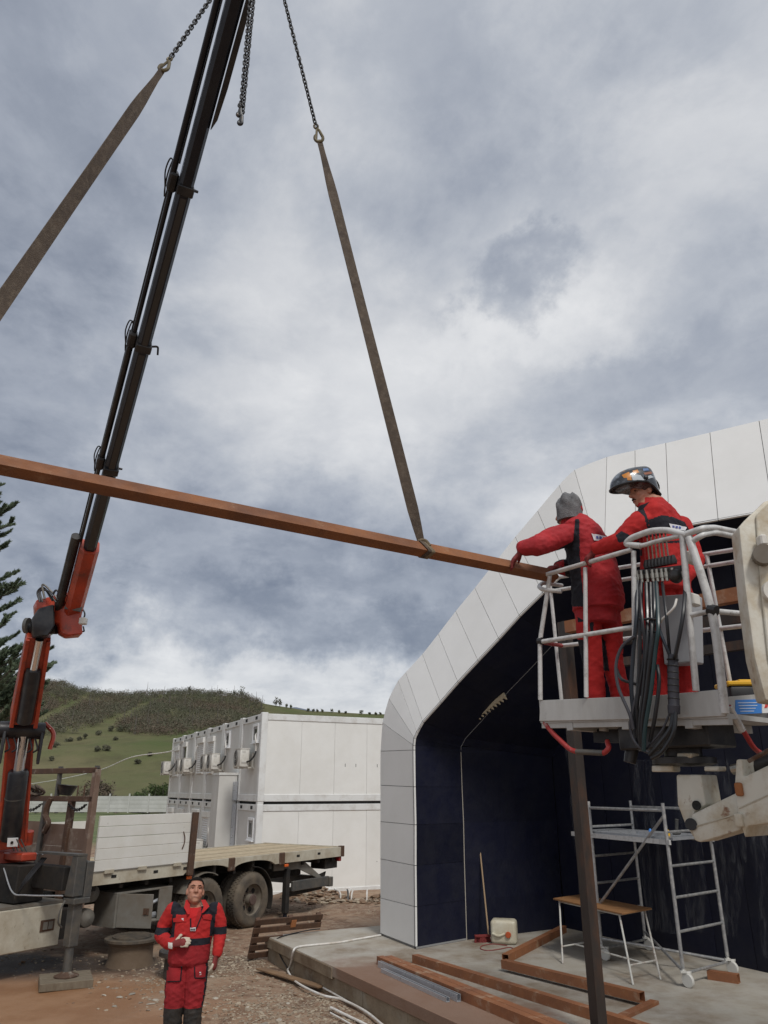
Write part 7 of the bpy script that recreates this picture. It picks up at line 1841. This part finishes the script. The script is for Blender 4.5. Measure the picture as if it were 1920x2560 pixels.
# ---- two workers in the basket
def worker_reaching():
    B = Body(); Yb = 5.42; q = lambda x, y, dy=0: PY(x, y, Yb + dy)
    f = Vector((-.78, .62, 0)).normalized(); rt = Vector((.62, .78, 0)).normalized()
    hc = q(1424, 1283, .0)
    B.rings([(q(1495, 1526), .188, .172), (q(1496, 1505), .200, .182), (q(1492, 1460), .195, .175), (q(1482, 1410), .188, .168), (q(1470, 1370), .190, .162), (q(1460, 1340), .188, .150), (q(1452, 1316), .165, .125), (q(1447, 1300), .10, .09), (q(1440, 1290), .075, .075)], 'jacket', f, rt)
    B.limb([q(1444, 1312), hc + Vector((.02, 0, -.05))], [.065, .06], 'collar')
    P, ax = head(B, hc, (f + Vector((-.25, 0, -.10))).normalized(), (0, 0, 1), 1.0)
    HL, HR = PZ(1288, 1398, BR.z + .045), PZ(1374, 1420, BR.z + .06)
    HL.y -= .03
    sh = q(1412, 1340, -.10); el = PY(1345, 1364, 5.12); wr = HL.lerp(el, .38) + Vector((0, 0, .04))
    B.limb([sh, sh.lerp(el, .5) + Vector((0, 0, .012)), el, wr], [.092, .086, .074, .055], 'sleeve')
    B.hand(wr.lerp(HL, .15), HL - wr + Vector((0, 0, .0)), (.1, -.2, 1), 'glove', 'glove', .35, 1.1, 1)
    sh2 = q(1470, 1345, .20); el2 = PY(1430, 1420, 5.75); wr2 = HR + Vector((.10, .05, .02))
    B.limb([sh2, el2, wr2], [.09, .075, .055], 'sleeve'); B.hand(wr2, HR - wr2, (0, -.3, 1), 'glove', 'glove', .6, 1.05, -1)
    zf = fp(1348, 1803).z + .03
    lf, rf = q(1492, 1770), q(1556, 1768); lf.z = rf.z = zf + .10
    B.limb([q(1470, 1528), q(1472, 1570), q(1482, 1650), lf], [.098, .094, .074, .066], 'trouser'); B.limb([q(1516, 1525, .1), q(1524, 1570, .08), q(1532, 1650, .06), rf], [.098, .092, .072, .066], 'trouser')
    B.rings([(q(1494, 1560), .135, .125), (q(1494, 1530), .15, .14), (q(1494, 1500), .15, .14)], 'trouser', f, rt)
    for a in (lf, rf): B.limb([a + Vector((.03, 0, -.05)), a + f * .15 + Vector((0, 0, -.055))], [.048, .042], 'boot')
    c6x = lambda pts: [(1200 + .434 * x, 1100 + .434 * y) for x, y in pts]
    dark = [c6x([(548, 455), (572, 455), (575, 660), (582, 760), (600, 960), (530, 960), (500, 870), (482, 690), (500, 670), (535, 600)]), c6x([(365, 690), (430, 640), (540, 580), (560, 560), (565, 640), (480, 690), (400, 720)])]
    pock = [c6x([(560, 1020), (655, 1010), (655, 1100), (635, 1110), (630, 1040), (565, 1050)]), c6x([(550, 1150), (598, 1150), (598, 1480), (565, 1300)]), c6x([(700, 1130), (722, 1160), (745, 1330), (712, 1330)])]
    def over(ce, fn, ft):
        ft = ft.copy()
        for i in range(len(ce)):
            if ft[i] not in ('jacket', 'sleeve', 'trouser'): continue
            c = ce[i]
            if (CAM - Vector(c)).dot(Vector(fn[i])) <= 0: continue
            px, py = project(c)
            if ft[i] == 'trouser':
                if any(inpoly(px, py, w) for w in pock): ft[i] = 'navy'
            elif any(inpoly(px, py, w) for w in dark): ft[i] = 'navy'
        return ft
    o = B.make('person', 'worker in red jacket and grey beanie reaching out of the basket to the beam', dict(jacket='cloth_red_jkt', sleeve='cloth_red_jkt', collar='cloth_red_jkt', trouser='cloth_red', skin='skin', glove='glove_red', navy='cloth_navy', boot='boot'), (lf + rf) / 2 + Vector((0, 0, -.1)), over, wrinkle=dict(jacket=.009, sleeve=.010, trouser=.009, collar=.003))
    # beanie, with its gathered crown
    mb = MB(); rings = []; up = Vector((.03, 0, 1)).normalized()
    for k in range(15):
        t = k / 14; z = lerp(-.085, .135, t); w = 1.0 if t < .45 else (math.sqrt(max(0, 1 - ((t - .45) / .62) ** 2)))
        row = []
        for j in range(36):
            a = 2 * math.pi * j / 36; wob = 1 + (.12 * math.sin(a * 5 + t * 9) + .09 * mnoise.noise(Vector((math.cos(a) * 3, math.sin(a) * 3, t * 7)))) * sm(.35, .7, t) + .01 * math.sin(a * 18)
            row.append(hc + up * (z + .02 + .012 * math.sin(a * 4 + t * 5) * sm(.5, .8, t)) + (Vector((math.cos(a) * .099, math.sin(a) * .104, 0))) * max(w, .05) * wob)
        rings.append(row)
    mb.loft(rings); mb.build('beanie', 'beanie_grey', o, smooth=70)
    pq = c6x([(640, 540), (737, 560), (735, 590), (655, 580)]); B.patch(pq, 'back_patch', 'patch_white', .008)
    for k in range(3): x = 665 + k * 18; B.patch(c6x([(x, 556 + k * 3), (x + 13, 558 + k * 3), (x + 13, 572 + k * 3), (x, 570 + k * 3)]), 'patch_print', 'patch_blue', .011, 2, 2)
    B.patch(c6x([(700, 562), (722, 566), (720, 576), (700, 573)]), 'patch_print', 'sticker_red', .012, 2, 2)
M('cloth_red_jkt', (.44, .028, .034), .8, 0, .16, 6, dirt=((.26, .018, .024), .36, 5, .2), bump=.3, bscale=160, spec=.3)
def worker_helmet():
    B = Body(); Yb = 5.05; q = lambda x, y, dy=0: PY(x, y, Yb + dy)
    f = Vector((-.74, .67, 0)).normalized(); rt = Vector((.67, .74, 0)).normalized()
    hc = q(1610, 1231)
    B.rings([(q(1664, 1480), .19, .15), (q(1664, 1450), .20, .155), (q(1662, 1400), .195, .145), (q(1658, 1350), .205, .145), (q(1654, 1315), .21, .140), (q(1648, 1290), .205, .125), (q(1640, 1270), .16, .105), (q(1632, 1256), .095, .085), (q(1628, 1246), .078, .075)], 'jacket', f, rt)
    B.limb([q(1630, 1268), hc + Vector((.02, 0, -.05))], [.062, .058], 'skin')
    P, ax = head(B, hc, Vector((-.985, -.02, -.10)).normalized(), (0, 0, 1), 1.0)
    HD = fp(1470, 1398, .0); HD.z += .01
    sh = q(1602, 1306, -.10); el = PY(1552, 1352, 4.98); wr = HD + (el - HD) * .30 + Vector((.0, 0, .03))
    B.limb([sh, sh.lerp(el, .5), el, wr], [.086, .078, .066, .048], 'sleeve')
    B.hand(wr, HD - wr, (.0, -.35, 1), 'glove', 'glove', .95, 1.05, 1)
    sh2 = q(1700, 1318, .12); el2 = q(1738, 1400, .12); wr2 = q(1715, 1440, -.02)
    B.limb([sh2, el2, wr2], [.085, .068, .05], 'sleeve'); B.hand(wr2, q(1690, 1425, -.05) - wr2, (.3, -.3, 1), 'glove', 'glove', .7, 1.0, -1)
    zf = fp(1700, 1795).z + .03
    lf, rf = q(1640, 1760), q(1712, 1760); lf.z = rf.z = zf + .1
    B.limb([q(1645, 1490), q(1642, 1610), lf], [.115, .092, .08], 'trouser'); B.limb([q(1690, 1490, .05), q(1700, 1610, .03), rf], [.115, .094, .085], 'trouser')
    for a in (lf, rf): B.limb([a + Vector((.03, 0, -.05)), a + f * .15 + Vector((0, 0, -.055))], [.048, .042], 'boot')
    cC = lambda pts: [(1340 + .3496 * x, 1030 + .3496 * y) for x, y in pts]
    dark = [cC([(805, 770), (900, 738), (980, 750), (1060, 785), (1090, 830), (1100, 860), (810, 840)]), cC([(570, 880), (610, 850), (690, 890), (650, 925), (590, 935)]), cC([(695, 700), (745, 668), (815, 640), (770, 690), (800, 760), (812, 840), (795, 830), (775, 750), (740, 715)]), cC([(720, 985), (760, 985), (760, 1030), (720, 1030)])]
    band2 = cC([(780, 940), (1140, 905), (1140, 930), (780, 945)])
    def over(ce, fn, ft):
        ft = ft.copy()
        for i in range(len(ce)):
            if ft[i] not in ('jacket', 'sleeve'): continue
            if (CAM - Vector(ce[i])).dot(Vector(fn[i])) <= 0: continue
            px, py = project(ce[i])
            if py < (1256 if px < 1612 else 1243): ft[i] = 'skin'; continue
            if any(inpoly(px, py, w) for w in dark) or inpoly(px, py, band2): ft[i] = 'navy'
        return ft
    o = B.make('person', 'worker in red and black jacket with raised welding helmet gripping the basket rail', dict(jacket='cloth_red', sleeve='cloth_red', trouser='cloth_red', skin='skin', glove='glove_red', navy='cloth_navy', boot='boot'), (lf + rf) / 2 + Vector((0, 0, -.1)), over, wrinkle=dict(jacket=.0085, sleeve=.009, trouser=.009))
    face_parts(o, P, ax, 1.0, True)
    mb = MB(); mb.ell(P(0, -.02, .035), (.080, .102, .088), ax, 24, 14); mb.f = [fc for fc in mb.f if (lambda l: l.dot(ax[1]) < .02)(sum((mb.v[i] for i in fc), Vector()) / len(fc) - P(0, 0, 0)) or (sum((mb.v[i] for i in fc), Vector()) / len(fc) - P(0, 0, 0)).dot(ax[2]) > .06]; mb.mi = [0] * len(mb.f); mb.build('hair', 'hair', o)
    # welding helmet flipped up: the mask makes a peak over the face, hooded behind
    hf = Vector((-.97, -.16, 0)).normalized(); hr = Vector((-hf.y, hf.x, 0)); hu = Vector((0, 0, 1)); tilt = R(-10)
    hf2 = (hf * math.cos(tilt) + hu * math.sin(tilt)); hu2 = hr.cross(hf2); hu2 = hu2 if hu2.z > 0 else -hu2
    c = q(1597, 1214)
    def hp(x, y, z): return c + hf2 * x + hr * y + hu2 * z
    prof = []
    nA, nB = 28, 12; rings = []
    for j in range(nB + 1):
        v = j / nB; row = []
        for i in range(nA):
            a = 2 * math.pi * i / nA; ca, sa = math.cos(a), math.sin(a)
            L_ = .225 if ca > 0 else .120                     # long peak in front
            rx = L_ * (abs(ca) ** .75) * (1 if ca > 0 else -1); ry = .118 * (1 if sa > 0 else -1) * abs(sa) ** .9
            k = math.cos(v * math.pi / 2) ** .62; z = .135 * math.sin(v * math.pi / 2) ** .95
            zlow = -.105 * sm(.2, -.7, ca) if ca < .2 else .0
            row.append(hp(rx * (k if k > .02 else .02) - .035 * v, ry * (k if k > .02 else .02), lerp(zlow, 0, sm(0, .5, v)) + z))
        rings.append(row)
    mb = MB(); mb.loft(rings, cap=True); hm = mb.build('welding_helmet', 'helmet_shell', o, smooth=60)
    rim = [p + hu2 * -.004 for p in rings[0]]
    mb = MB(); mb.tube(rim, .009, 6, True); mb.build('helmet_rim', 'helmet_black', hm)
    ins = [hp(0, 0, -.012) + (p - hp(0, 0, 0)) * .94 for p in rings[0]]; mb = MB(); mb.add(ins + [hp(0, 0, .03)], [(i, (i + 1) % nA, nA) for i in range(nA)]); mb.build('helmet_lining', 'helmet_black', hm)
    mb = MB(); mb.ell(hp(.0, .118, .015), (.018, .012, .018), (hf2, hr, hu2), 12, 8); mb.build('helmet_pivot', 'helmet_black', hm)
    mb = MB(); mb.ell(hp(.0, -.118, .015), (.018, .012, .018), (hf2, hr, hu2), 12, 8); mb.build('helmet_pivot', 'helmet_black', hm)
    # painted flourishes on the shell: flat pieces of colour wrapped on it
    bm = bmesh.new(); bm.from_mesh(hm.data); bv = BVHTree.FromBMesh(bm); bm.free(); og = ORG[hm.name]
    def paint(quad, mat):
        V_ = []
        for j in range(4):
            for i in range(6):
                u, v = i / 5, j / 3; a, b, c_, d = quad; px = lerp(lerp(a[0], b[0], u), lerp(d[0], c_[0], u), v); py = lerp(lerp(a[1], b[1], u), lerp(d[1], c_[1], u), v)
                h = bv.ray_cast(CAM - og, ray(px, py).normalized())
                if h[0] is None: return
                V_.append(h[0] + og + h[1] * .0015)
        mb = MB(); mb.add(V_, [(j * 6 + i, j * 6 + i + 1, (j + 1) * 6 + i + 1, (j + 1) * 6 + i) for j in range(3) for i in range(5)]); mb.build('helmet_graphic', mat, hm)
    c5 = lambda pts: [(1500 + .18083 * x, 1130 + .18083 * y) for x, y in pts]
    M('graphic_orange', (.55, .21, .03), .3); M('graphic_pale', (.45, .50, .54), .3); M('graphic_rust', (.30, .12, .07), .3); M('graphic_blue', (.12, .20, .38), .3)
    paint(c5([(300, 320), (400, 275), (440, 350), (330, 360)]), 'graphic_orange'); paint(c5([(450, 260), (520, 245), (540, 285), (460, 300)]), 'graphic_orange'); paint(c5([(370, 350), (430, 340), (440, 390), (380, 390)]), 'graphic_orange')
    paint(c5([(430, 300), (560, 320), (620, 400), (450, 390)]), 'graphic_pale'); paint(c5([(600, 350), (700, 320), (740, 350), (620, 385)]), 'graphic_pale'); paint(c5([(600, 290), (700, 270), (740, 300), (620, 315)]), 'graphic_rust'); paint(c5([(590, 230), (660, 225), (680, 255), (600, 262)]), 'graphic_blue'); paint(c5([(215, 330), (270, 280), (290, 340), (230, 380)]), 'graphic_pale')
    # back patch
    B.patch(cC([(948, 800), (1072, 825), (1060, 850), (960, 838)]), 'back_patch', 'patch_white', .008)
    for k in range(3): x = 968 + k * 22; B.patch(cC([(x, 812 + k * 4), (x + 15, 815 + k * 4), (x + 15, 830 + k * 4), (x, 827 + k * 4)]), 'patch_print', 'patch_blue', .011, 2, 2)
worker_ground(); worker_reaching(); worker_helmet()
# ------------------------------------------------------------------ pine tree behind the crane
def build_pine():
    rnd = random.Random(21)
    base = PY(-248, 2010, 26.0); base.z = -.5; h = PY(-248, 1130, 26.0).z - base.z
    t = thing('pine_tree', 'tall dark green pine tree behind the crane column', 'tree', base)
    mb = MB(); P = [base + Vector((.25 * math.sin(k * .7), .2 * math.sin(k), h * k / 10)) for k in range(11)]
    mb.tube(P, [lerp(.26, .03, k / 10) for k in range(11)], 10); mb.build('trunk', 'bark', t)
    nd = MB(); lb = MB()
    def needle_tuft(p, d, ln):
        d = d.normalized(); x, y, _ = axes(d)
        for _ in range(12):
            a = rnd.uniform(0, 6.28); s = rnd.uniform(.25, .75); v = (d * (1 - s * .5) + (x * math.cos(a) + y * math.sin(a)) * s + Vector((0, 0, .15))).normalized() * ln * rnd.uniform(.7, 1.15)
            w = v.cross(Vector((rnd.gauss(0, 1), rnd.gauss(0, 1), rnd.gauss(0, 1)))).normalized() * .026
            o = len(nd.v); nd.v += [p - w, p + w, p + v]; nd.f.append([o, o + 1, o + 2]); nd.mi.append(0 if rnd.random() < .7 else 1)
    z = .22
    while z < .985:
        n = 6 if z < .9 else 4
        for k in range(n):
            a = rnd.uniform(0, 6.28); L_ = (1.05 - z) * h * .30 * rnd.uniform(.6, 1.15) + .35
            o = base + Vector((0, 0, h * z)); o += Vector((.25 * math.sin(z * 7), .2 * math.sin(z * 10), 0))
            dv = Vector((math.cos(a), math.sin(a), rnd.uniform(.05, .45))); pts = []
            for j in range(7):
                f = j / 6; pts.append(o + Vector((dv.x, dv.y, 0)) * L_ * f + Vector((0, 0, L_ * (dv.z * f + .28 * f * f))) + Vector((rnd.gauss(0, .03), rnd.gauss(0, .03), 0)) * f)
            lb.tube(pts, [lerp(.045, .008, j / 6) * (.5 + L_ * .25) for j in range(7)], 5)
            m = int(L_ * 8)
            for j in range(m):
                f = lerp(.30, 1.0, (j + rnd.random()) / m); i = min(5, int(f * 6)); p = pts[i].lerp(pts[i + 1], f * 6 - i)
                dd = (pts[i + 1] - pts[i]).normalized(); sd = dd.cross(Vector((0, 0, 1))).normalized() * rnd.choice((-1, 1))
                tl = L_ * .26 * (1.15 - f) + .22; tw = (dd * .75 + sd * rnd.uniform(.3, .9) + Vector((0, 0, rnd.uniform(.1, .5)))).normalized()
                q = p + tw * tl; lb.tube([p, q], [.010, .005], 4)
                mm = max(3, int(tl / .045))
                for e in range(mm):
                    needle_tuft(p.lerp(q, lerp(.25, 1, e / (mm - 1))), tw, .15)
        z += rnd.uniform(.020, .034)
    lb.build('branches', 'bark', t, smooth=60, fix=False)
    nd.build('crown', ['needles', 'needles_dark'], t, smooth=0, fix=False)
build_pine()
